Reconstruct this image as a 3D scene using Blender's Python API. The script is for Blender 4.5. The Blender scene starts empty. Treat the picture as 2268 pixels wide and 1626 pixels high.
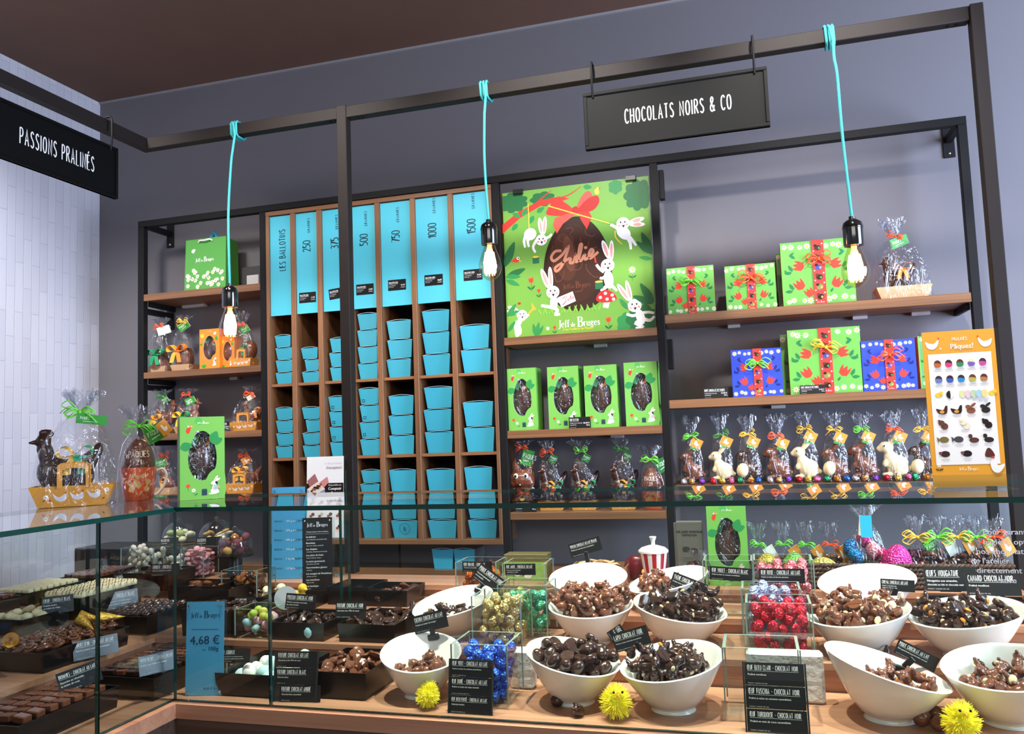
import bpy, math, random
from mathutils import Vector, Matrix

SC = bpy.context.scene
COL = SC.collection
PI = math.pi

# ---------------------------------------------------------------- camera
cam_data = bpy.data.cameras.new('camera')
cam_data.sensor_width = 36.0
cam_data.lens = 28.83989
cam_data.clip_start = 0.02
camera = bpy.data.objects.new('camera', cam_data)
COL.objects.link(camera)
camera.matrix_world = Matrix((
    (0.95958, 0.05786, 0.27542, 0),
    (0.27909, -0.06965, -0.95773, 0),
    (-0.03623, 0.99589, -0.08299, 1.55),
    (0, 0, 0, 1)))
SC.camera = camera

# ---------------------------------------------------------------- world, lights, exposure
SC.view_settings.view_transform = 'Standard'
SC.view_settings.look = 'None'
SC.view_settings.exposure = 0.75
SC.view_settings.gamma = 1.0
SC.view_settings.use_curve_mapping = False
SC.cycles.transparent_max_bounces = 40
SC.cycles.max_bounces = 10
SC.cycles.use_denoising = True
SC.cycles.sample_clamp_indirect = 4.0
SC.cycles.caustics_reflective = False
SC.cycles.caustics_refractive = False

world = bpy.data.worlds.new('world')
SC.world = world
world.use_nodes = True
world.node_tree.nodes['Background'].inputs[0].default_value = (0.72, 0.72, 0.77, 1)
world.node_tree.nodes['Background'].inputs[1].default_value = 0.20


def spot(name, loc, target, power, col, angle=60, blend=0.6, size=0.04):
    d = bpy.data.lights.new(name, 'SPOT')
    d.energy = power; d.color = col; d.spot_size = math.radians(angle); d.spot_blend = blend
    d.shadow_soft_size = size
    o = bpy.data.objects.new(name, d); COL.objects.link(o)
    o.location = loc
    o.rotation_euler = (Vector(target) - Vector(loc)).to_track_quat('-Z', 'Y').to_euler()
    return o


def area(name, loc, target, power, col, sx, sy):
    d = bpy.data.lights.new(name, 'AREA')
    d.shape = 'RECTANGLE'; d.size = sx; d.size_y = sy; d.energy = power; d.color = col
    o = bpy.data.objects.new(name, d); COL.objects.link(o)
    o.location = loc
    o.rotation_euler = (Vector(target) - Vector(loc)).to_track_quat('-Z', 'Y').to_euler()
    return o

WARM = (1.0, 0.90, 0.79); WHITE = (1.0, 0.95, 0.9); COOL = (0.6, 0.73, 1.0)
# ceiling track spots above the counter, straight down on the stepped display
for i, (x, y) in enumerate([(-0.95, 1.62), (-0.42, 1.62), (0.1, 1.62), (0.6, 1.66)]):
    spot('counter_spot', (x, y, 3.15), (x + 0.02, y + 0.16, 1.0), 165, WARM, 46, 0.7, 0.03)
spot('counter_spot', (-1.7, 2.05, 3.15), (-1.72, 2.42, 1.1), 70, WARM, 34, 0.7, 0.03)  # added fill spot, brightens the dim left corner and the pink lentils
# track spots aimed at the shelves on the back wall
for i, x in enumerate([-2.3, -1.45, -0.62, 0.2]):
    spot('shelf_spot', (x + 0.1, 1.75, 3.15), (x, 3.0, 1.75), 76, WHITE, 64, 0.85, 0.05 if x > -0.7 else 0.16)
# wall washer on the white tiles, out of frame to the left
spot('wall_washer', (-2.3, 1.7, 3.1), (-2.97, 2.35, 2.0), 68, (0.93, 0.94, 1.0), 80, 1.0, 0.05)
# daylight from the shop window on the right
area('daylight', (2.6, 1.7, 1.9), (0.4, 3.1, 1.7), 150, COOL, 1.6, 2.2)
# soft light of the shop behind the viewer
area('shop_light', (0.3, -1.8, 3.0), (-0.6, 2.6, 1.4), 36, (1.0, 0.95, 0.92), 3.0, 1.2)


# ---------------------------------------------------------------- materials
_M = {}


def s2l(c):
    return c / 12.92 if c <= 0.04045 else ((c + 0.055) / 1.055) ** 2.4


def rgb(h):
    h = h.lstrip('#')
    if len(h) == 3:
        h = ''.join(c * 2 for c in h)
    return tuple(s2l(int(h[i:i + 2], 16) / 255) for i in (0, 2, 4)) + (1.0,)


def mat(name, h, rough=0.5, metal=0.0, spec=0.5, coat=0.0, var=0.0, vscale=8.0, bump=0.0, bscale=60.0, emit=None, estr=0.0, sss=0.0):
    if name in _M:
        return _M[name]
    m = bpy.data.materials.new(name); m.use_nodes = True
    nt = m.node_tree; b = nt.nodes['Principled BSDF']
    b.inputs['Base Color'].default_value = rgb(h)
    b.inputs['Roughness'].default_value = rough
    b.inputs['Metallic'].default_value = metal
    b.inputs['Specular IOR Level'].default_value = spec
    b.inputs['Coat Weight'].default_value = coat
    b.inputs['Coat Roughness'].default_value = 0.08
    if emit:
        b.inputs['Emission Color'].default_value = rgb(emit)
        b.inputs['Emission Strength'].default_value = estr
    if var or bump:
        tc = nt.nodes.new('ShaderNodeTexCoord')
    if var:
        n = nt.nodes.new('ShaderNodeTexNoise'); n.inputs['Scale'].default_value = vscale
        n.inputs['Detail'].default_value = 4
        nt.links.new(tc.outputs['Object'], n.inputs['Vector'])
        mx = nt.nodes.new('ShaderNodeMix'); mx.data_type = 'RGBA'
        c = rgb(h)
        mx.inputs[6].default_value = tuple(max(0, v * (1 - var)) for v in c[:3]) + (1,)
        mx.inputs[7].default_value = tuple(min(1, v * (1 + var)) for v in c[:3]) + (1,)
        nt.links.new(n.outputs['Fac'], mx.inputs[0]); nt.links.new(mx.outputs[2], b.inputs['Base Color'])
    if bump:
        n2 = nt.nodes.new('ShaderNodeTexNoise'); n2.inputs['Scale'].default_value = bscale
        nt.links.new(tc.outputs['Object'], n2.inputs['Vector'])
        bp = nt.nodes.new('ShaderNodeBump'); bp.inputs['Strength'].default_value = bump
        bp.inputs['Distance'].default_value = 0.005
        nt.links.new(n2.outputs['Fac'], bp.inputs['Height']); nt.links.new(bp.outputs['Normal'], b.inputs['Normal'])
    _M[name] = m
    return m


def paint(h, rough=0.42):
    return mat('ink_' + h.lstrip('#'), h, rough, 0, 0.3)


def wood(name, h1, h2, axis, rough=0.4, scale=1.0):
    """Walnut-look laminate with the grain running along the given axis of the object."""
    if name in _M:
        return _M[name]
    m = bpy.data.materials.new(name); m.use_nodes = True
    nt = m.node_tree; b = nt.nodes['Principled BSDF']; b.inputs['Roughness'].default_value = rough
    tc = nt.nodes.new('ShaderNodeTexCoord'); mp = nt.nodes.new('ShaderNodeMapping')
    s = [22 * scale] * 3; s[axis] = 0.7 * scale
    mp.inputs['Scale'].default_value = s
    nt.links.new(tc.outputs['Object'], mp.inputs['Vector'])
    n1 = nt.nodes.new('ShaderNodeTexNoise'); n1.inputs['Scale'].default_value = 1.0
    n1.inputs['Detail'].default_value = 6; n1.inputs['Roughness'].default_value = 0.6; n1.inputs['Distortion'].default_value = 0.6
    nt.links.new(mp.outputs['Vector'], n1.inputs['Vector'])
    mp2 = nt.nodes.new('ShaderNodeMapping'); s2 = [160 * scale] * 3; s2[axis] = 2.5 * scale
    mp2.inputs['Scale'].default_value = s2
    nt.links.new(tc.outputs['Object'], mp2.inputs['Vector'])
    n2 = nt.nodes.new('ShaderNodeTexNoise'); n2.inputs['Scale'].default_value = 1.0; n2.inputs['Detail'].default_value = 2
    nt.links.new(mp2.outputs['Vector'], n2.inputs['Vector'])
    ad = nt.nodes.new('ShaderNodeMath'); ad.operation = 'MULTIPLY_ADD'
    nt.links.new(n2.outputs['Fac'], ad.inputs[0]); ad.inputs[1].default_value = 0.35
    nt.links.new(n1.outputs['Fac'], ad.inputs[2])
    cr = nt.nodes.new('ShaderNodeValToRGB')
    cr.color_ramp.elements[0].position = 0.42; cr.color_ramp.elements[0].color = rgb(h1)
    cr.color_ramp.elements[1].position = 0.92; cr.color_ramp.elements[1].color = rgb(h2)
    nt.links.new(ad.outputs[0], cr.inputs['Fac']); nt.links.new(cr.outputs['Color'], b.inputs['Base Color'])
    _M[name] = m
    return m


def clear_mat(name, tint, rough=0.0, ior=1.5, bump=0.0, base=0.0, bscale=(10, 10, 10), gloss=(1, 1, 1, 1), haze=0.0):
    """Thin clear sheet: see-through with Fresnel reflections on its outward faces."""
    if name in _M:
        return _M[name]
    m = bpy.data.materials.new(name); m.use_nodes = True
    nt = m.node_tree; nt.nodes.remove(nt.nodes['Principled BSDF']); out = nt.nodes['Material Output']
    tr = nt.nodes.new('ShaderNodeBsdfTransparent'); tr.inputs[0].default_value = tint
    gl = nt.nodes.new('ShaderNodeBsdfGlossy'); gl.inputs['Roughness'].default_value = rough; gl.inputs[0].default_value = gloss
    fr = nt.nodes.new('ShaderNodeFresnel'); fr.inputs['IOR'].default_value = ior
    ge = nt.nodes.new('ShaderNodeNewGeometry')
    iv = nt.nodes.new('ShaderNodeMath'); iv.operation = 'SUBTRACT'; iv.inputs[0].default_value = 1.0
    nt.links.new(ge.outputs['Backfacing'], iv.inputs[1])
    ad = nt.nodes.new('ShaderNodeMath'); ad.operation = 'ADD'; ad.inputs[1].default_value = base
    nt.links.new(fr.outputs[0], ad.inputs[0])
    mu = nt.nodes.new('ShaderNodeMath'); mu.operation = 'MULTIPLY'; mu.use_clamp = True
    nt.links.new(ad.outputs[0], mu.inputs[0]); nt.links.new(iv.outputs[0], mu.inputs[1])
    mx = nt.nodes.new('ShaderNodeMixShader')
    nt.links.new(mu.outputs[0], mx.inputs[0]); nt.links.new(tr.outputs[0], mx.inputs[1]); nt.links.new(gl.outputs[0], mx.inputs[2])
    last = mx
    if haze:
        df = nt.nodes.new('ShaderNodeBsdfTranslucent'); df.inputs[0].default_value = (0.9, 0.92, 0.95, 1)
        m2 = nt.nodes.new('ShaderNodeMixShader'); m2.inputs[0].default_value = haze
        nt.links.new(mx.outputs[0], m2.inputs[1]); nt.links.new(df.outputs[0], m2.inputs[2]); last = m2
    nt.links.new(last.outputs[0], out.inputs[0])
    if bump:
        tc = nt.nodes.new('ShaderNodeTexCoord'); mp = nt.nodes.new('ShaderNodeMapping'); mp.inputs['Scale'].default_value = bscale
        nt.links.new(tc.outputs['Object'], mp.inputs['Vector'])
        n = nt.nodes.new('ShaderNodeTexNoise'); n.inputs['Scale'].default_value = 1.0; n.inputs['Detail'].default_value = 3
        n.inputs['Distortion'].default_value = 1.2
        nt.links.new(mp.outputs['Vector'], n.inputs['Vector'])
        bp = nt.nodes.new('ShaderNodeBump'); bp.inputs['Strength'].default_value = bump; bp.inputs['Distance'].default_value = 0.03
        nt.links.new(n.outputs['Fac'], bp.inputs['Height'])
        nt.links.new(bp.outputs['Normal'], gl.inputs['Normal'])
    _M[name] = m
    return m


def foil(h, name=None):
    """Crinkled metal foil."""
    name = name or 'foil_' + h.lstrip('#')
    if name in _M:
        return _M[name]
    m = bpy.data.materials.new(name); m.use_nodes = True
    nt = m.node_tree; b = nt.nodes['Principled BSDF']
    b.inputs['Base Color'].default_value = rgb(h); b.inputs['Metallic'].default_value = 0.8
    b.inputs['Roughness'].default_value = 0.36
    tc = nt.nodes.new('ShaderNodeTexCoord')
    v = nt.nodes.new('ShaderNodeTexVoronoi'); v.inputs['Scale'].default_value = 190
    n = nt.nodes.new('ShaderNodeTexNoise'); n.inputs['Scale'].default_value = 120; n.inputs['Detail'].default_value = 3
    nt.links.new(tc.outputs['Object'], v.inputs['Vector']); nt.links.new(tc.outputs['Object'], n.inputs['Vector'])
    ad = nt.nodes.new('ShaderNodeMath'); ad.operation = 'ADD'
    nt.links.new(v.outputs['Distance'], ad.inputs[0]); nt.links.new(n.outputs['Fac'], ad.inputs[1])
    bp = nt.nodes.new('ShaderNodeBump'); bp.inputs['Strength'].default_value = 0.85; bp.inputs['Distance'].default_value = 0.004
    nt.links.new(ad.outputs[0], bp.inputs['Height']); nt.links.new(bp.outputs['Normal'], b.inputs['Normal'])
    _M[name] = m
    return m


GLASS = clear_mat('showcase_glass', (0.90, 0.945, 0.93, 1))
VASE = clear_mat('clear_vase_glass', (0.94, 0.96, 0.955, 1), base=0.045)
ACRYL = clear_mat('clear_acrylic', (0.93, 0.96, 0.95, 1), base=0.03)
FILM = clear_mat('cellophane', (0.955, 0.955, 0.96, 1), rough=0.07, bump=0.9, base=0.035, bscale=(28, 28, 11), haze=0.012)
FROST = clear_mat('cellophane_gathered', (0.86, 0.87, 0.9, 1), rough=0.1, bump=1.0, base=0.10, bscale=(60, 60, 12), haze=0.10)
BULBGLASS = clear_mat('bulb_glass', (0.98, 0.84, 0.66, 1), base=0.07)
GEDGE = mat('glass_edge_green', '#0b3a33', 0.12, 0, 0.6)
RIMG = mat('glass_rim', '#879a91', 0.1, 0, 0.8)
BLACKM = mat('black_powder_coated_metal', '#100f10', 0.6, 0, 0.22, bump=0.06, bscale=500)
BROWNM = mat('dark_bronze_metal', '#231d1b', 0.62, 0, 0.22, bump=0.05, bscale=500)
WOODX = wood('walnut_grain_x', '#5a3b25', '#966945', 0)
WOODZ = wood('walnut_grain_z', '#5a3b25', '#966945', 2)
WOODL = wood('counter_wood', '#94664f', '#c29172', 0, 0.38)
DARKW = wood('dark_front_wood', '#3b2a22', '#6b5142', 0, 0.5, 0.6)
BLACKP = mat('black_plastic', '#121212', 0.28, 0, 0.5)
CARD = mat('black_card', '#131314', 0.35)
WHITEC = mat('white_ceramic', '#efece8', 0.16, 0, 0.5, coat=0.3)
DARKC = mat('dark_chocolate', '#3a2219', 0.22, 0, 0.5, coat=0.25, var=0.3, vscale=60, bump=0.12, bscale=180)
MILKC = mat('milk_chocolate', '#6e402c', 0.26, 0, 0.5, coat=0.2, var=0.22, vscale=60, bump=0.1, bscale=180)
WHITEC2 = mat('white_chocolate', '#efe2b4', 0.34, 0, 0.5, var=0.06, vscale=40)
NUT = mat('almond', '#d9c3a0', 0.5, var=0.12, vscale=90)
ORNUT = mat('caramel_almond', '#d98a35', 0.4, var=0.15, vscale=90)
KRAFT = mat('kraft_card', '#cda77a', 0.7, var=0.06, vscale=12)
BLUEB = mat('turquoise_card', '#3aa8c6', 0.42, var=0.03, vscale=6)
ORANGE = mat('orange_card', '#e79e33', 0.5)


# ---------------------------------------------------------------- mesh building
class MB:
    def __init__(s):
        s.v = []; s.f = []; s.m = []; s.s = []; s.mats = []

    def mi(s, m):
        if m not in s.mats:
            s.mats.append(m)
        return s.mats.index(m)

    def add(s, vs, fs, m, smooth=False, T=None):
        o = len(s.v); i = s.mi(m)
        used = sorted({k for f in fs for k in f})
        if len(used) < len(vs):
            ix = {k: j for j, k in enumerate(used)}
            vs = [vs[k] for k in used]; fs = [tuple(ix[k] for k in f) for f in fs]
        if T is not None:
            vs = [T @ Vector(v) for v in vs]
        s.v.extend([tuple(v) for v in vs])
        for f in fs:
            s.f.append(tuple(o + k for k in f)); s.m.append(i); s.s.append(smooth)
        return s

    def box(s, x0, x1, y0, y1, z0, z1, m, b=0.0, T=None):
        if b <= 0:
            vs = [(x, y, z) for z in (z0, z1) for y in (y0, y1) for x in (x0, x1)]
            fs = [(0, 2, 3, 1), (4, 5, 7, 6), (0, 1, 5, 4), (2, 6, 7, 3), (0, 4, 6, 2), (1, 3, 7, 5)]
            return s.add(vs, fs, m, T=T)
        vs = []; idx = {}
        X = (x0, x1); Y = (y0, y1); Z = (z0, z1); sg = (1, -1)
        for i in (0, 1):
            for j in (0, 1):
                for k in (0, 1):
                    for a in range(3):
                        p = [X[i] + b * sg[i], Y[j] + b * sg[j], Z[k] + b * sg[k]]
                        p[a] = (X[i], Y[j], Z[k])[a]
                        idx[i, j, k, a] = len(vs); vs.append(tuple(p))
        fs = []
        for a in range(3):
            for e in (0, 1):
                q = []
                for (u, w) in ((0, 0), (1, 0), (1, 1), (0, 1)):
                    c = [0, 0, 0]; c[a] = e; c[(a + 1) % 3] = u; c[(a + 2) % 3] = w
                    q.append(idx[c[0], c[1], c[2], a])
                fs.append(q if e else q[::-1])
        for a in range(3):          # edges along axis a
            for u in (0, 1):
                for w in (0, 1):
                    c0 = [0, 0, 0]; c0[(a + 1) % 3] = u; c0[(a + 2) % 3] = w
                    c1 = list(c0); c1[a] = 1
                    A, B = (a + 1) % 3, (a + 2) % 3
                    q = [idx[c0[0], c0[1], c0[2], A], idx[c1[0], c1[1], c1[2], A], idx[c1[0], c1[1], c1[2], B], idx[c0[0], c0[1], c0[2], B]]
                    fs.append(q if u != w else q[::-1])
        for i in (0, 1):
            for j in (0, 1):
                for k in (0, 1):
                    q = [idx[i, j, k, 0], idx[i, j, k, 1], idx[i, j, k, 2]]
                    fs.append(q if (i + j + k) % 2 else q[::-1])
        return s.add(vs, fs, m, T=T)

    def prism(s, pts, z0, z1, m, T=None):
        n = len(pts)
        vs = [(x, y, z0) for x, y in pts] + [(x, y, z1) for x, y in pts]
        fs = [tuple(range(n))[::-1], tuple(range(n, 2 * n))] + [(i, (i + 1) % n, n + (i + 1) % n, n + i) for i in range(n)]
        return s.add(vs, fs, m, T=T)

    def lathe(s, prof, m, n=24, T=None, smooth=True, zf=None):
        """prof: (r, z) pairs bottom to top seen from outside; zf(angle, r, z) may shift z."""
        vs = []; fs = []
        for (r, z) in prof:
            for k in range(n):
                a = 2 * PI * k / n
                vs.append((r * math.cos(a), r * math.sin(a), zf(a, r, z) if zf else z))
        for j in range(len(prof) - 1):
            for k in range(n):
                k2 = (k + 1) % n
                fs.append((j * n + k, j * n + k2, (j + 1) * n + k2, (j + 1) * n + k))
        if prof[0][0] > 1e-6:
            fs.append(tuple(range(n))[::-1])
        if prof[-1][0] > 1e-6:
            o = (len(prof) - 1) * n
            fs.append(tuple(range(o, o + n)))
        return s.add(vs, fs, m, smooth, T)

    def ell(s, c, r, m, n=12, rot=None, smooth=True):
        if not hasattr(r, '__len__'):
            r = (r, r, r)
        T = Matrix.Translation(c)
        if rot is not None:
            T = T @ Matrix.Rotation(rot[2], 4, 'Z') @ Matrix.Rotation(rot[1], 4, 'Y') @ Matrix.Rotation(rot[0], 4, 'X')
        h = max(4, n // 2)
        vs = [(0, 0, -r[2])]; fs = []
        for j in range(1, h):
            p = PI * j / h - PI / 2
            for k in range(n):
                a = 2 * PI * k / n
                vs.append((r[0] * math.cos(p) * math.cos(a), r[1] * math.cos(p) * math.sin(a), r[2] * math.sin(p)))
        vs.append((0, 0, r[2]))
        for k in range(n):
            fs.append((0, 1 + (k + 1) % n, 1 + k))
        for j in range(h - 2):
            for k in range(n):
                a = 1 + j * n + k; b2 = 1 + j * n + (k + 1) % n
                fs.append((a, b2, b2 + n, a + n))
        o = 1 + (h - 2) * n
        for k in range(n):
            fs.append((o + k, o + (k + 1) % n, len(vs) - 1))
        return s.add(vs, fs, m, smooth, T)

    def tube(s, path, r, m, n=8, cap=True, closed=False, T=None):
        P = [Vector(p) for p in path]; N = len(P)
        rr = r if hasattr(r, '__len__') else [r] * N
        vs = []; fs = []; up = None
        for i in range(N):
            if closed:
                t = P[(i + 1) % N] - P[i - 1]
            else:
                t = P[min(i + 1, N - 1)] - P[max(i - 1, 0)]
            t.normalize()
            if up is None:
                up = t.orthogonal().normalized()
            else:
                up = (up - t * up.dot(t))
                up = up.normalized() if up.length > 1e-6 else t.orthogonal().normalized()
            sd = t.cross(up)
            for k in range(n):
                a = 2 * PI * k / n
                vs.append(P[i] + (up * math.cos(a) + sd * math.sin(a)) * rr[i])
        for i in range(N if closed else N - 1):
            j = (i + 1) % N
            for k in range(n):
                k2 = (k + 1) % n
                fs.append((i * n + k, i * n + k2, j * n + k2, j * n + k))
        if cap and not closed:
            fs.append(tuple(range(n))[::-1]); fs.append(tuple(range((N - 1) * n, N * n)))
        return s.add(vs, fs, m, True, T)

    def ribbon(s, path, w, side, m, th=0.0006, T=None):
        """A flat band along a path; side is its width direction."""
        P = [Vector(p) for p in path]; sd = Vector(side).normalized() * (w / 2)
        vs = []; fs = []
        for i, p in enumerate(P):
            t = P[min(i + 1, len(P) - 1)] - P[max(i - 1, 0)]
            nn = t.cross(sd)
            nn = nn.normalized() * th if nn.length > 1e-9 else Vector((0, 0, th))
            vs += [p - sd, p + sd, p + sd + nn, p - sd + nn]
        for i in range(len(P) - 1):
            a = i * 4; b = a + 4
            fs += [(a, a + 1, b + 1, b), (a + 1, a + 2, b + 2, b + 1), (a + 2, a + 3, b + 3, b + 2), (a + 3, a, b, b + 3)]
        e = (len(P) - 1) * 4
        fs += [(3, 2, 1, 0), (e, e + 1, e + 2, e + 3)]
        return s.add(vs, fs, m, False, T)

    def mesh(s, name):
        me = bpy.data.meshes.new(name)
        me.from_pydata(s.v, [], s.f)
        for m in s.mats:
            me.materials.append(m)
        me.polygons.foreach_set('material_index', s.m)
        me.polygons.foreach_set('use_smooth', s.s)
        me.update()
        if any(s.s):
            me.set_sharp_from_angle(angle=math.radians(42))
        return me

    def obj(s, name, parent=None, loc=None, rz=0.0):
        o = bpy.data.objects.new(name, s.mesh(name)); COL.objects.link(o)
        if loc is not None:
            o.location = loc
        o.rotation_euler[2] = rz
        if parent is not None:
            o.parent = parent
        return o


def tag(o, label, cat, group=None):
    o['label'] = label; o['category'] = cat
    if group:
        o['group'] = group
    return o


def thing(name, label, cat, loc=(0, 0, 0), rz=0.0, group=None, rot=None):
    o = bpy.data.objects.new(name, None); COL.objects.link(o)
    o.empty_display_size = 0.05
    o.location = loc; o.rotation_euler = rot if rot else (0, 0, rz)
    return tag(o, label, cat, group)


def struct(o):
    o['kind'] = 'structure'
    return o


def copytree(src, loc=None, rz=None, label=None, group=None, parent=None, scale=None, rot=None):
    c = src.copy(); COL.objects.link(c)
    if parent is not None:
        c.parent = parent
    if loc is not None:
        c.location = loc
    if rz is not None:
        c.rotation_euler = (0, 0, rz)
    if rot is not None:
        c.rotation_euler = rot
    if scale is not None:
        c.scale = scale if hasattr(scale, '__len__') else (scale,) * 3
    if label:
        c['label'] = label
    if group:
        c['group'] = group
    for ch in list(src.children):
        copytree(ch, parent=c)
    return c


def inst(mesh, name, label, cat, loc, rot=(0, 0, 0), group=None, scale=1.0):
    o = bpy.data.objects.new(name, mesh); COL.objects.link(o)
    o.location = loc; o.rotation_euler = rot
    o.scale = scale if hasattr(scale, '__len__') else (scale,) * 3
    return tag(o, label, cat, group)


def blob(name, ells, m, voxel=0.0015, smooth=4, extra=None):
    """Ellipsoids fused into one continuous skin."""
    mb = MB()
    for e in ells:
        mb.ell(e[0], e[1], m, 16, e[2] if len(e) > 2 else None)
    if extra:
        extra(mb)
    o = bpy.data.objects.new('t', mb.mesh('t')); COL.objects.link(o)
    r = o.modifiers.new('r', 'REMESH'); r.mode = 'VOXEL'; r.voxel_size = voxel
    if smooth:
        sm = o.modifiers.new('s', 'SMOOTH'); sm.iterations = smooth; sm.factor = 0.5
    dg = bpy.context.evaluated_depsgraph_get()
    me = bpy.data.meshes.new_from_object(o.evaluated_get(dg)); me.name = name
    me.materials.clear(); me.materials.append(m)
    me.polygons.foreach_set('use_smooth', [True] * len(me.polygons))
    me.polygons.foreach_set('material_index', [0] * len(me.polygons))
    bpy.data.objects.remove(o)
    return me


def smooth_path(pts, n=5, closed=False):
    """Catmull-Rom through 2D or 3D points."""
    P = [tuple(p) for p in pts]
    out = []; N = len(P)
    rng = range(N) if closed else range(N - 1)
    for i in rng:
        if closed:
            p0, p1, p2, p3 = P[i - 1], P[i], P[(i + 1) % N], P[(i + 2) % N]
        else:
            p0, p1, p2, p3 = P[max(i - 1, 0)], P[i], P[i + 1], P[min(i + 2, N - 1)]
        for k in range(n):
            t = k / n
            out.append(tuple(0.5 * ((2 * b) + (c - a) * t + (2 * a - 5 * b + 4 * c - d) * t * t + (3 * b - a - 3 * c + d) * t ** 3) for a, b, c, d in zip(p0, p1, p2, p3)))
    if not closed:
        out.append(P[-1])
    return out

# ---------------------------------------------------------------- flat print: lettering and pictures
HAND = {}
_raw = '''
A .40|0,0 .2,1 .4,0|.07,.33 .33,.33
B .36|0,0 0,1|~0,1 .22,.98 .3,.76 .2,.57 0,.54|~0,.54 .26,.5 .36,.26 .26,.02 0,0
C .36|~.36,.84 .25,1 .1,.94 .01,.7 0,.5 .01,.3 .1,.06 .25,0 .36,.14
D .38|0,0 0,1|~0,1 .2,.95 .35,.72 .38,.5 .35,.28 .2,.05 0,0
E .32|.32,1 0,1 0,0 .33,0|0,.52 .26,.52
F .30|.31,1 0,1 0,0|0,.52 .25,.52
G .38|~.37,.84 .26,1 .1,.94 .01,.7 0,.5 .01,.3 .1,.06 .24,0 .37,.14 .38,.42|.2,.44 .38,.44
H .36|0,0 0,1|.36,0 .36,1|0,.5 .36,.5
I .02|.01,0 .01,1
J .26|~.26,1 .26,.3 .2,.05 .1,0 0,.12
K .35|0,0 0,1|.34,1 0,.45|.1,.56 .36,0
L .30|0,1 0,0 .31,0
M .46|0,0 .05,1 .23,.35 .41,1 .46,0
N .38|0,0 0,1 .38,0 .38,1
O .40|~.2,1 .06,.88 0,.5 .06,.12 .2,0 .34,.12 .4,.5 .34,.88 .2,1
P .33|0,0 0,1|~0,1 .24,.97 .33,.74 .24,.5 0,.46
Q .40|~.2,1 .06,.88 0,.5 .06,.12 .2,0 .34,.12 .4,.5 .34,.88 .2,1|.24,.2 .42,-.06
R .36|0,0 0,1|~0,1 .24,.97 .33,.75 .24,.54 0,.5|.14,.5 .37,0
S .34|~.33,.86 .2,1 .05,.9 .03,.7 .17,.53 .31,.36 .32,.14 .18,0 .0,.12
T .36|0,1 .36,1|.18,1 .18,0
U .37|~0,1 0,.3 .06,.06 .19,0 .31,.06 .37,.3 .37,1
V .38|0,1 .19,0 .38,1
W .52|0,1 .13,0 .26,.75 .39,0 .52,1
X .38|0,0 .38,1|0,1 .38,0
Y .38|0,1 .19,.48 .38,1|.19,.48 .19,0
Z .35|0,1 .35,1 0,0 .36,0
0 .38|~.19,1 .05,.88 0,.5 .05,.12 .19,0 .33,.12 .38,.5 .33,.88 .19,1
1 .20|0,.72 .18,1 .18,0
2 .36|~0,.8 .1,.98 .25,.96 .33,.75 .22,.4 0,0|0,0 .37,0
3 .34|~.02,.9 .15,1 .3,.9 .28,.64 .12,.54|~.12,.54 .32,.46 .33,.15 .18,0 0,.1
4 .36|.26,0 .26,1 0,.3 .37,.3
5 .34|.31,1 .05,1 .03,.56|~.03,.56 .2,.6 .33,.42 .32,.15 .17,0 0,.08
6 .36|~.28,1 .08,.68 0,.32 .08,.05 .2,0 .34,.12 .35,.38 .22,.52 .05,.42
7 .36|0,1 .36,1 .1,0
8 .34|~.17,1 .04,.88 .06,.64 .17,.54 .3,.38 .32,.14 .17,0 .02,.14 .04,.38 .17,.54 .28,.64 .3,.88 .17,1
9 .36|~.33,.62 .2,.46 .04,.56 .02,.84 .16,1 .32,.9 .34,.62 .26,.2 .1,0
& .46|~.45,0 .1,.64 .1,.9 .2,1 .31,.9 .28,.7 .05,.4 .02,.15 .15,0 .3,.08 .42,.42
- .22|0,.48 .22,.48
' .05|.03,1 0,.8
. .03|0,0 .02,.04
, .05|.04,.06 0,-.12
! .04|.01,1 .02,.28|.02,.05 .03,0
% .5|.44,1 .06,0|~.1,1 .02,.85 .1,.7 .18,.85 .1,1|~.4,.3 .32,.15 .4,0 .48,.15 .4,.3
'''
for _l in _raw.strip('\n').split('\n'):
    _h, *_st = _l.split('|')
    _c, _w = _h.split(' ')
    _ss = []
    for _t in _st:
        _sm = _t.startswith('~')
        _pp = [tuple(float(q) for q in p.split(',')) for p in _t.lstrip('~').split(' ')]
        _ss.append(smooth_path(_pp, 3) if _sm else _pp)
    HAND[_c] = (float(_w), _ss)
HAND['É'] = (HAND['E'][0], HAND['E'][1] + [[(.1, 1.1), (.22, 1.26)]])
HAND['À'] = (HAND['A'][0], HAND['A'][1] + [[(.14, 1.26), (.26, 1.1)]])
HAND['Œ'] = (.62, HAND['O'][1] + [[(.62, 1), (.36, 1), (.36, 0), (.63, 0)], [(.36, .52), (.58, .52)]])
HAND['Ë'] = HAND['E']

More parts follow.
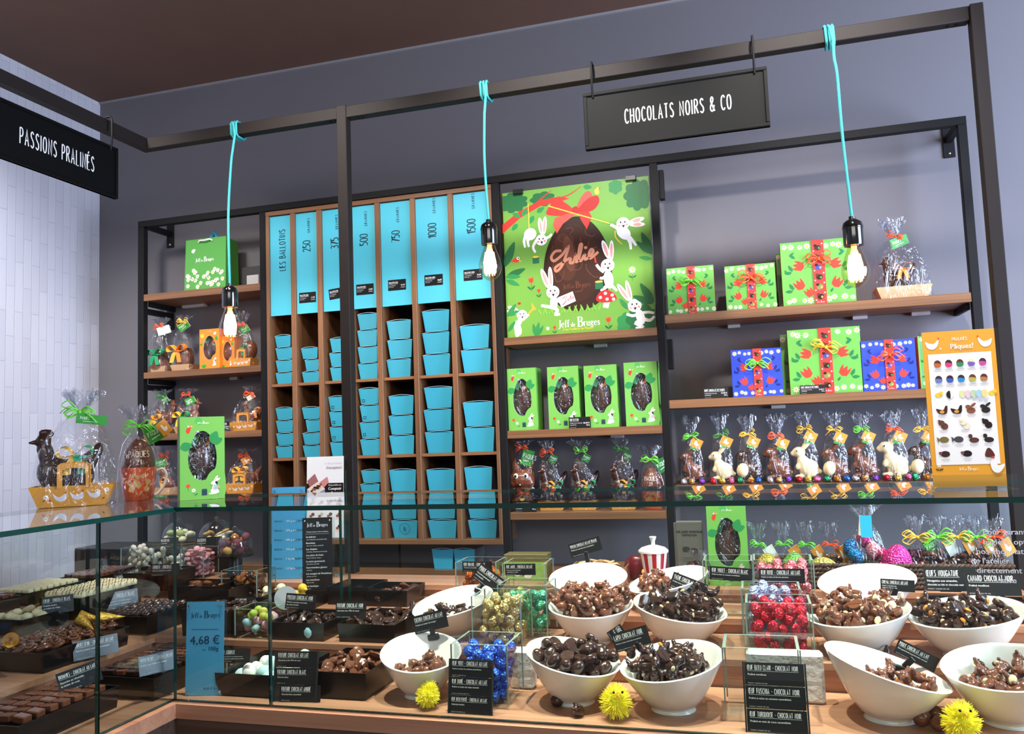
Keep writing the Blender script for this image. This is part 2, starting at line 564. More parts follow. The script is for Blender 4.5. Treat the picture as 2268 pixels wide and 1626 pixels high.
# Didone logo letters: strokes with a width at each point (thick stems, hair-thin joins)
DIDO = {
    'J': (.36, [[(.26, 1, .15), (.26, .1, .15), (.22, -.08, .1), (.1, -.2, .04), (0, -.14, .09)], [(.12, 1, .05), (.4, 1, .05)]]),
    'B': (.62, [[(.17, 0, .16), (.17, 1, .16)], [(.02, 1, .05), (.34, 1, .05), (.5, .92, .12), (.52, .76, .17), (.48, .6, .12), (.3, .53, .05)],
                [(.2, .53, .05), (.4, .52, .06), (.58, .42, .14), (.6, .27, .18), (.55, .1, .12), (.36, 0, .05), (.02, 0, .05)]]),
    'e': (.42, [[(.05, .36, .04), (.37, .36, .04), (.36, .5, .09), (.22, .62, .05), (.08, .5, .12), (.05, .32, .15), (.1, .1, .12), (.24, 0, .05), (.38, .1, .04)]]),
    'f': (.28, [[(.13, 0, .13), (.13, .75, .13), (.18, .95, .08), (.28, 1, .05), (.34, .92, .08)], [(.02, .6, .05), (.27, .6, .05)], [(.03, 0, .04), (.24, 0, .04)]]),
    'd': (.46, [[(.38, 0, .13), (.38, 1, .13)], [(.36, .5, .05), (.22, .62, .06), (.08, .48, .13), (.05, .3, .15), (.1, .1, .12), (.22, 0, .05), (.36, .1, .05)]]),
    'r': (.36, [[(.12, 0, .13), (.12, .62, .13)], [(.14, .42, .04), (.24, .58, .05), (.34, .58, .1)], [(.02, 0, .04), (.24, 0, .04)]]),
    'u': (.48, [[(.1, .62, .13), (.1, .16, .13), (.16, .03, .08), (.26, 0, .05), (.36, .12, .04)], [(.39, .62, .13), (.39, 0, .13)]]),
    'g': (.44, [[(.2, .62, .05), (.07, .52, .12), (.07, .36, .12), (.2, .26, .05), (.32, .36, .12), (.32, .52, .12), (.2, .62, .05)],
                [(.1, .24, .04), (.06, .12, .07), (.3, .06, .13), (.38, -.08, .1), (.22, -.22, .05), (.04, -.14, .08), (.08, .02, .04)], [(.32, .56, .04), (.44, .6, .07)]]),
    's': (.36, [[(.31, .5, .05), (.2, .62, .05), (.07, .54, .08), (.1, .4, .12), (.27, .24, .13), (.29, .1, .08), (.16, 0, .05), (.03, .14, .06)]]),
    ' ': (.2, []),
}


def _strip(pts, ws, closed=False):
    """Outline quads of a stroke; pts 2D, ws widths."""
    n = len(pts); L = []; Rr = []
    for i in range(n):
        a = pts[max(i - 1, 0)]; b = pts[min(i + 1, n - 1)]
        if closed:
            a = pts[i - 1] if i else pts[-2]; b = pts[(i + 1) % n] if i < n - 1 else pts[1]
        dx, dy = b[0] - a[0], b[1] - a[1]; d = math.hypot(dx, dy) or 1e-9
        k = 1.0
        if 0 < i < n - 1:
            ux, uy = pts[i][0] - a[0], pts[i][1] - a[1]; ud = math.hypot(ux, uy) or 1e-9
            c = abs((ux * dx + uy * dy) / (ud * d)); k = min(1.9, 1 / max(c, 0.3))
        nx, ny = -dy / d * ws[i] / 2 * k, dx / d * ws[i] / 2 * k
        L.append((pts[i][0] + nx, pts[i][1] + ny)); Rr.append((pts[i][0] - nx, pts[i][1] - ny))
    return [[Rr[i], Rr[i + 1], L[i + 1], L[i]] for i in range(n - 1)]


# glyphs of the built-in font, turned into polygons once
_CH = sorted(set("abcdefghijklmnopqrstuvwxyzABCDEFGHIJKLMNOPQRSTUVWXYZ0123456789éèêàâçôûîÉœŒ€,.!'’:-%()/&+"))
GLYPH = {}


def _load_glyphs():
    obs = []
    for c in _CH + ['H']:
        for txt in (c, 'H' + c + 'H'):
            cu = bpy.data.curves.new('g', 'FONT'); cu.body = txt; cu.resolution_u = 2; cu.fill_mode = 'FRONT'
            o = bpy.data.objects.new('g', cu); COL.objects.link(o); obs.append((c, txt, o))
    cu = bpy.data.curves.new('g', 'FONT'); cu.body = 'HH'; oh = bpy.data.objects.new('g', cu); COL.objects.link(oh)
    dg = bpy.context.evaluated_depsgraph_get()

    def get(o):
        me = bpy.data.meshes.new_from_object(o.evaluated_get(dg))
        vs = [(v.co.x, v.co.y) for v in me.vertices]; fs = [tuple(p.vertices) for p in me.polygons]
        bpy.data.meshes.remove(me)
        return vs, fs
    xh = max(v[0] for v in get(oh)[0])
    for c, txt, o in obs:
        if txt == c:
            GLYPH[c] = [get(o), 0.5]
    for c, txt, o in obs:
        if txt != c:
            vs, _ = get(o); GLYPH[c][1] = max(v[0] for v in vs) - xh
    for c, txt, o in obs:
        cu = o.data; bpy.data.objects.remove(o); bpy.data.curves.remove(cu)
    cu = oh.data; bpy.data.objects.remove(oh); bpy.data.curves.remove(cu)


_load_glyphs()
EPS = 0.00022


class Art:
    """Flat coloured shapes stacked in thin layers; later shapes lie over earlier ones they cross."""

    def __init__(s):
        s.items = []; s.bb = []

    def _put(s, polys, m):
        if isinstance(m, str):
            m = paint(m)
        xs = [p[0] for q in polys for p in q]; ys = [p[1] for q in polys for p in q]
        if not xs:
            return s
        b = (min(xs), max(xs), min(ys), max(ys)); lay = 1
        for (c, l) in s.bb:
            if l >= lay and b[0] < c[1] and b[1] > c[0] and b[2] < c[3] and b[3] > c[2]:
                lay = l + 1
        s.bb.append((b, lay)); s.items.append((polys, m, lay))
        return s

    def poly(s, pts, m):
        a = sum(p[0] * q[1] - q[0] * p[1] for p, q in zip(pts, list(pts[1:]) + [pts[0]]))
        return s._put([list(pts) if a > 0 else list(pts)[::-1]], m)

    def shape(s, pts, m, n=4):
        return s.poly(smooth_path(pts, n, True), m)

    def rect(s, x0, y0, x1, y1, m):
        return s.poly([(x0, y0), (x1, y0), (x1, y1), (x0, y1)], m)

    def ell(s, x, y, rx, ry, m, rot=0.0, n=18):
        c, sn = math.cos(rot), math.sin(rot)
        return s.poly([(x + rx * math.cos(a) * c - ry * math.sin(a) * sn, y + rx * math.cos(a) * sn + ry * math.sin(a) * c) for a in [2 * PI * k / n for k in range(n)]], m)

    def stroke(s, pts, w, m, smooth=False, w1=None):
        if smooth:
            pts = smooth_path(pts, 5)
        n = len(pts); w1 = w if w1 is None else w1
        return s._put(_strip(pts, [w + (w1 - w) * i / max(1, n - 1) for i in range(n)]), m)

    def leaf(s, x, y, L, W, ang, m):
        c, sn = math.cos(ang), math.sin(ang)
        pp = smooth_path([(0, 0), (L * .3, W * .5), (L * .65, W * .45), (L, 0), (L * .65, -W * .45), (L * .3, -W * .5)], 3, True)
        return s.poly([(x + a * c - b * sn, y + a * sn + b * c) for a, b in pp], m)

    def daisy(s, x, y, r, petal='#ffffff', eye='#f2c230', n=8):
        pts = []
        for k in range(n * 4):
            a = 2 * PI * k / (n * 4); rr = r * (0.72 + 0.28 * math.cos(n * a))
            pts.append((x + rr * math.cos(a), y + rr * math.sin(a)))
        s.poly(pts, petal)
        return s.ell(x, y, r * .34, r * .34, eye, n=8)

    def tulip(s, x, y, h, ang, m='#e8402f'):
        c, sn = math.cos(ang), math.sin(ang)
        pp = [(0, -.5), (.35, -.35), (.42, .1), (.36, .5), (.18, .12), (0, .5), (-.18, .12), (-.36, .5), (-.42, .1), (-.35, -.35)]
        return s.poly([(x + (a * c - b * sn) * h, y + (a * sn + b * c) * h) for a, b in pp], m)

    def hand(s, txt, x, y, h, m, wt=0.085, sp=0.17, sxk=1.0, anchor='l', ang=0.0, slant=0.0):
        w = 0
        for c in txt:
            w += (HAND[c][0] if c in HAND else .2) * sxk + sp
        w -= sp
        ox = {'l': 0, 'c': -w / 2, 'r': -w}[anchor]
        polys = []; cs, sn = math.cos(ang), math.sin(ang)
        for c in txt:
            if c in HAND:
                gw, st = HAND[c]
                for q in st:
                    for quad in _strip([(p[0] * sxk, p[1]) for p in q], [wt] * len(q)):
                        polys.append([(x + ((ox + a + slant * b) * cs - b * sn) * h, y + ((ox + a + slant * b) * sn + b * cs) * h) for a, b in quad])
                ox += gw * sxk + sp
            else:
                ox += .2 * sxk + sp
        return s._put(polys, m)

    def sans(s, txt, x, y, h, m, anchor='l', sxk=1.0, ang=0.0, bold=0.0, slant=0.0):
        """h = cap height (0.72 em)"""
        k = h / 0.70
        w = sum((GLYPH[c][1] if c in GLYPH else .28) for c in txt) * sxk
        ox = {'l': 0, 'c': -w / 2, 'r': -w}[anchor]
        polys = []; again = []; cs, sn = math.cos(ang), math.sin(ang)
        for c in txt:
            if c in GLYPH:
                (vs, fs), adv = GLYPH[c]
                offs = (0, bold) if bold else (0,)
                for of in offs:
                    for f in fs:
                        q = [((ox + of + vs[i][0] * sxk + slant * vs[i][1]), vs[i][1]) for i in f]
                        (again if of else polys).append([(x + (a * cs - b * sn) * k, y + (a * sn + b * cs) * k) for a, b in q])
                ox += adv * sxk
            else:
                ox += .28 * sxk
        s._put(polys, m)
        return s._put(again, m)

    def logo(s, x, y, h, m, anchor='c', ang=0.0, bold=1.0):
        seq = [(c, 1.0, 0) for c in 'Jeff'] + [(' ', .6, 0)] + [(c, .62, .0) for c in 'de'] + [(' ', .6, 0)] + [('B', 1.35, -.05)] + [(c, 1.0, 0) for c in 'ruges']
        sp = .07
        w = sum(DIDO[c][0] * k + sp for c, k, _ in seq) - sp
        ox = {'l': 0, 'c': -w / 2, 'r': -w}[anchor]; polys = []; cs, sn = math.cos(ang), math.sin(ang)
        for c, k, dy in seq:
            gw, st = DIDO[c]
            for q in st:
                for quad in _strip([(p[0] * k, p[1] * k + dy) for p in q], [p[2] * k * bold for p in q]):
                    polys.append([(x + ((ox + a) * cs - b * sn) * h, y + ((ox + a) * sn + b * cs) * h) for a, b in quad])
            ox += gw * k + sp
        return s._put(polys, m)

    def into(s, mb, fn):
        for polys, m, lay in s.items:
            for j, p in enumerate(polys):
                a = sum(u[0] * v[1] - v[0] * u[1] for u, v in zip(p, p[1:] + [p[0]]))
                if a < 0:
                    p = p[::-1]
                mb.add([fn(u, v, lay * EPS + (j % 9) * 0.000016) for u, v in p], [tuple(range(len(p)))], m)
        return mb


def front(y, x0=0.0, z0=0.0):
    """Print on a face that looks along -Y."""
    return lambda u, v, d: (x0 + u, y - d, z0 + v)

# ---------------------------------------------------------------- the room
GREYWALL = mat('grey_wall_paint', '#6e6c71', 0.75, 0, 0.3, var=0.04, vscale=3)
CEILM = mat('brown_ceiling_paint', '#6e5549', 0.85, 0, 0.2, var=0.08, vscale=5)


def tile_mat():
    m = bpy.data.materials.new('white_relief_tiles'); m.use_nodes = True
    nt = m.node_tree; b = nt.nodes['Principled BSDF']; b.inputs['Roughness'].default_value = 0.38
    tc = nt.nodes.new('ShaderNodeTexCoord'); sp = nt.nodes.new('ShaderNodeSeparateXYZ'); cb = nt.nodes.new('ShaderNodeCombineXYZ')
    nt.links.new(tc.outputs['Object'], sp.inputs[0])
    nt.links.new(sp.outputs['Z'], cb.inputs['X']); nt.links.new(sp.outputs['Y'], cb.inputs['Y'])
    br = nt.nodes.new('ShaderNodeTexBrick')
    br.inputs['Scale'].default_value = 1.0
    br.inputs['Brick Width'].default_value = 0.215; br.inputs['Row Height'].default_value = 0.042
    br.inputs['Mortar Size'].default_value = 0.0018; br.inputs['Mortar Smooth'].default_value = 0.4
    br.inputs['Color1'].default_value = rgb('#d3d4de'); br.inputs['Color2'].default_value = rgb('#c9cad6'); br.inputs['Mortar'].default_value = rgb('#c4c5d1')
    nt.links.new(cb.outputs[0], br.inputs['Vector'])
    nt.links.new(br.outputs['Color'], b.inputs['Base Color'])
    iv = nt.nodes.new('ShaderNodeMath'); iv.operation = 'SUBTRACT'; iv.inputs[0].default_value = 1
    nt.links.new(br.outputs['Fac'], iv.inputs[1])
    bp = nt.nodes.new('ShaderNodeBump'); bp.inputs['Strength'].default_value = 0.5; bp.inputs['Distance'].default_value = 0.008
    nt.links.new(iv.outputs[0], bp.inputs['Height']); nt.links.new(bp.outputs['Normal'], b.inputs['Normal'])
    return m


TILEM = tile_mat()
FLOORM = mat('dark_stone_floor', '#4a4440', 0.45, var=0.15, vscale=4)
struct(MB().box(-3.12, 3.2, 3.2, 3.32, 0, 3.247, GREYWALL).obj('wall_back'))
struct(MB().box(-3.12, -2.972, -2.2, 3.2, 0, 3.247, TILEM).obj('wall_left'))
struct(MB().box(-3.12, 3.2, -2.2, 3.32, 3.247, 3.36, CEILM).obj('ceiling'))
struct(MB().box(-3.12, 3.2, -2.2, 3.32, -0.1, 0, FLOORM).obj('floor'))
struct(MB().box(-2.972, 3.2, 3.192, 3.2, 3.237, 3.247, mat('light_shadow_gap', '#8f8d90', 0.6)).obj('trim_1'))
struct(MB().box(-2.972, 3.2, 3.185, 3.2, 0, 0.1, BLACKP, 0.002).obj('baseboard_back'))
struct(MB().box(-2.972, -2.957, -2.2, 3.185, 0, 0.1, BLACKP, 0.002).obj('baseboard_left'))

# ---------------------------------------------------------------- display counter (stepped, L-shaped)
XR = 1.35            # right end of the counter front, out of frame
XE = 0.62            # right end of the upper steps
YMIN = 0.35          # viewer-side end of the left run
DEPTH = 0.83


def lpoly(d, D, xr):
    return [(xr, 1.6 + d), (-1.28 - d, 1.6 + d), (-1.28 - d, YMIN), (-1.28 - D, YMIN), (-1.28 - D, 1.6 + D), (xr, 1.6 + D)]


counter = thing('display_counter', 'L-shaped walnut counter with stepped wooden display under green-edged glass', 'counter', (0, 0, 0))
mb = MB(); mb.prism(lpoly(0.0, DEPTH, XR)[::-1], 0.955, 0.99, WOODL)
mb.obj('bottom_step', counter)
for i, (d, z0, z1, xr) in enumerate([(0.27, 0.99, 1.051, XR), (0.49, 1.051, 1.089, XR - 0.35), (0.67, 1.089, 1.124, XE)]):
    mb = MB(); mb.prism(lpoly(d + 0.012, DEPTH, xr)[::-1], z0, z1 - 0.014, WOODL)
    mb.prism(lpoly(d, DEPTH, xr)[::-1], z1 - 0.014, z1, WOODL)
    mb.obj('upper_step', counter)
# front ledge in front of the glass and the dark cladding beneath it
mb = MB()
mb.prism([(XR, 1.574), (XR, 1.592), (-1.272, 1.592), (-1.272, YMIN), (-1.25, YMIN), (-1.25, 1.574)], 0.957, 0.988, WOODL)
mb.obj('front_ledge', counter)
mb = MB()
mb.prism([(XR, 1.58), (XR, 1.62), (-1.30, 1.62), (-1.30, YMIN), (-1.256, YMIN), (-1.256, 1.58)], 0.08, 0.955, DARKW)
mb.obj('front_cladding', counter)
mb = MB()
mb.box(-1.28 - DEPTH, XR, 1.625, 1.6 + DEPTH, 0.0, 0.954, DARKW)
mb.box(-1.28 - DEPTH, -1.305, YMIN, 1.6245, 0.0, 0.954, DARKW)
mb.obj('carcass', counter)


def pane(name, x0, x1, y0, y1, z0, z1, thin, parent):
    """Sheet of glass: clear faces, green cut edges; thin = axis of its thickness."""
    mb = MB(); vs = [(x, y, z) for z in (z0, z1) for y in (y0, y1) for x in (x0, x1)]
    fs = [(0, 2, 3, 1), (4, 5, 7, 6), (0, 1, 5, 4), (2, 6, 7, 3), (0, 4, 6, 2), (1, 3, 7, 5)]
    ax = [2, 2, 1, 1, 0, 0]
    for fcs, a in zip(fs, ax):
        mb.add([vs[k] for k in fcs], [(0, 1, 2, 3)], GLASS if a == thin else GEDGE)
    return mb.obj(name, parent)


pane('front_glass', -1.268, -1.0275, 1.592, 1.6, 0.9905, 1.4045, 1, counter)
pane('front_glass', -1.0235, XR, 1.592, 1.6, 0.9905, 1.4045, 1, counter)
pane('front_glass', -1.276, -1.268, 1.373, 1.6, 0.9905, 1.4045, 0, counter)
pane('front_glass', -1.276, -1.268, YMIN, 1.369, 0.9905, 1.4045, 0, counter)
# glass tops, mitred at the inner corner
mb = MB()
for pts in ([(XR, 1.588), (XR, 2.0), (-1.668, 2.0), (-1.262, 1.588)], [(-1.264, 1.588), (-1.67, 2.0), (-1.67, YMIN), (-1.264, YMIN)]):
    n = len(pts); mb = MB()
    vs = [(x, y, 1.405) for x, y in pts] + [(x, y, 1.415) for x, y in pts]
    mb.add(vs, [(3, 2, 1, 0)] if sum(p[0] * q[1] - q[0] * p[1] for p, q in zip(pts, pts[1:] + pts[:1])) > 0 else [(0, 1, 2, 3)], GLASS)
    mb.add(vs, [(4, 5, 6, 7)] if sum(p[0] * q[1] - q[0] * p[1] for p, q in zip(pts, pts[1:] + pts[:1])) > 0 else [(7, 6, 5, 4)], GLASS)
    ccw = sum(p[0] * q[1] - q[0] * p[1] for p, q in zip(pts, pts[1:] + pts[:1])) > 0
    for k in range(4):
        k2 = (k + 1) % 4
        mb.add(vs, [(k, k2, 4 + k2, 4 + k) if ccw else (4 + k, 4 + k2, k2, k)], GEDGE)
    mb.obj('glass_top', counter)
pane('glass_fin', -1.048, -1.040, 1.955, 2.0, 1.051, 1.4045, 0, counter)
pane('glass_fin', 0.95, 0.958, 1.9, 2.0, 1.051, 1.4045, 0, counter)
# hygiene notice in white letters on the right-hand pane
A = Art(); gr = mat('white_vinyl_letters', '#ffffff', 0.6)
for t, (x, y) in (('Pour garantir', (0.36986, 1.35156)), ('hygiène optimale', (0.3693, 1.33477)), ('nos chocolats', (0.3577, 1.31872)), ("de l'atelier", (0.34817, 1.30264)), ('directement', (0.35601, 1.28672)), ('salve', (0.3885, 1.27048))):
    A.sans(t, x, y, 0.0092, gr, bold=0.03, sxk=1.06)
mb = MB(); A.into(mb, front(1.5915)); mb.obj('vinyl_lettering', counter)

# ---------------------------------------------------------------- overhead frame of dark square tube
frame = thing('overhead_frame', 'dark square-tube metal frame spanning above the counter on slim posts', 'metal frame', (0, 0, 0))
mb = MB(); mb.box(-2.058, 0.641, 2.44, 2.475, 2.64, 2.681, BROWNM, 0.002)
for x in (-1.30, -1.32, -1.215, -1.195, 0.59, 0.612):
    mb.lathe([(0.0, 0), (0.0045, 0), (0.0045, 0.0035), (0, 0.0035)][::1], BLACKM, 10, Matrix.Translation((x, 2.457, 2.6372)))
mb.obj('back_rail', frame)
mb = MB(); mb.box(-2.093, -2.058, 0.35, 2.475, 2.64, 2.681, BROWNM, 0.002); mb.obj('side_rail', frame)
for x0, x1 in ((-1.288, -1.252), (0.642, 0.676)):
    mb = MB(); mb.box(x0, x1, 2.436, 2.472, (0.0 if x0 > 0 else 1.125), 2.684, BROWNM, 0.002); mb.obj('post', frame)
mb = MB(); mb.box(-2.093, -2.058, 0.35, 0.385, 1.125, 2.639, BROWNM, 0.002); mb.obj('post', frame)


# ---------------------------------------------------------------- hanging signs
def sign(label, txt, w, h, loc, rz, hooks, hz, face, tx, th):
    t = thing('hanging_sign', label, 'sign', loc, rz)
    mb = MB(); mb.box(-w / 2, w / 2, -0.004, 0.008, 0, h, face, 0.001)
    b = 0.011
    for (x0, x1, z0, z1) in ((-w / 2, w / 2, 0, b), (-w / 2, w / 2, h - b, h), (-w / 2, -w / 2 + b, b, h - b), (w / 2 - b, w / 2, b, h - b)):
        mb.box(x0, x1, -0.009, 0.01, z0, z1, face, 0.002)
    A = Art(); A.hand(txt, tx, h * .5 - th / 2, th, '#f4f4f2', wt=0.082, sp=0.165, sxk=0.62, anchor='c')
    A.into(mb, front(-0.004)); mb.obj('board', t)
    for hx in hooks:
        mb = MB()
        mb.tube([(hx, -0.006, h - 0.016), (hx, -0.012, h + 0.01), (hx, -0.012, hz - 0.008), (hx, -0.006, hz + 0.004), (hx, 0.03, hz + 0.004), (hx, 0.060, hz + 0.004), (hx, 0.060, hz - 0.008)], 0.0035, BLACKM, 8)
        mb.obj('hook', t)
    return t


SIGNM = mat('charcoal_sign_board', '#1c1c1b', 0.7, 0, 0.15)
SIGNB = mat('black_sign_board', '#040405', 0.6, 0, 0.15)
sign('charcoal hanging sign lettered CHOCOLATS NOIRS & CO in white', 'CHOCOLATS NOIRS & CO', 0.542, 0.178, (-0.167, 2.43, 2.412), 0, (-0.241, 0.236), 0.271, SIGNM, 0.01, 0.043)
sign('black hanging sign lettered PASSIONS PRALINÉS in white, on the side rail', 'PASSIONS PRALINÉS', 0.80, 0.178, (-2.05, 1.883, 2.408), PI / 2, (-0.33, 0.365), 0.275, SIGNB, 0.15, 0.049)


# ---------------------------------------------------------------- pendant bulbs on turquoise cords
CORD = mat('turquoise_textile_cord', '#3fa5a8', 0.6, 0, 0.3, bump=0.3, bscale=600)
SOCK = mat('black_bakelite', '#0a0a0a', 0.12, 0, 0.6, coat=0.5)
GLOW = mat('glowing_filament', '#ffd9a0', 0.5, emit='#ffd2a0', estr=34.0)
GLOWTIP = mat('filament_ends', '#ffb060', 0.5, emit='#ff9a48', estr=9.0)


def pendant(label, xr, xb, ztop, zbot):
    """ztop: socket top, zbot: bulb tip."""
    t = thing('pendant_bulb', label, 'pendant lamp', (xb, 2.40, zbot))
    H = ztop - zbot; k = H / 0.2
    mb = MB(); rr = 0.0042
    dx = xr - xb; zr = 2.681 - zbot
    for j, ox in enumerate((-0.014, -0.004, 0.006)):
        c = []
        for q in range(13):
            a = 2 * PI * q / 12
            yy = 0.0575 + 0.0255 * (max(-1, min(1, 1.35 * math.cos(a)))); zz = zr - 0.0205 + 0.0275 * max(-1, min(1, 1.35 * math.sin(a)))
            c.append((dx + ox + 0.008 * q / 12, yy, zz))
        mb.tube(c, rr, CORD, 8)
    path = smooth_path([(dx + 0.008, 0.028, zr - 0.045), (dx + 0.006, 0.018, zr - 0.1), (dx * .72 + 0.004, 0.008, zr * .72 + H * .28), (dx * .3 - 0.003, 0.0, zr * .4 + H * .6), (0, 0, H)], 5)
    mb.tube([(dx + 0.0, 0.028, zr + 0.0)] + path, rr, CORD, 8)
    mb.obj('cord', t)
    mb = MB()
    mb.lathe([(0.0, .118 * k), (0.0255 * k, .118 * k), (0.0265 * k, .122 * k), (0.0265 * k, .165 * k), (0.0275 * k, .166 * k), (0.0275 * k, .17 * k), (0.024 * k, .183 * k), (0.013 * k, .191 * k), (0.0085 * k, .193 * k), (0.0085 * k, .2 * k), (0, .2 * k)], SOCK, 28)
    mb.obj('lamp_socket', t)
    mb = MB()
    prof = [(0, 0), (0.006, .0008), (.016, .006), (.027, .016), (.034, .028), (.0375, .042), (.0365, .056), (.031, .075), (.024, .094), (.019, .108), (.0175, .1178)]
    prof = smooth_path(prof, 3)
    mb.lathe([(max(0, r) * k, z * k) for r, z in prof], BULBGLASS, 32)
    gl = mb.obj('glass_bulb', t)
    mb = MB()
    for q in range(9):
        a = 2 * PI * q / 9; r0 = .0135 * k
        x, y = r0 * math.cos(a), r0 * math.sin(a)
        mb.tube([(x * .8, y * .8, .092 * k), (x * 1.25, y * 1.25, .06 * k), (x * 1.15, y * 1.15, .026 * k)], .0042 * k, GLOW, 6)
        mb.tube([(x * 1.15, y * 1.15, .0262 * k), (x * 1.05, y * 1.05, .018 * k)], .0016 * k, GLOWTIP, 5)
        mb.tube([(x * .8, y * .8, .0918 * k), (x * .5, y * .5, .106 * k)], .0014 * k, GLOWTIP, 5)
    mb.lathe([(0, .1 * k), (.006 * k, .1 * k), (.008 * k, .117 * k), (0, .117 * k)], mat('glass_stem', '#ffdca8', 0.3, emit='#ffb870', estr=1.5), 10)
    mb.obj('filament', t)
    d = bpy.data.lights.new('bulb_light', 'POINT'); d.energy = 2.2; d.color = (1, 0.72, 0.45); d.shadow_soft_size = 0.02 * k
    lo = bpy.data.objects.new('bulb_light', d); COL.objects.link(lo); lo.location = (xb, 2.40, zbot + .06 * k)
    return t


pendant('edison bulb on turquoise cord hanging lowest, in front of the left shelves', -1.686, -1.684, 2.102, 1.902)
pendant('edison bulb on turquoise cord hanging beside the egg poster', -0.761, -0.749, 2.223, 2.030)
pendant('edison bulb on turquoise cord hanging right of the CHOCOLATS NOIRS sign', 0.28, 0.30, 2.117, 1.917)

# ---------------------------------------------------------------- black metal shelving along the back wall
SY = 3.0; WYB = 3.2
unit = thing('shelving_unit', 'black metal framed shelving unit with walnut boards on the grey wall', 'shelves', (0, 0, 0))
PX = [(-2.578, -2.548), (-1.958, -1.928), (-0.921, -0.892), (-0.307, -0.279), (0.724, 0.752)]
for x0, x1 in PX:
    mb = MB(); mb.box(x0, x1, SY, SY + 0.03, 0, 2.535, BLACKM, 0.0015); mb.obj('upright', unit)
mb = MB(); mb.box(-2.578, 0.752, SY, SY + 0.03, 2.5352, 2.563, BLACKM, 0.0015); mb.obj('top_rail', unit)
for x, zz in ((-2.563, 2.548), (0.738, 2.548), (-0.270, 2.535), (-0.270, 1.90), (-2.563, 2.16), (-2.563, 1.82)):
    mb = MB()
    w = 0.011
    if x > -2.5 and x < 0:
        mb.box(x - 0.008, x + w, SY + 0.03, SY + 0.06, zz - 0.13, zz - 0.02, BLACKM, 0.001)
        mb.obj('clamp', unit); continue
    mb.box(x - w, x + w, SY + 0.03, WYB - 0.004, zz - 0.012, zz + 0.012, BLACKM, 0.001)
    mb.box(x - 0.019, x + 0.019, WYB - 0.006, WYB - 0.0005, zz - 0.065, zz + 0.065, BLACKM, 0.001)
    for dz in (-0.05, 0.05):
        mb.ell((x, WYB - 0.007, zz + dz), (.005, .003, .005), mat('screw_steel', '#c8c8c8', 0.3, 1), 8)
    mb.obj('wall_bracket', unit)


LIT = mat('white_shelf_clip', '#c9c9c9', 0.5)


def board(x0, x1, z, th=0.03, clips=()):
    mb = MB(); mb.box(x0, x1, SY + 0.002, WYB - 0.002, z - th, z, WOODX, 0.0015)
    o = mb.obj('shelf_board', unit)
    for cx, w in clips:
        c = MB(); c.box(cx - w / 2, cx + w / 2, WYB - 0.03, WYB - 0.006, z - th - 0.012, z - th, LIT, 0.001)
        c.obj('shelf_clip', o)
    b = MB()
    return o


board(-2.548, -1.958, 2.230, 0.03, ((-2.42, .12), (-2.0, .07)))
board(-2.548, -1.958, 1.883, 0.028, ((-2.21, .04), (-2.0, .07)))
board(-2.548, -1.958, 1.611, 0.028)
board(-2.548, -1.958, 1.345, 0.028)
board(-0.892, -0.307, 1.924, 0.03, ((-0.55, .05),))
board(-0.892, -0.307, 1.567, 0.03, ((-0.5, .05),))
board(-0.892, -0.307, 1.260, 0.028, ((-0.55, .06),))
board(-0.279, 0.724, 1.966, 0.032, ((-0.04, .045), (0.40, .05), (0.60, .06)))
board(-0.279, 0.724, 1.655, 0.030, ((0.1, .05),))
board(-0.279, 0.724, 1.347, 0.030)
for x0, x1, zz in ((-2.548, -2.535, 2.2), (-2.548, -2.535, 1.855), (-2.548, -2.535, 1.583), (0.711, 0.724, 1.934), (0.711, 0.724, 1.625)):
    mb = MB(); mb.box(x0, x1, SY + 0.03, WYB - 0.002, zz - 0.022, zz, BLACKM, 0.001); mb.obj('shelf_rest', unit)

# low worktop running below the shelves
lowc = thing('back_worktop', 'walnut worktop of the low cabinet behind the counter, under the pigeonholes', 'worktop', (0, 0, 0))
pts = [(0.72, 3.19), (-2.545, 3.19), (-2.545, 3.004)]
for x0, x1 in PX[1:4]:
    pts += [(x0 - 0.001, 3.004), (x0 - 0.001, 3.0315), (x1 + 0.001, 3.0315), (x1 + 0.001, 3.004)]
pts += [(0.72, 3.004)]
mb = MB(); mb.prism(pts, 1.012, 1.041, WOODX); mb.obj('top_board', lowc)
mb = MB()
for x0, x1 in ((-2.54, -1.964), (-1.922, -0.927), (-0.886, -0.313), (-0.273, 0.718)):
    mb.box(x0, x1, 3.036, 3.19, 0.0, 1.011, DARKW)
mb.obj('carcass', lowc)

# ---------------------------------------------------------------- pigeonhole cabinet for the ballotin boxes
cab = thing('pigeonhole_cabinet', 'walnut pigeonhole cabinet with seven columns and turquoise header panels', 'cabinet', (0, 0, 0))
CX0, CX1 = -1.926, -0.922
DIV = [(-1.926, -1.911), (-1.809, -1.787), (-1.686, -1.663), (-1.5495, -1.5275), (-1.421, -1.399), (-1.266, -1.245), (-1.104, -1.083), (-0.936, -0.922)]
CT = 2.531; CB = 1.141
mb = MB(); mb.box(CX0, CX1, SY - 0.004, 3.19, CT - 0.018, CT, WOODX, 0.001); mb.obj('top_panel', cab)
mb = MB(); mb.box(CX0, CX1, SY - 0.004, 3.19, CB, CB + 0.02, WOODX, 0.001); mb.obj('bottom_panel', cab)
for i, (x0, x1) in enumerate(DIV):
    mb = MB(); mb.box(x0, x1, SY - 0.003, 3.185, CB + 0.02, CT - 0.018, WOODZ, 0.001)
    mb.obj('side_panel' if i in (0, 7) else 'divider', cab)
mb = MB(); mb.box(CX0 + 0.004, CX1 - 0.004, 3.185, 3.19, CB + 0.02, CT - 0.018, mat('dark_back_panel', '#120e0c', 0.7)); mb.obj('back_panel', cab)
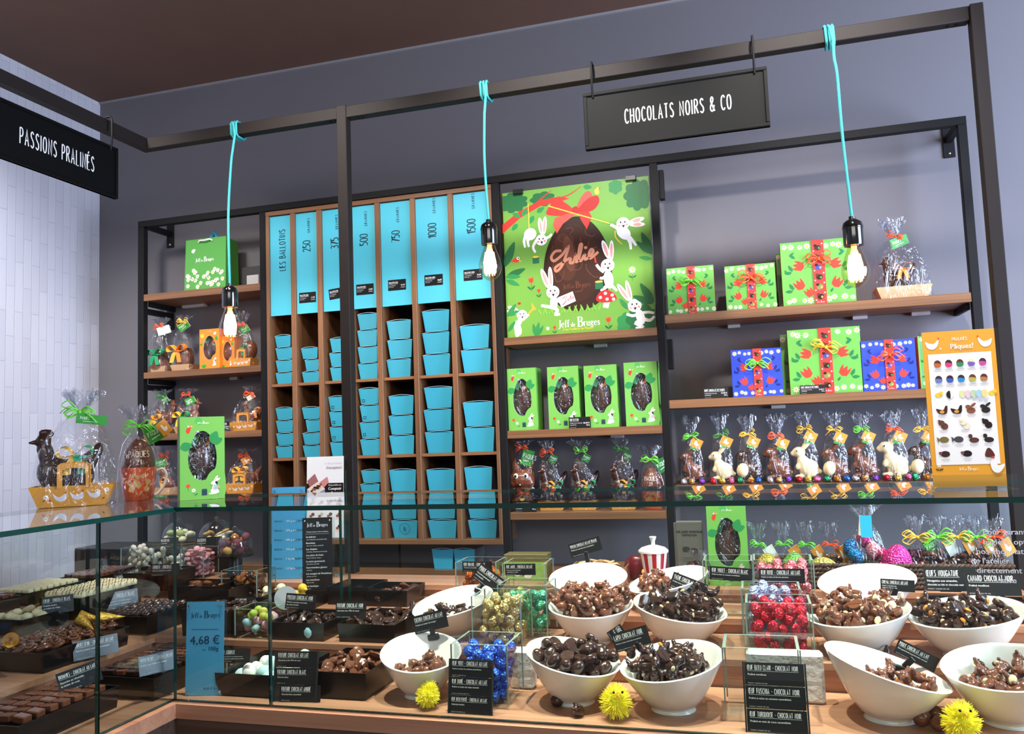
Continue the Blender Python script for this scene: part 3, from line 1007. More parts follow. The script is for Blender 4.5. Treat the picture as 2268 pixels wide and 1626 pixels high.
for z in (1.798, 1.491, 1.327):
    for (a, b), (c, d) in zip(DIV[:-1], DIV[1:]):
        mb = MB(); mb.box(b, c, SY + 0.004, 3.185, z - 0.012, z, WOODX, 0.0008); mb.obj('shelf', cab)
HEADS = ['', '250', '375', '500', '750', '1000', '1500']
PRICE = ['', '11,70', '17,55', '23,40', '35,10', '46,80', '70,20']
HB = [2.088, 2.087, 2.086, 2.085, 2.085, 2.083, 2.081]
CYAN = mat('cyan_header_panel', '#4db9d0', 0.38, 0, 0.4)
for i, ((a, b), (c, d)) in enumerate(zip(DIV[:-1], DIV[1:])):
    w = c - b; xm = (b + c) / 2
    mb = MB(); mb.box(b + 0.001, c - 0.001, SY + 0.006, SY + 0.010, 2.085, CT - 0.021, CYAN)
    A = Art()
    ink = '#081820'
    if i == 0:
        A.hand('LES BALLOTINS', xm + 0.022, 2.275, 0.028, ink, wt=0.12, sp=0.2, ang=PI / 2, sxk=.95)
    else:
        A.hand(HEADS[i], xm + 0.016, 2.345, 0.034, ink, wt=0.105, sp=0.13, ang=PI / 2)
        A.hand('GRAMMES', xm + 0.016, 2.445 if len(HEADS[i]) > 3 else 2.425, 0.0115, ink, wt=0.14, sp=0.42, ang=PI / 2)
        tw, th = min(0.078, w * .78), 0.044
        rot = 0.10 if i == 2 else 0.0
        ox = xm + (0.0 if i != 2 else 0.008); oz = 2.145 + 0.006 * i
        cs, sn = math.cos(rot), math.sin(rot)

        def tq(u, v):
            return (ox + u * cs - v * sn, oz + u * sn + v * cs)
        A.poly([tq(-tw / 2, -th / 2), tq(tw / 2, -th / 2), tq(tw / 2, th / 2), tq(-tw / 2, th / 2)], '#0c0c0e')
        p = tq(-tw * .45, th * .17); A.sans('BALLOTIN ' + HEADS[i] + 'G', p[0], p[1], 0.0062, '#ffffff', ang=rot, bold=.03, sxk=.62)
        p = tq(-tw * .45, th * .1); q = tq(tw * .05, th * .1); A.stroke([p, q], 0.0007, '#ffffff')
        p = tq(-tw * .45, -th * .08); A.sans('pour 25 à 30 chocolats', p[0], p[1], 0.0036, '#e8e8e8', ang=rot, sxk=.6)
        p = tq(-tw * .45, -th * .21); A.sans('selon vos envies', p[0], p[1], 0.0036, '#e8e8e8', ang=rot, sxk=.6)
        p = tq(tw * .44, -th * .1); A.sans(PRICE[i] + '€', p[0], p[1], 0.0062, '#ffffff', anchor='r', ang=rot, bold=.03, sxk=.7)
        p = tq(tw * .44, -th * .27); A.sans('la boîte', p[0], p[1], 0.0042, '#ffffff', anchor='r', ang=rot)
    A.into(mb, front(SY + 0.006)); mb.obj('header_panel', cab)

# ---------------------------------------------------------------- Easter poster in the centre bay
PW, PH = 0.572, 0.575
A = Art(); W_ = '#f7f7f4'; DG = '#1f6a3a'; MG = '#2d8a48'; PK = '#f0a59c'


def S(pts):
    return [(u * PW, v * PH) for u, v in pts]


def P1(p):
    return (p[0] * PW, p[1] * PH)


def cloud(c, rx, ry, col, n=9):
    x, y = P1(c); pts = []
    for k in range(n * 6):
        a = 2 * PI * k / (n * 6); q = .82 + .18 * abs(math.sin(n * a / 2))
        px_, py_ = x + rx * q * math.cos(a), y + ry * q * math.sin(a)
        pts.append((min(max(px_, .001), PW - .001), min(max(py_, .001), PH - .001)))
    A.poly(pts, col)


def el(c, rx, ry, col, rot=0.0):
    x, y = P1(c); A.ell(x, y, rx, ry, col, rot, 16)


def lf(c, L, Wd, ang, col):
    x, y = P1(c); A.leaf(x, y, L, Wd, ang, col)


cloud((0.0748, 0.9273), .062, .042, DG); cloud((0.2828, 0.9279), .052, .030, DG, 7); cloud((0.9304, 0.8819), .058, .062, DG); cloud((0.7808, 0.953), .028, .030, MG, 6)
cloud((0.8074, 0.0411), .036, .044, MG, 6); cloud((0.9184, 0.0638), .065, .056, DG, 7)
A.poly(S(((-0.0054, 0.7835), (-0.0074, 0.7195), (0.1194, 0.8145), (0.2654, 0.8823), (0.4232, 0.9003), (0.4702, 0.9108), (0.4009, 0.9328), (0.2587, 0.9187), (0.1129, 0.8591))), '#d8332c')
A.stroke(S(((0.2424, 0.9047), (0.2994, 0.9498), (0.3478, 0.9799))), .008, '#d8332c', True, .002); A.stroke(S(((0.4004, 0.9186), (0.4791, 0.9412), (0.5502, 0.9839))), .007, '#d8332c', True, .002)
for c, a in (((0.1197, 0.8224), 2.6), ((0.136, 0.8287), .9), ((0.2156, 0.8202), 4.2), ((0.2402, 0.8414), .5), ((0.1021, 0.7764), 3.9), ((0.5654, 0.9798), -.2)):
    lf(c, .034, .018, a, MG)
# egg with its raised lettering
_ex, _ey = P1((0.5016, 0.4667))
EW, EH = .131, .183
A.poly([(_ex + EW * math.cos(a) * (1 - .14 * math.sin(a)), _ey + EH * math.sin(a)) for a in [2 * PI * k / 48 for k in range(48)]], '#2a130c')
A.poly([(_ex - .014 + EW * .8 * math.cos(a) * (1 - .14 * math.sin(a)), _ey + .004 + EH * .84 * math.sin(a)) for a in [2 * PI * k / 40 for k in range(40)]], '#38190f')
A.ell(_ex - .045, _ey + .03, .045, .095, '#4a2618', .1); A.ell(_ex - .03, _ey + .04, .022, .07, '#63392a', .1)
for pts in (((0.4317, 0.7071), (0.4706, 0.711), (0.4852, 0.69), (0.4613, 0.669), (0.4829, 0.6278), (0.4661, 0.5905)), ((0.57, 0.697), (0.5686, 0.6583), (0.6136, 0.6383), (0.6293, 0.6523)), ((0.3421, 0.6023), (0.3324, 0.5483), (0.3421, 0.4925), (0.3285, 0.439)), ((0.5295, 0.6388), (0.5354, 0.5916)), ((0.5609, 0.4576), (0.5671, 0.4184), (0.6108, 0.3685), (0.641, 0.3659)), ((0.3432, 0.4142), (0.3568, 0.3585), (0.3961, 0.3708), (0.4139, 0.4316)), ((0.453, 0.4438), (0.4755, 0.4263), (0.5217, 0.4301), (0.5384, 0.4673)), ((0.5896, 0.6097), (0.58, 0.5564), (0.6411, 0.5661)), ((0.3914, 0.6681), (0.3825, 0.6376), (0.4207, 0.6182)), ((0.4777, 0.2789), (0.5238, 0.2831), (0.5326, 0.3132))):
    A.stroke(S(pts), .0022, '#6f4030', True)
CO = '#c9876a'
for pts in (((0.3992, 0.5616), (0.3563, 0.5617), (0.3276, 0.5252), (0.3462, 0.4984), (0.4021, 0.534), (0.4466, 0.5845), (0.4247, 0.5164), (0.3954, 0.4566), (0.3593, 0.4269), (0.3524, 0.4525), (0.4001, 0.4796), (0.4553, 0.5058), (0.4542, 0.4763), (0.4774, 0.4789), (0.4961, 0.5254), (0.4929, 0.4807), (0.5125, 0.4929), (0.5389, 0.5835), (0.526, 0.5848), (0.5131, 0.5083), (0.5275, 0.4822), (0.5558, 0.5238), (0.5546, 0.4906), (0.5778, 0.4986), (0.6134, 0.534), (0.6027, 0.5527), (0.5849, 0.525), (0.5928, 0.4934), (0.6474, 0.5308)),):
    A.stroke(S(pts), .0105, CO, True)
x_, y_ = P1((0.5636, 0.5672)); A.ell(x_, y_, .006, .006, CO)
x_, y_ = P1((0.493, 0.3203)); A.logo(x_, y_ - .008, .018, '#6b3c2b', ang=.03)
# satin bow
RD = '#d9342c'; RD2 = '#b32420'; RD3 = '#ec5548'
A.shape(S(((0.5015, 0.8172), (0.4306, 0.8916), (0.369, 0.9143), (0.3031, 0.8307), (0.3494, 0.806), (0.435, 0.7969))), RD, 3); A.shape(S(((0.5095, 0.8242), (0.5474, 0.9099), (0.5949, 0.9474), (0.6242, 0.9168), (0.6143, 0.8556), (0.5515, 0.8157))), RD3, 3)
A.shape(S(((0.5171, 0.8194), (0.585, 0.89), (0.6544, 0.9094), (0.6694, 0.865), (0.628, 0.8152), (0.5665, 0.8063))), RD2, 3)
A.poly(S(((0.49, 0.8184), (0.3645, 0.7886), (0.3472, 0.7432), (0.3723, 0.6817), (0.4175, 0.7438), (0.5047, 0.7973))), RD3); A.poly(S(((0.5206, 0.8112), (0.5415, 0.7544), (0.5774, 0.69), (0.6148, 0.77), (0.5971, 0.8069))), RD)
A.ell(P1((0.5072, 0.8244))[0], P1((0.5072, 0.8244))[1], .014, .016, RD2)
YL = '#e9c84a'
A.stroke(S(((0.3205, 0.8762), (0.52, 0.7957), (0.7299, 0.7116))), .0042, YL); A.stroke(S(((0.7654, 0.6618), (0.7673, 0.6155), (0.8063, 0.5658))), .0042, YL, True); A.stroke(S(((0.1804, 0.9115), (0.1822, 0.8238), (0.1809, 0.7365))), .0035, YL)


def rab(head, hr, ears, body, limbs, face=1):
    for (c, rx, ry, ro) in ears:
        el(c, rx, ry, W_, ro); el(c, rx * .5, ry * .72, PK, ro)
    for pts, w0, w1 in limbs:
        A.stroke(S(pts), w0, W_, True, w1)
    for (c, rx, ry, ro) in body:
        el(c, rx, ry, W_, ro)
    el(head, hr, hr * .95, W_); x, y = P1(head)
    A.ell(x - hr * .35, y + hr * .2, hr * .12, hr * .15, '#1c1616', 0, 8); A.ell(x + hr * .3, y + hr * .2, hr * .12, hr * .15, '#1c1616', 0, 8)
    A.ell(x - hr * .58 * face, y - hr * .28, hr * .2, hr * .17, PK, 0, 8); A.ell(x + hr * .58 * face, y - hr * .22, hr * .2, hr * .17, PK, 0, 8)
    A.poly([(x - hr * .2, y - hr * .3), (x + hr * .28, y - hr * .22), (x + hr * .08, y - hr * .68)], '#2a1414'); A.ell(x - hr * .02, y - hr * .08, hr * .09, hr * .07, '#d84a3a', 0, 6)


rab((0.2636, 0.6491), .023, [((0.2621, 0.7441), .0095, .034, .1), ((0.289, 0.7452), .009, .036, -.12)], [((0.1874, 0.6962), .025, .024, .3)], [(((0.1554, 0.6914), (0.1421, 0.653), (0.1486, 0.6088)), .013, .008), (((0.1707, 0.674), (0.1681, 0.6426), (0.175, 0.6102)), .013, .008), (((0.2297, 0.6524), (0.2043, 0.6075), (0.2188, 0.5682)), .012, .008), (((0.289, 0.6546), (0.3209, 0.6672), (0.3372, 0.6829)), .011, .009)])
rab((0.8193, 0.7024), .025, [((0.9112, 0.6868), .030, .009, -.08), ((0.9087, 0.7145), .030, .010, .18)], [((0.8205, 0.6409), .022, .032, .7)], [(((0.7952, 0.6588), (0.7663, 0.6848), (0.7356, 0.7033)), .014, .010), (((0.8381, 0.6162), (0.8587, 0.576), (0.8626, 0.5261)), .017, .008), (((0.8458, 0.6231), (0.8774, 0.5818), (0.8982, 0.5479)), .014, .008)])
rab((0.7055, 0.4356), .026, [((0.6968, 0.5416), .011, .038, .28), ((0.7347, 0.5304), .0095, .040, -.06)], [((0.7077, 0.3412), .018, .036, .1)], [(((0.6797, 0.3934), (0.6506, 0.4189), (0.6305, 0.4476)), .013, .010), (((0.686, 0.3622), (0.6631, 0.3526), (0.6497, 0.3575)), .012, .009), (((0.7064, 0.3069), (0.6717, 0.2829), (0.6523, 0.2691)), .016, .009), (((0.7176, 0.306), (0.7428, 0.2811), (0.7584, 0.2608)), .014, .008)])
A.stroke(S(((0.6279, 0.4594), (0.6219, 0.4984))), .006, '#d8402a')
x_, y_ = P1((0.6425, 0.3082)); A.rect(x_ - .015, y_ - .014, x_ + .015, y_ + .014, '#1f6b46'); A.ell(x_, y_ + .014, .015, .004, YL)
x_, y_ = P1((0.2194, 0.5153)); A.rect(x_ - .013, y_ - .013, x_ + .013, y_ + .013, '#1f6b46'); A.ell(x_, y_ + .013, .013, .004, YL)
A.stroke(S(((0.678, 0.1564), (0.6884, 0.1938), (0.6919, 0.224))), .022, '#efe9dc'); A.shape(S(((0.6198, 0.2103), (0.6406, 0.2586), (0.6863, 0.2741), (0.7341, 0.2513), (0.7533, 0.2079), (0.6868, 0.1901))), '#d9282a', 4)
for c in ((0.6469, 0.2274), (0.6817, 0.2515), (0.6914, 0.2126), (0.7261, 0.2367), (0.734, 0.2094)):
    el(c, .0062, .0058, W_)
for k in range(30):
    u = (0.2291, 0.1809)[0] + .40 * k / 29; A.leaf(u * PW, (0.3727, 0.1536)[1] * PH - .006, .022 + .012 * ((k * 7) % 5) / 5, .006, PI / 2 + .5 * math.sin(k * 2.1), '#7fbf45' if k % 3 else '#5fa63a')
rab((0.3286, 0.289), .026, [((0.2779, 0.3845), .011, .042, .32), ((0.3173, 0.3891), .0095, .042, .04)], [((0.3322, 0.2163), .015, .028, 0)], [(((0.3272, 0.1856), (0.2807, 0.1967), (0.2433, 0.2049)), .014, .010), (((0.335, 0.185), (0.3537, 0.1642), (0.3411, 0.138), (0.3722, 0.1381)), .014, .009), (((0.3449, 0.2426), (0.3676, 0.2253), (0.3825, 0.2087)), .012, .009)])
A.poly(S(((0.3591, 0.2493), (0.464, 0.2831), (0.483, 0.2167), (0.383, 0.1808))), '#fbfaf6'); A.stroke(S(((0.4071, 0.2457), (0.3913, 0.2391), (0.4189, 0.2525), (0.4057, 0.207), (0.3915, 0.2003), (0.4216, 0.2213), (0.4314, 0.2361), (0.4356, 0.2241), (0.4456, 0.2427), (0.4515, 0.2578), (0.449, 0.2309), (0.4609, 0.2416), (0.4673, 0.2488), (0.4637, 0.2336), (0.4716, 0.2392))), .002, '#d8485a', True)
rab((0.1092, 0.1518), .021, [((0.0506, 0.1953), .026, .009, -.5), ((0.0436, 0.1769), .024, .008, -.25)], [((0.0744, 0.0661), .014, .03, .3)], [(((0.1046, 0.1348), (0.0834, 0.097), (0.0656, 0.0431), (0.0724, 0.0073)), .022, .012), (((0.1121, 0.1186), (0.1366, 0.1366), (0.1569, 0.1508)), .011, .008)])
A.poly(S(((0.1493, 0.1616), (0.1796, 0.1884), (0.1779, 0.2317), (0.2094, 0.1824), (0.1839, 0.1763), (0.1593, 0.1507))), '#efa63a')
rab((0.8695, 0.1561), .026, [((0.7995, 0.2477), .0105, .040, .55), ((0.8354, 0.2571), .0095, .040, .2)], [((0.903, 0.0799), .016, .03, .25)], [(((0.8907, 0.0996), (0.8536, 0.0909), (0.8137, 0.105)), .012, .009), (((0.9165, 0.1053), (0.9566, 0.1062), (0.9926, 0.0977)), .011, .009), (((0.9036, 0.0573), (0.8736, 0.0405), (0.9128, 0.0154), (0.8686, 0.0085)), .015, .009), (((0.9186, 0.0676), (0.9617, 0.0534), (0.9932, 0.0775)), .014, .009)])
for c, L, a in (((-0.0002, 0.4912), .105, 1.15), ((0.0054, 0.4151), .085, .35), ((0.0057, 0.423), .06, -.1), ((0.0049, 0.3992), .06, -.45), ((0.9959, 0.4871), .075, 2.4), ((0.9978, 0.4794), .095, 1.95), ((0.9965, 0.4493), .05, 2.9), ((0.9917, 0.1637), .09, 2.1), ((0.988, 0.1603), .08, 2.7), ((0.8261, 0.1381), .05, 2.2), ((0.0049, 0.1496), .06, .9), ((0.0092, 0.1572), .05, .3), ((0.0072, 0.0468), .05, .9), ((0.1993, 0.0034), .055, 1.3), ((0.1993, 0.0018), .05, 1.75), ((0.2112, 0.0042), .045, 1.0)):
    lf(c, L, L * .3, a, DG if L > .07 else MG)
for c, h_ in (((0.1808, 0.3847), .024), ((0.2312, 0.3092), .016), ((0.6937, 0.0791), .022), ((0.3303, 0.0534), .014)):
    x, y = P1(c); A.stroke([(x, y - h_ * .4), (x + .002, y - h_ * 1.8)], .0016, DG); A.leaf(x, y - h_ * 1.6, h_ * .9, h_ * .3, .8, DG); A.leaf(x, y - h_ * 1.6, h_ * .9, h_ * .3, 2.4, DG); A.tulip(x, y, h_, .1)
x, y = P1((0.8645, 0.3913)); A.stroke([(x, y - .012), (x - .002, y - .042)], .0016, DG); A.leaf(x, y - .03, .018, .006, .5, DG); A.leaf(x, y - .03, .018, .006, 2.6, DG); A.daisy(x, y, .015)
x, y = P1((0.2833, 0.0487)); A.tulip(x, y, .014, 0, W_)
x, y = P1((0.0817, 0.5277)); A.ell(x, y, .013, .009, '#d8332c'); A.poly([(x - .010, y), (x - .022, y + .006), (x - .014, y - .007)], '#d8332c'); A.ell(x + .008, y + .007, .006, .006, W_); A.ell(x + .009, y + .007, .0025, .003, '#222'); A.poly([(x + .012, y), (x + .024, y - .006), (x + .011, y - .006)], '#e9b13a')
x, y = P1((0.6554, 0.935)); A.ell(x, y, .009, .012, '#efc24a', .3); A.ell(x + .004, y + .011, .006, .006, '#efc24a'); A.poly([(x + .008, y + .012), (x + .017, y + .017), (x + .008, y + .007)], '#d8402a')
x, y = P1((0.0919, 0.2317)); A.ell(x, y, .007, .005, '#c8242a')
x, y = P1((0.4967, 0.0694)); A.logo(x, y - .012, .027, '#fdfdf8'); x, y = P1((0.4892, 0.033)); A.sans("C'est l'eufforie de Pâques!", x, y - .004, .0088, '#f2cf3a', anchor='c', bold=.03, sxk=.9)
pt = thing('easter_poster', 'green Easter poster with a big chocolate egg, red bow and white rabbits', 'poster', (-0.60054, 3.034, 1.9245), 0)
mb = MB(); mb.box(-PW / 2, PW / 2, 0, .004, 0, PH, mat('poster_green', '#6fa742', .4, 0, .35))
A.into(mb, lambda u, v, e: (u - PW / 2, -e * .8, v)); mb.obj('printed_sheet', pt)
for xx in (-.22, .22):
    mb = MB(); mb.box(xx - .02, xx + .02, -.012, .008, PH - .012, PH + .006, BLACKP, .001); mb.obj('binder_clip', pt)

# ---------------------------------------------------------------- ballotin boxes
DOTS = bpy.data.materials.new('black_card_with_fine_dots'); DOTS.use_nodes = True
_nt = DOTS.node_tree; _b = _nt.nodes['Principled BSDF']; _b.inputs['Roughness'].default_value = 0.45
_tc = _nt.nodes.new('ShaderNodeTexCoord'); _mp = _nt.nodes.new('ShaderNodeMapping'); _mp.inputs['Scale'].default_value = (1, 150, 150); _mp.inputs['Rotation'].default_value = (PI / 4, 0, 0)
_vo = _nt.nodes.new('ShaderNodeTexVoronoi'); _vo.inputs['Randomness'].default_value = 0.0; _vo.inputs['Scale'].default_value = 1.0
_cr = _nt.nodes.new('ShaderNodeValToRGB'); _cr.color_ramp.elements[0].position = 0.22; _cr.color_ramp.elements[0].color = (0.32, 0.38, 0.44, 1)
_cr.color_ramp.elements[1].position = 0.3; _cr.color_ramp.elements[1].color = (0.006, 0.006, 0.008, 1)
_nt.links.new(_tc.outputs['Object'], _mp.inputs['Vector']); _nt.links.new(_mp.outputs['Vector'], _vo.inputs['Vector'])
_nt.links.new(_vo.outputs['Distance'], _cr.inputs['Fac']); _nt.links.new(_cr.outputs['Color'], _b.inputs['Base Color'])
LIDM = mat('pale_card_edge', '#bfe3ec', 0.5)


def ballotin(w, h, d, label, loc, rz, group, seal=False, mark=False):
    """Tapering box: blue front and back, dotted gussets, arched lid."""
    t = thing('ballotin_box', label, 'chocolate box', loc, rz, group)
    a, b = w * .5, w * .42; dt, db = d * .5, d * .44; hh = h - 0.006
    V = [(-b, -db, 0), (b, -db, 0), (b, db, 0), (-b, db, 0), (-a, -dt, hh), (a, -dt, hh), (a, dt, hh), (-a, dt, hh)]
    mb = MB(); mb.add(V, [(0, 1, 5, 4), (2, 3, 7, 6)], BLUEB); mb.add(V, [(3, 2, 1, 0)], CARD)
    if seal or mark:
        A = Art()
        if seal:
            for r0 in (.023, .0195):
                A.stroke([(r0 * math.cos(q * PI / 14), h * .5 + r0 * math.sin(q * PI / 14)) for q in range(29)], .0007, '#1d5d72')
            A.logo(-.001, h * .5 - .006, .001, '#1d5d72')
            for quad in ([(-.004, -.008, .003), (-.004, .009, .003)], [(-.005, .009, .001), (.004, .007, .0015), (.004, .002, .0015), (-.003, 0, .001)], [(-.003, 0, .001), (.006, -.003, .002), (.004, -.008, .0015), (-.006, -.008, .001)]):
                A._put(_strip([(x, h * .5 + y) for x, y, _ in quad], [_[2] for _ in quad]), '#1d5d72')
        else:
            for q in ((0, 0, .012, .002), (0, .01, .012, .012), (0, 0, .002, .012), (.01, 0, .012, .012)):
                A.rect(-w * .36 + q[0], h * .12 + q[1], -w * .36 + q[2], h * .12 + q[3], '#17343f')
        A.into(mb, lambda u, v, e: (u, -db - (dt - db) * v / hh - e - 0.0003, v))
    mb.obj('box_body', t)
    for s in (1, -1):
        mb = MB(); q = [(1, 2, 6, 5)] if s > 0 else [(3, 0, 4, 7)]
        mb.add(V, q, DOTS); mb.obj('dotted_gusset', t)
    mb = MB(); n = 8; vs = []
    for i in range(n + 1):
        x = -a + 2 * a * i / n; z = hh + 0.006 * (1 - (2 * i / n - 1) ** 2)
        vs += [(x, -dt - .0008, z - .0012), (x, -dt - .0008, z), (x, dt, z)]
    mb.add(vs, [(i * 3, i * 3 + 3, i * 3 + 4, i * 3 + 1) for i in range(n)], LIDM)
    mb.add(vs, [(i * 3 + 1, i * 3 + 4, i * 3 + 5, i * 3 + 2) for i in range(n)], CARD)
    mb.obj('arched_lid', t)
    return t


STACKS = ((0, 0, 4, -1.8653, 1.798, 0.0774, 0.0525), (1, 0, 3, -1.7411, 1.798, 0.0778, 0.05), (2, 0, 3, -1.6063, 1.798, 0.0842, 0.0604), (3, 0, 4, -1.4761, 1.798, 0.0888, 0.0683), (4, 0, 3, -1.3389, 1.798, 0.1063, 0.0782), (5, 0, 3, -1.1804, 1.798, 0.1151, 0.0877), (6, 0, 2, -1.0145, 1.798, 0.123, 0.0959), (0, 1, 4, -1.8635, 1.491, 0.0809, 0.0531), (1, 1, 4, -1.7392, 1.491, 0.0815, 0.0523), (2, 1, 4, -1.614, 1.491, 0.084, 0.062), (3, 1, 4, -1.4754, 1.491, 0.0901, 0.0685), (4, 1, 3, -1.3382, 1.491, 0.1076, 0.0794), (5, 1, 3, -1.179, 1.491, 0.1181, 0.0881), (6, 1, 2, -1.0124, 1.491, 0.1235, 0.0994), (2, 2, 1, -1.6123, 1.327, 0.0874, 0.1018), (3, 2, 2, -1.4769, 1.327, 0.0873, 0.0546), (4, 2, 1, -1.3335, 1.327, 0.117, 0.1078), (5, 2, 1, -1.1785, 1.327, 0.1168, 0.1056), (6, 2, 1, -1.0191, 1.327, 0.1138, 0.1106), (0, 3, 2, -1.866, 1.161, 0.0759, 0.0748), (1, 3, 2, -1.7417, 1.161, 0.0744, 0.0748), (2, 3, 2, -1.6165, 1.161, 0.079, 0.0748), (3, 3, 2, -1.4769, 1.161, 0.0871, 0.0748), (4, 3, 2, -1.335, 1.161, 0.114, 0.0748), (5, 3, 2, -1.1787, 1.161, 0.1185, 0.0748), (6, 3, 2, -1.0112, 1.161, 0.1168, 0.0748))
HN = ['LES BALLOTINS', '250', '375', '500', '750', '1000', '1500']
SN = ['top', 'second', 'third', 'bottom']
ORD = {1: ['only box'], 2: ['lower box', 'upper box'], 3: ['lowest of three', 'middle of three', 'topmost of three'], 4: ['lowest of four', 'second of four from below', 'third of four from below', 'topmost of four']}
RB = random.Random(5)
for col, row, n, xc, z, w, h in STACKS:
    d = min(0.135, w * 1.35)
    for k in range(n):
        rz = RB.uniform(-0.03, 0.03)
        if col == 1 and row in (0, 1) and k == (1 if row == 0 else 2):
            rz = 0.2
        dx = RB.uniform(-0.0025, 0.0025)
        ww = w - (0.018 if abs(rz) > .1 else 0)
        ballotin(ww, h - 0.001, d, 'turquoise ballotin box, %s, %s shelf, %s column' % (ORD[n][k], SN[row], HN[col]),
                 (xc + dx, 3.024 + d / 2, z + k * h + 0.0005), rz, 'ballotin boxes in the pigeonholes',
                 seal=(col == 4 and row == 3 and k == 0), mark=(col in (2, 3) and row == 1 and k > 0))
ballotin(0.088, 0.082, 0.12, 'turquoise ballotin box on the worktop under the pigeonholes, left of two', (-1.18095, 3.09, 1.0415), 0.02, 'ballotin boxes on the worktop')
ballotin(0.088, 0.082, 0.12, 'turquoise ballotin box on the worktop under the pigeonholes, right of two', (-1.08984, 3.09, 1.0415), -0.02, 'ballotin boxes on the worktop')


# ---------------------------------------------------------------- raffia bows and tags
RAF = {'green': mat('green_raffia', '#6fd63a', 0.5), 'orange': mat('orange_raffia', '#f2591f', 0.5), 'yellow': mat('yellow_raffia', '#f0bb2a', 0.5), 'dgreen': mat('dark_green_raffia', '#3f8f2c', 0.5)}


def bow(parent, loc, size, colour, seed=0, flat=True):
    r = random.Random(seed); mb = MB(); m = RAF[colour]; x0, y0, z0 = loc
    for k in range(11):
        s = 1 if k % 2 else -1
        L = size * r.uniform(.6, 1.0); up = r.uniform(-.35, .45)
        if k < 6:     # loops
            p = [(0, -.002, 0), (s * L * .5, -.006 - size * .1, L * (.25 + up)), (s * L * .9, -.006 - size * .06, L * up), (s * L * .5, -.008, L * (up - .22)), (0, -.004, 0)]
        else:         # loose ends
            p = [(0, -.003, 0), (s * L * .45, -.008 - size * .12, L * (up * .7 + .1)), (s * L * .95, -.008, L * (up - .35))]
        p = [(x0 + a, y0 + b, z0 + c) for a, b, c in smooth_path(p, 4)]
        mb.ribbon(p, size * .07, (0.15, 0.3, 1), m, 0.0007)
    mb.ell((x0, y0 - .005, z0), (size * .12, size * .1, size * .12), m, 8)
    return mb.obj('raffia_bow', parent)


# ---------------------------------------------------------------- gift boxes with printed flowers
def gift_box(w, h, d, base, bowc, label, loc, rz=0.0, seed=1, big=False):
    t = thing('gift_box', label, 'gift box', loc, rz, 'flower printed gift boxes')
    r = random.Random(seed)
    B = mat('gift_box_' + base, {'green': '#66b048', 'blue': '#2444d0'}[base], 0.42); S = mat('gift_box_red_side', '#c8402c', 0.45)
    mb = MB(); V = [(x, y, z) for z in (0, h) for y in (0, d) for x in (-w / 2, w / 2)]
    mb.add(V, [(0, 1, 5, 4)], B); mb.add(V, [(2, 6, 7, 3), (0, 4, 6, 2), (1, 3, 7, 5), (4, 5, 7, 6), (0, 2, 3, 1)], S)
    A = Art(); lf = '#1d7a45' if base == 'green' else '#16276f'
    for zz in (h * .92, h * .085):
        for k in range(9):
            x = -w * .44 + w * .88 * k / 8 + r.uniform(-.03, .03) * w
            if abs(x) < w * .1:
                continue
            A.daisy(x, zz + r.uniform(-.02, .022) * h, w * r.uniform(.04, .055))
    for sx in (-1, 1):
        for zz, an in ((.62, .35), (.33, .25)):
            x = sx * w * .26; z = h * zz
            A.tulip(x, z, w * .17, sx * -an - (.9 if zz > .5 else .3) * sx)
            A.stroke([(x + sx * w * .07, z - h * .04), (x + sx * w * .12, z - h * .11)], w * .008, lf)
            A.leaf(x + sx * w * .09, z - h * .07, w * .1, w * .045, PI / 2 - sx * .5, lf); A.leaf(x + sx * w * .1, z - h * .1, w * .1, w * .045, -PI / 2 + sx * 1.6, lf)
        A.leaf(sx * w * .3, h * .74, w * .1, w * .04, PI / 2 - sx * .9, lf); A.leaf(sx * w * .38, h * .78, w * .09, w * .035, PI / 2 + sx * .9, lf)
        A.leaf(sx * w * .42, h * .5, w * .08, w * .03, PI / 2 - sx * .4, lf); A.leaf(sx * w * .16, h * .18, w * .07, w * .03, sx, lf)
    A.tulip(-w * .13, h * .2, w * .14, .5)
    A.into(mb, front(-0.0001)); mb.obj('box_body', t)
    mb = MB(); bw = w * .17
    mb.box(-bw / 2 + w * .02, bw / 2 + w * .02, -0.0025, d + .001, h * .002, h + .001, mat('red_paper_band', '#d8352c', 0.45))
    A = Art(); k = 6 if big else 5
    for i in range(k):
        z = h * (.88 - .76 * i / (k - 1)); x = w * .02
        c = ['#4a2318', '#6b3a24', '#3a4fa0', '#2c1510', '#7d8f4a', '#241411'][i % 6]
        A.ell(x, z, bw * .28, bw * .24, c, 0.3, 12); A.ell(x - bw * .18, z + bw * .2, bw * .14, bw * .12, '#5d3222' if i % 2 else '#2a1712', 0, 8)
        A.ell(x + bw * .12, z - bw * .03, bw * .09, bw * .11, '#d9a66a' if i % 3 else '#3f9a5a', 0, 8)
        A.ell(x + bw * .36, z + h * .06, bw * .07, bw * .07, '#f6d9d2', 0, 6); A.ell(x - bw * .36, z - h * .05, bw * .06, bw * .06, '#f6d9d2', 0, 6)
    A.logo(w * .02, h * .03, w * .018, '#ffe9e0')
    A.into(mb, front(-0.0026)); mb.obj('paper_band', t)
    bow(t, (w * .02, -0.006, h * .70), w * .30 if not big else w * .24, bowc, seed)
    return t


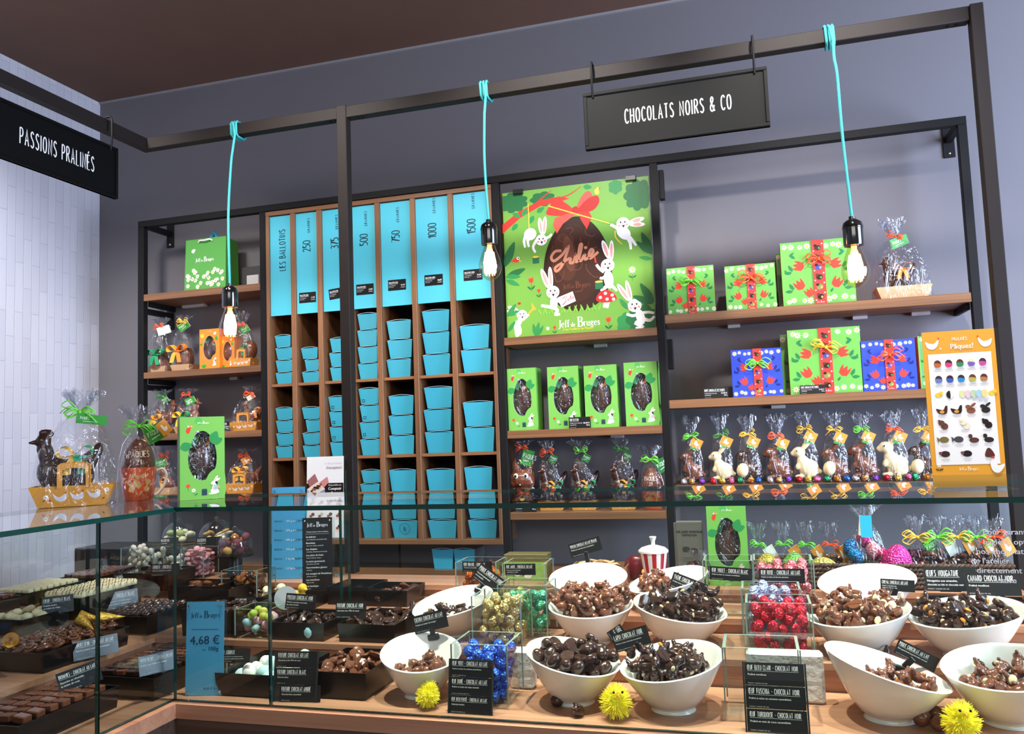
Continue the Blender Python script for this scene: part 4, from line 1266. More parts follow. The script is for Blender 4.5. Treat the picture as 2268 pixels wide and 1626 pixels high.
GB = [(-0.18358, 3.05, 1.966, 0.17002, 0.17811), (0.02731, 3.04, 1.966, 0.17374, 0.16486), (0.23151, 3.13, 1.966, 0.21536, 0.21281), (0.25512, 3.03, 1.966, 0.23995, 0.22824),
      (0.03102, 3.03, 1.655, 0.17154, 0.16921), (0.23976, 3.12, 1.655, 0.24132, 0.22256), (0.25831, 3.02, 1.655, 0.23683, 0.22598), (0.45997, 3.02, 1.655, 0.17126, 0.17151), (0.62951, 3.04, 1.655, 0.14216, 0.17892)]
for (x, y, z, w, h), base, bc, lab, big, dd in zip(GB, ['green', 'green', 'green', 'green', 'blue', 'green', 'green', 'blue', 'green'],
        ['green', 'orange', 'orange', 'orange', 'green', 'orange', 'yellow', 'orange', 'yellow'],
        ['small green floral gift box with green bow, leftmost on the upper shelf', 'green floral gift box with orange bow, second on the upper shelf', 'green floral gift box hidden behind the large one with orange bow',
         'large green floral gift box with orange bow on the upper shelf', 'blue floral gift box with green raffia bow beside the price card', 'green floral gift box hidden behind the large one with yellow bow',
         'large green floral gift box with yellow bow, price card in front', 'blue floral gift box with orange raffia bow', 'green floral gift box half hidden behind the orange praline board'],
        [0, 0, 1, 1, 0, 1, 1, 0, 1], [.05, .05, .04, .06, .05, .045, .06, .05, .05]):
    gift_box(w, h, dd, base, bc, lab, (x, y, z + .0004), 0.0, int(abs(x * 1000)) + len(lab), bool(big))


# ---------------------------------------------------------------- egg boxes with an egg-shaped window
def egg_curve(n=40):
    out = []
    for k in range(n):
        a = 2 * PI * k / n
        out.append((math.cos(a) * (1 - .13 * math.sin(a)) * .74, math.sin(a)))
    return out


WIN = clear_mat('window_film', (0.93, 0.93, 0.95, 1), rough=0.04, bump=0.7, base=0.04, bscale=(38, 38, 26))


def bunny_art(A, x, y, k, stripes='#1f8f62'):
    """Small printed white rabbit in a striped jumper, seen from the side."""
    W = '#f7f7f7'
    A.ell(x + .32 * k, y + 1.32 * k, .34 * k, .12 * k, W, 0.5, 14)
    A.ell(x + .12 * k, y + 1.42 * k, .44 * k, .13 * k, W, 1.05, 14); A.ell(x + .13 * k, y + 1.44 * k, .3 * k, .065 * k, '#f0b9c0', 1.05, 12)
    A.ell(x, y, .46 * k, .34 * k, W); A.ell(x + .05 * k, y + .4 * k, .34 * k, .42 * k, W)
    for i in range(5):
        A.stroke([(x - .2 * k + .02 * i * k, y + (.22 + .12 * i) * k), (x + .06 * k, y + (.18 + .12 * i) * k), (x + .34 * k, y + (.23 + .12 * i) * k)], .05 * k, stripes)
    A.ell(x - .08 * k, y + .95 * k, .3 * k, .25 * k, W); A.ell(x - .28 * k, y + .9 * k, .16 * k, .13 * k, W)
    A.ell(x + .2 * k, y + .98 * k, .13 * k, .2 * k, '#20242e', .5, 12)
    A.ell(x - .43 * k, y + .95 * k, .035 * k, .03 * k, '#e88', 0, 6); A.stroke([(x - .2 * k, y + 1.0 * k), (x - .12 * k, y + .97 * k)], .025 * k, '#444')
    A.ell(x - .3 * k, y - .28 * k, .36 * k, .1 * k, W); A.ell(x + .38 * k, y - .12 * k, .12 * k, .12 * k, W)
    A.ell(x + .42 * k, y + .48 * k, .14 * k, .17 * k, '#f29a9a', .5, 10)


def egg_box(w, h, d, label, loc, rz, col='green', cat='egg box', group='window boxes with a chocolate egg', filling='dark'):
    t = thing('egg_window_box', label, cat, loc, rz, group)
    G = mat('egg_box_' + col, {'green': '#72b850', 'orange': '#f08a2a'}[col], 0.42); SIDE = mat('egg_box_side_' + col, {'green': '#8f9c8a', 'orange': '#e07a20'}[col], 0.5)
    mb = MB(); V = [(x, y, z) for z in (0, h) for y in (0, d) for x in (-w / 2, w / 2)]
    mb.add(V, [(0, 4, 6, 2), (1, 3, 7, 5), (2, 6, 7, 3), (4, 5, 7, 6), (0, 2, 3, 1)], G if col == 'orange' else G)
    ec = egg_curve(); cx, cz = -w * .0, h * .53; ex, ez = w * .43, h * .30
    inner = [(cx + a * ex, cz + b * ez) for a, b in ec]; outer = []
    for (u, v) in inner:
        du, dv = u - 0, v - cz; k = min((w / 2) / abs(du) if abs(du) > 1e-9 else 1e9, ((h - cz) if dv > 0 else cz) / abs(dv) if abs(dv) > 1e-9 else 1e9)
        outer.append((du * k, cz + dv * k))
    for sx in (-1, 1):
        for z in (0, h):
            j = min(range(len(outer)), key=lambda i: (outer[i][0] - sx * w / 2) ** 2 + (outer[i][1] - z) ** 2); outer[j] = (sx * w / 2, z)
    n = len(inner); vs = [(u, 0, v) for u, v in outer] + [(u, 0, v) for u, v in inner] + [(u, .0025, v) for u, v in inner]
    mb.add(vs, [(i, (i + 1) % n, n + (i + 1) % n, n + i) for i in range(n)], G)
    mb.add(vs, [(n + i, n + (i + 1) % n, 2 * n + (i + 1) % n, 2 * n + i) for i in range(n)], mat('cut_card_edge', '#e8efe0', 0.6))
    A = Art()
    lf = '#2f8f4d' if col == 'green' else '#3f9a35'
    # bump of card in the lower right of the window, with the rabbit on it
    A.shape([(w * .05, h * .03), (w * .06, h * .2), (w * .15, h * .31), (w * .3, h * .37), (w * .42, h * .39), (w * .49, h * .36), (w * .49, h * .03)], G, 5)
    if col == 'green':
        A.leaf(w * .2, h * .68, w * .3, w * .2, 1.15, lf); A.leaf(w * .2, h * .68, w * .27, w * .16, .35, lf)
        A.leaf(-w * .49, h * .62, w * .27, w * .2, .35, lf); A.leaf(-w * .12, h * .995, w * .2, w * .15, -1.2, '#57b356')
        A.shape([(-w * .33, h * .87), (-w * .3, h * .9), (-w * .26, h * .89), (-w * .27, h * .83), (-w * .32, h * .795), (-w * .37, h * .83)], '#e8402f', 3)
        A.ell(-w * .305, h * .885, w * .025, w * .025, '#ffffff', 0, 10); A.ell(-w * .30, h * .886, w * .011, w * .011, '#222222', 0, 6)
        A.poly([(-w * .265, h * .895), (-w * .2, h * .885), (-w * .265, h * .875)], '#f5c93a')
        A.ell(-w * .13, h * .81, w * .03, w * .02, '#9a86b8', .6, 8); A.ell(-w * .1, h * .82, w * .03, w * .02, '#cfc4dd', -.4, 8)
        A.logo(w * .02, h * .915, w * .045, '#f4fff0')
        A.ell(-w * .32, h * .17, w * .05, w * .045, '#e8502f', 0, 12); A.stroke([(-w * .32, h * .15), (-w * .31, h * .11)], w * .008, lf)
        A.daisy(-w * .2, h * .115, w * .055); A.stroke([(-w * .2, h * .09), (-w * .17, h * .06)], w * .008, lf); A.leaf(-w * .17, h * .06, w * .08, w * .03, .5, lf)
        A.rect(-w * .02, h * .05, w * .1, h * .12, '#25424a'); A.ell(w * .04, h * .12, w * .06, w * .018, '#3e5d66', 0, 12)
        bunny_art(A, w * .27, h * .095, w * .2)
    else:
        A.tulip(-w * .36, h * .84, w * .22, .2, '#f7c93c'); A.shape([(w * .2, h * .87), (w * .28, h * .92), (w * .34, h * .9), (w * .3, h * .85)], '#fff', 3)
        A.logo(w * .02, h * .93, w * .04, '#ffd9b0')
        for aa in (.9, 1.5, 2.2):
            A.leaf(-w * .28, h * .02, w * .22, w * .08, aa, lf)
        A.leaf(w * .3, h * .72, w * .2, w * .1, 1.2, lf); A.leaf(w * .3, h * .72, w * .16, w * .09, .4, lf); A.leaf(-w * .48, h * .6, w * .16, w * .1, .5, lf)
        bunny_art(A, w * .25, h * .11, w * .17, '#f2a0a0')
    A.into(mb, front(0.0))
    mb.obj('printed_box', t)
    mb = MB(); mb.box(-w / 2 + .002, w / 2 - .002, d - .003, d - .001, .002, h - .002, CARD); mb.obj('inner_card', t)
    mb = MB(); r = min(d * .42, w * .4)
    vs = []; T = Matrix.Translation((cx, d * .5, cz - h * .01))
    prof = [(r * math.cos(a) * (1 - .13 * math.sin(a)), h * .285 * math.sin(a)) for a in [-PI / 2 + PI * k / 14 for k in range(15)]]
    mb.lathe([(max(0, p), z) for p, z in prof], DARKC if filling == 'dark' else MILKC, 24, T)
    mb.obj('chocolate_egg', t)
    if filling == 'dark':
        mb = MB()
        for a0, c in ((2.2, '#2a8a55'), (1.0, '#c86a28')):
            mb.ribbon([(cx + .02 * math.cos(a0) + .02 * q * math.cos(a0), d * .12 + .006 * math.sin(q * 2), cz + h * .17 + .012 * q * math.sin(a0) * .6) for q in (0, .4, .8, 1.2, 1.6)], .026, (0.4, .2, 1), mat('satin_' + c[1:], c, .35))
        mb.obj('satin_ribbon', t)
    mb = MB(); vs = [(u, .0035, v) for u, v in [(cx + a * ex * 1.03, cz + b * ez * 1.03) for a, b in ec]]
    mb.add(vs, [tuple(range(len(vs)))], WIN); mb.obj('window_film', t)
    return t


EB = [(-0.83586, 3.02, 1.567, 0.11802, 0.23729), (-0.67436, 3.02, 1.567, 0.12335, 0.2348), (-0.53181, 3.02, 1.567, 0.12698, 0.23155), (-0.38193, 3.02, 1.567, 0.1252, 0.23439)]
for (x, y, z, w, h), q in zip(EB, ['leftmost of the four beneath the poster', 'second of the four beneath the poster', 'third of the four beneath the poster', 'rightmost of the four beneath the poster']):
    egg_box(w - .004, h, .085, 'green egg window box, ' + q, (x + .003, y, z + .0005), 0.0)
_x, _y, _z = (-1.35326, 1.8079, 1.415)
egg_box(.108, .211, .08, 'green egg window box standing on the glass counter top', (_x, _y, 1.4155), 0.74)
_x, _y, _z, _w, _h = (-0.07943, 2.33, 1.124, 0.10453, 0.21781)
egg_box(_w, _h, .08, 'green egg window box on the top step behind the vases', (_x, _y, _z + .0005), 0.02)
_x, _y, _z, _w, _h = (-2.23024, 3.03, 1.883, 0.10018, 0.17363)
egg_box(_w, _h, .07, 'orange egg window box, the left one, on the left shelves', (_x, _y, _z + .0005), 0.0, 'orange')
_x, _y, _z, _w, _h = (-2.15509, 3.05, 1.883, 0.07003, 0.13904)
egg_box(_w, _h, .07, 'orange egg window box behind the lowest glowing bulb', (_x, _y, _z + .0005), 0.0, 'orange', filling='milk')

# ---------------------------------------------------------------- green paper carrier bag on the top left shelf
_x, _y, _z, _w, _h = (-2.26007, 3.04, 2.23, 0.2104, 0.23434)
pb = thing('paper_carrier_bag', 'green paper carrier bag with printed daisies on the top left shelf', 'paper bag', (_x, _y, _z + .0005), 0.0)
GP = mat('green_bag_paper', '#54a344', 0.5)
mb = MB(); d = .10; w, h = _w, _h
V = [(-w / 2, 0, 0), (w / 2, 0, 0), (w / 2, d, 0), (-w / 2, d, 0), (-w / 2 * .98, .01, h), (w / 2 * .98, .01, h), (w / 2 * .98, d - .006, h * .97), (-w / 2 * .98, d - .006, h * .97), (w / 2 * .95, d / 2, h * .98), (w / 2 * .95, d / 2, 0), (-w / 2 * .95, d / 2, h * .98), (-w / 2 * .95, d / 2, 0)]
for fl in (0, 1):
    q = [(0, 1, 5, 4), (1, 9, 8, 5), (9, 2, 6, 8), (2, 3, 7, 6), (3, 11, 10, 7), (11, 0, 4, 10)]
    if fl:
        mb.add([(a * .985, .0012 + b * .97, c) for a, b, c in V], [f[::-1] for f in q], GP)
    else:
        mb.add(V, q + [(3, 2, 9, 1, 0, 11)], GP)
A = Art(); r = random.Random(3)
A.logo(-w * .02, h * .56, w * .075, '#ffffff'); A.ell(-w * .3, h * .78, w * .05, w * .035, '#fff', .5, 10); A.poly([(-w * .33, h * .75), (-w * .24, h * .81), (-w * .29, h * .73)], '#ffffff')
for k in range(30):
    x = -w * .44 + w * .88 * r.random(); z = h * (.075 + .29 * r.random() ** 1.3)
    A.leaf(x + w * .02, z - h * .01, w * .05, w * .02, r.uniform(-.8, -.2), '#2d7a2c')
    A.daisy(x, z, w * .055)
A.daisy(-w * .28, h * .40, w * .055); A.daisy(w * .24, h * .39, w * .055)
A.into(mb, lambda u, v, e: (u, .01 * v / h - e, v)); mb.obj('bag_body', pb)
mb = MB(); mb.tube(smooth_path([(-w * .17, .006, h * .93), (-w * .12, .0, h * .955), (0, -.003, h * .95), (w * .12, .0, h * .965), (w * .17, .006, h * .94)], 4), .0035, mat('white_cotton_cord', '#e9f0e0', .7), 6); mb.obj('cord_handle', pb)
mb = MB(); mb.tube(smooth_path([(-w * .1, d * .7, h * .9), (-w * .06, d * .7, h * 1.1), (.0, d * .7, h * 1.16), (w * .06, d * .7, h * 1.1), (w * .12, d * .7, h * .9)], 4), .009, mat('blue_tissue', '#4fa9c4', .6), 6); mb.obj('tissue_paper', pb)

# dark grey box and small white box at the back of the top left shelf
_x, _y, _z, _w, _h = (-2.09893, 3.13, 2.23, 0.11017, 0.11361)
tag(MB().box(-.055, .055, 0, .03, 0, _h, mat('dark_grey_box', '#38363a', .6), .002).obj('storage_box', None, (_x, 3.155, _z + .0005)), 'dark grey box behind the green carrier bag on the top left shelf', 'box')
_x, _y, _z, _w, _h = (-2.04951, 3.09, 2.23, 0.0632, 0.05936)
tag(MB().box(-.03, .03, 0, .03, 0, _h, mat('pale_grey_box', '#b9b7b8', .6), .002).obj('storage_box', None, (_x - .004, 3.09, _z + .0005)), 'small pale grey box right of the green carrier bag', 'box')

# ---------------------------------------------------------------- chocolate figures
def _rabbit(H, ears=1):
    e = [((.05, 0, .25), (.26, .2, .25)), ((-.07, 0, .4), (.17, .16, .2), (0, -.3, 0)), ((-.17, 0, .68), (.17, .135, .145)), ((-.29, 0, .645), (.1, .085, .085)),
         ((.1, .14, .19), (.18, .08, .18)), ((.1, -.14, .19), (.18, .08, .18)), ((-.16, .1, .05), (.15, .06, .055)), ((-.16, -.1, .05), (.15, .06, .055)),
         ((-.2, .1, .32), (.07, .045, .11), (0, .4, 0)), ((-.2, -.1, .32), (.07, .045, .11), (0, .4, 0)), ((.31, 0, .16), (.075, .07, .075))]
    e += [((.0, .065, .87), (.065, .045, .19), (0, .62, 0)), ((.02, -.07, .85), (.065, .045, .18), (0, .75, 0))]
    return [(tuple(v * H for v in c[0]), tuple(v * H for v in c[1])) + tuple(c[2:]) for c in e]


def _hen(H):
    e = [((.02, 0, .3), (.36, .24, .27)), ((-.18, 0, .38), (.2, .19, .24)), ((-.25, 0, .62), (.11, .105, .25), (0, -.2, 0)), ((-.29, 0, .83), (.105, .09, .1)),
         ((-.41, 0, .81), (.08, .035, .032)), ((-.26, 0, .95), (.1, .032, .06)), ((-.2, 0, .93), (.05, .03, .05)), ((-.35, 0, .71), (.035, .03, .06)),
         ((.34, 0, .55), (.1, .085, .27), (0, .5, 0)), ((.28, 0, .48), (.12, .09, .2), (0, .3, 0)), ((.04, .2, .35), (.22, .07, .15), (0, .2, 0)), ((.04, -.2, .35), (.22, .07, .15), (0, .2, 0)), ((0, 0, .06), (.22, .18, .07))]
    return [(tuple(v * H for v in c[0]), tuple(v * H for v in c[1])) + tuple(c[2:]) for c in e]


FIG = {}
for nm, m in (('milk', MILKC), ('white', WHITEC2), ('dark', DARKC)):
    FIG['rabbit', nm] = blob('chocolate_rabbit', _rabbit(.125), m, .0028, 3)
    if nm != 'white':
        FIG['hen', nm] = blob('chocolate_hen', _hen(.13), m, .0028, 3)
FIG['bunnyface', 'milk'] = blob('chocolate_rabbit', [((0, 0, .05), (.04, .035, .05)), ((0, -.008, .085), (.046, .038, .036)), ((-.024, -.02, .074), (.02, .018, .016)), ((.024, -.02, .074), (.02, .018, .016)), ((-.022, 0, .125), (.013, .01, .036), (0, -.15, 0)), ((.026, 0, .125), (.013, .01, .036), (0, .2, 0)), ((-.02, -.025, .012), (.018, .024, .014)), ((.02, -.025, .012), (.018, .024, .014))], MILKC, .0026, 3)


def figure(parent, key, loc, s=1.0, rz=0.0, name='chocolate_figure'):
    o = bpy.data.objects.new(name, FIG[key]); COL.objects.link(o); o.parent = parent; o.location = loc; o.scale = (s,) * 3; o.rotation_euler[2] = rz
    return o


def eyes(parent, loc, s, rz, spots, r=.0045):
    for (x, y, z) in spots:
        mb = MB(); c, sn = math.cos(rz), math.sin(rz)
        p = (loc[0] + (x * c - y * sn) * s, loc[1] + (x * sn + y * c) * s, loc[2] + z * s)
        d = Vector((x * 0, y, 0)).normalized() if y else Vector((0, -1, 0))
        mb.ell(p, (r * s, r * s, r * s * 1.15), mat('sugar_white', '#f4efe4', .5), 10)
        q = (p[0] + d.x * r * s * .6 - d.y * 0, p[1] + d.y * r * s * .62, p[2])
        mb.ell(q, (r * s * .6, r * s * .55, r * s * .7), mat('sugar_black', '#16100c', .3), 8); mb.obj('sugar_eye', parent)


# ---------------------------------------------------------------- cellophane bags
def bag_film(parent, w, d, hn, ht, seed=0, flare=.034, tilt=0.0):
    r = random.Random(seed); n = 36
    ph = [r.uniform(0, 6.28) for _ in range(4)]; pl = [r.uniform(-1, 1) for _ in range(n)]
    rings = []

    def ring(sx, sy, z, pk, wob, cx=0.0):
        vs = []
        for k in range(n):
            a = 2 * PI * k / n; c, s = math.cos(a), math.sin(a); e = pk
            x = sx * math.copysign(abs(c) ** e, c); y = sy * math.copysign(abs(s) ** e, s)
            f = 1 + wob * pl[k] + wob * .6 * math.sin(3 * a + ph[0] + z * 60)
            vs.append((cx + x * f, y * f, z))
        return vs
    for q, (fw, fd, pk, wob) in enumerate([(1, 1, .45, .0), (1.03, 1.05, .5, .012), (.99, 1.0, .6, .03), (.90, .92, .75, .045), (.72, .74, .85, .07), (.45, .48, .95, .12), (.22, .25, 1, .2)]):
        z = hn * (0, .03, .3, .55, .76, .9, .965)[q]
        rings.append(ring(w / 2 * fw, d / 2 * fd, z + (0.0003 if q == 0 else 0), pk, wob, tilt * (z / hn) ** 2))
    k1 = len(rings)
    rings.append(ring(.009, .008, hn, 1, .25, tilt))
    for q, t in enumerate((.25, .55, .8, 1.0)):
        R = .009 + flare * t
        z = hn + (ht - hn) * t
        vs = []
        for k in range(n):
            a = 2 * PI * k / n; rr = R * (1 + .42 * pl[k] * t) * (1 if k % 2 else .62 + .1 * t)
            zz = z + (ht - hn) * (.16 * pl[(k * 7) % n] + .1 * pl[(k * 3 + 5) % n]) * t
            vs.append((tilt * (1 + .5 * t) + rr * math.cos(a), rr * math.sin(a) * .7, zz))
        rings.append(vs)
    mb = MB(); V = [v for rg in rings for v in rg]
    lo = []; hi = []
    for j in range(len(rings) - 1):
        for k in range(n):
            k2 = (k + 1) % n
            (lo if j < k1 else hi).append((j * n + k, j * n + k2, (j + 1) * n + k2, (j + 1) * n + k))
    mb.add(V, lo, FILM, True); mb.obj('cellophane_bag', parent)
    mb = MB(); mb.add(V, hi, FROST, True); mb.obj('gathered_top', parent)


TAGM = {'green': '#3f9a3c', 'orange': '#e0963a', 'white': '#f1f3e2', 'dgreen': '#2f7a38'}


def gift_tag(parent, loc, w, h, col, rx=0.0, ry=0.0, rz=0.0, text=True):
    """Folded card hanging from the bow."""
    mb = MB(); m = paint(TAGM[col])
    T = Matrix.Translation(loc) @ Matrix.Rotation(rz, 4, 'Z') @ Matrix.Rotation(ry, 4, 'Y') @ Matrix.Rotation(rx, 4, 'X')
    mb.box(-w / 2, w / 2, 0, .0008, -h, 0, m, T=T); mb.box(-w / 2, w / 2, .004, .0048, -h, -.002, paint('#f2f2ea'), T=T @ Matrix.Rotation(.12, 4, 'X'))
    A = Art()
    if text and col != 'white':
        if col in ('orange',):
            A.shape([(-w * .2, -h * .62), (-w * .05, -h * .78), (w * .2, -h * .7), (w * .25, -h * .5), (w * .05, -h * .5), (-w * .02, -h * .25), (-w * .15, -h * .25)], '#f3ead6', 3)
        else:
            A.hand('BONNES FETES' if 0 else 'PAQUES', -w * .38, -h * .55, h * .28, '#e9f3e2', wt=.12); A.stroke([(-w * .3, -h * .75), (w * .2, -h * .7)], h * .05, '#e9f3e2')
    A.into(mb, lambda u, v, e: T @ Vector((u, -e, v)))
    return mb.obj('gift_tag', parent)


def mini_egg(parent, loc, r, h, rot=(0, 0, 0), nm='foil_egg'):
    mb = MB(); mb.ell((0, 0, 0), (r, r, r * 1.28), foil(h) if isinstance(h, str) else h, 12)
    o = mb.obj(nm, parent, loc); o.rotation_euler = rot
    return o


def satin_bow(parent, loc, s, c1, c2=None, seed=0):
    """Wide satin ribbon tied around a figure."""
    r = random.Random(seed); x, y, z = loc
    for q, c in enumerate([c1, c2] if c2 else [c1]):
        m = mat('satin_' + c.lstrip('#'), c, .35); mb = MB(); sg = -1 if q else 1
        mb.ribbon([(x + a * s, y + b * s, z + d * s) for a, b, d in smooth_path([(0, 0, 0), (sg * .5, -.15, .5), (sg * .95, -.1, .35), (sg * .8, -.2, -.1), (0, -.05, -.02)], 4)], s * .5, (.2, 1, .25), m)
        mb.ribbon([(x + a * s, y + b * s, z + d * s) for a, b, d in smooth_path([(0, -.1, 0), (sg * .25, -.25, -.45), (sg * .45, -.3, -1.2)], 4)], s * .42, (1, .15, 0), m)
        mb.obj('satin_ribbon', parent)


def basket_tray(parent, w, d, h, handle=True, dark=False):
    """Flared orange card boat with printed hens and a cut-out handle."""
    mb = MB(); m = mat('orange_tray_card', '#e3a03a', .5); k = .80
    b = [(-w / 2 * k, -d / 2 * .8), (w / 2 * k, -d / 2 * .8), (w / 2 * k, d / 2 * .8), (-w / 2 * k, d / 2 * .8)]
    t = [(-w / 2, -d / 2), (w / 2, -d / 2), (w / 2, d / 2), (-w / 2, d / 2)]
    V = [(x, y, .0004) for x, y in b] + [(x, y, h) for x, y in t]
    mb.add(V, [(3, 2, 1, 0)], m); mb.add(V, [(i, (i + 1) % 4, 4 + (i + 1) % 4, 4 + i) for i in range(4)], m)
    V2 = [(x * .97, y * .95, z + .001) for x, y, z in V]
    mb.add(V2, [(0, 1, 2, 3)], m); mb.add(V2, [(4 + i, 4 + (i + 1) % 4, (i + 1) % 4, i) for i in range(4)], m)
    A = Art()
    for i in range(3):
        x = -w * .14 + i * w * .2; z = h * .5 + h * .05 * i
        A.shape([(x - w * .08, z + h * .16), (x - w * .05, z - h * .12), (x + w * .02, z - h * .24), (x + w * .08, z - h * .1), (x + w * .07, z + h * .14), (x + w * .01, z - h * .0), (x - w * .03, z + h * .02)], '#e6e4ea', 3)
        A.ell(x + w * .075, z + h * .2, w * .012, h * .05, '#c0482a', 0, 6)
    A.daisy(-w * .3, h * .5, h * .14); A.daisy(w * .42, h * .75, h * .13)
    for xx in (-.34, -.27, .36):
        A.leaf(w * xx, h * .3, w * .04, w * .014, .6, '#6b4a1e')
    A.into(mb, lambda u, v, e: (u, -d / 2 * (.8 + .2 * v / h) - e - .0002, v)); mb.obj('card_tray', parent)
    if handle:
        mb = MB(); hw = w * .19; x0 = w * .03; hz = h * 2.1
        P = smooth_path([(x0 - hw, 0, h * .9), (x0 - hw, 0, hz * .8), (x0 - hw * .8, 0, hz), (x0 + hw * .8, 0, hz), (x0 + hw, 0, hz * .8), (x0 + hw, 0, h * .9)], 4)
        mb.ribbon([(a, -d / 2 + .002, c) for a, b_, c in P], .011, (0, 1, .0), m, .0012)
        vs = []
        # front face of the handle: a flat arch
        mb2 = []
        outer = [(a, c) for a, b_, c in P]; cen = (x0, h * 1.2)
        inn = [(x0 + (a - x0) * .72, h * .9 + (c - h * .9) * .78) for a, c in outer]
        n = len(outer)
        V = [(a, -d / 2 - .0008, c) for a, c in outer] + [(a, -d / 2 - .0008, c) for a, c in inn]
        mb.add(V, [(i, n + i, n + i + 1, i + 1) for i in range(n - 1)], m)
        mb.add([(x, y + .003, z) for x, y, z in V], [(i + 1, n + i + 1, n + i, i) for i in range(n - 1)], m)
        mb.obj('tray_handle', parent)
    mb = MB(); r = random.Random(int(w * 1e4)); sh = mat('wood_wool', '#efe3c2', .8)
    for i in range(46):
        x, y = r.uniform(-.42, .42) * w, r.uniform(-.38, .38) * d; a = r.uniform(0, 6.28); L = .014
        mb.tube([(x, y, h * .9), (x + L * .5 * math.cos(a), y + L * .5 * math.sin(a), h * (1.0 + .25 * r.random())), (x + L * math.cos(a + .6), y + L * math.sin(a + .6), h * .92)], .0007, sh, 4)
    o = mb.obj('wood_wool', parent); o['kind'] = 'stuff'


def kraft_tray(parent, w, d, h):
    mb = MB(); k = .82
    b = [(-w / 2 * k, -d / 2 * k), (w / 2 * k, -d / 2 * k), (w / 2 * k, d / 2 * k), (-w / 2 * k, d / 2 * k)]
    t = [(-w / 2, -d / 2), (w / 2, -d / 2), (w / 2, d / 2), (-w / 2, d / 2)]
    V = [(x, y, .0004) for x, y in b] + [(x, y, h) for x, y in t]
    mb.add(V, [(3, 2, 1, 0)], KRAFT); mb.add(V, [(i, (i + 1) % 4, 4 + (i + 1) % 4, 4 + i) for i in range(4)], KRAFT)
    V2 = [(x * .97, y * .96, z + .001) for x, y, z in V]
    mb.add(V2, [(0, 1, 2, 3)], KRAFT); mb.add(V2, [(4 + i, 4 + (i + 1) % 4, (i + 1) % 4, i) for i in range(4)], KRAFT)
    mb.obj('kraft_tray', parent)


SEED = [100]


def wrapped(name, label, cat, x, y, z, w, d, hn, ht, bc, tags=(), fig=None, figk=(0, 0, 0, 1.0, 0.0), base=None, tray=(0, 0, 0), rz=0.0, group=None, tilt=0.0, bows=1.0):
    SEED[0] += 7
    g = {1.26: .272, 1.883: .255, 1.611: .19, 1.345: .19, 1.347: .272}.get(round(z, 3))
    if g:
        ht = min(ht, (g + .26 * hn) / 1.26); hn = min(hn, ht - .028)
    t = thing(name, label, cat, (x, y, z + .0006), rz, group)
    bag_film(t, w, d, hn, ht, SEED[0], .03 * min(1.25, w / .1), tilt)
    if base == 'basket':
        basket_tray(t, *tray)
    elif base == 'kraft':
        kraft_tray(t, *tray)
    if fig:
        figure(t, fig, figk[:3], figk[3], figk[4], {'rabbit': 'chocolate_rabbit', 'hen': 'chocolate_hen', 'bunnyface': 'chocolate_rabbit'}[fig[0]])
    if bc:
        bow(t, (tilt, -.011, hn), .034 * bows, bc, SEED[0])
    for (dx, dz, tw, th, c, a) in tags:
        gift_tag(t, (tilt + dx, -.016, hn + dz), tw, th, c, .12, a, .25)
    return t


# nine bagged rabbits on the right-hand shelf
RAB = ((-0.21533, 0.17623, 0.24425), (-0.10913, 0.17911, 0.24484), (-0.01436, 0.17577, 0.24091), (0.0849, 0.16744, 0.2368), (0.18082, 0.18805, 0.24403), (0.27798, 0.18128, 0.24307), (0.36899, 0.18107, 0.23603), (0.46984, 0.17732, 0.23641), (0.55894, 0.17402, 0.24339))
RK = [('milk', 'green', 'milk chocolate rabbit, green bow, leftmost of the nine bags'), ('white', 'dgreen', 'white chocolate rabbit, dark green bow, second bag from the left'),
      ('dark', 'yellow', 'dark chocolate rabbit holding a white egg, yellow bow, third bag from the left'), ('milk', 'orange', 'milk chocolate rabbit, orange bow, between dark and white rabbits'),
      ('white', 'yellow', 'white chocolate rabbit, yellow bow, middle of the nine bags'), ('milk', 'yellow', 'milk chocolate rabbit holding a white egg, yellow bow'),
      ('milk', 'green', 'milk chocolate rabbit, green bow, right half of the shelf'), ('white', 'orange', 'large white chocolate rabbit, orange bow'), ('dark', 'yellow', 'dark chocolate rabbit with white egg, yellow bow, beside the orange praline board')]
EGC = ['#c9c9d2', '#3a6fd8', '#d8a060', '#d8303f', '#8a4fd0', '#d7c04a', '#2fae74', '#e06a9a', '#d8842a']
RR = random.Random(12)
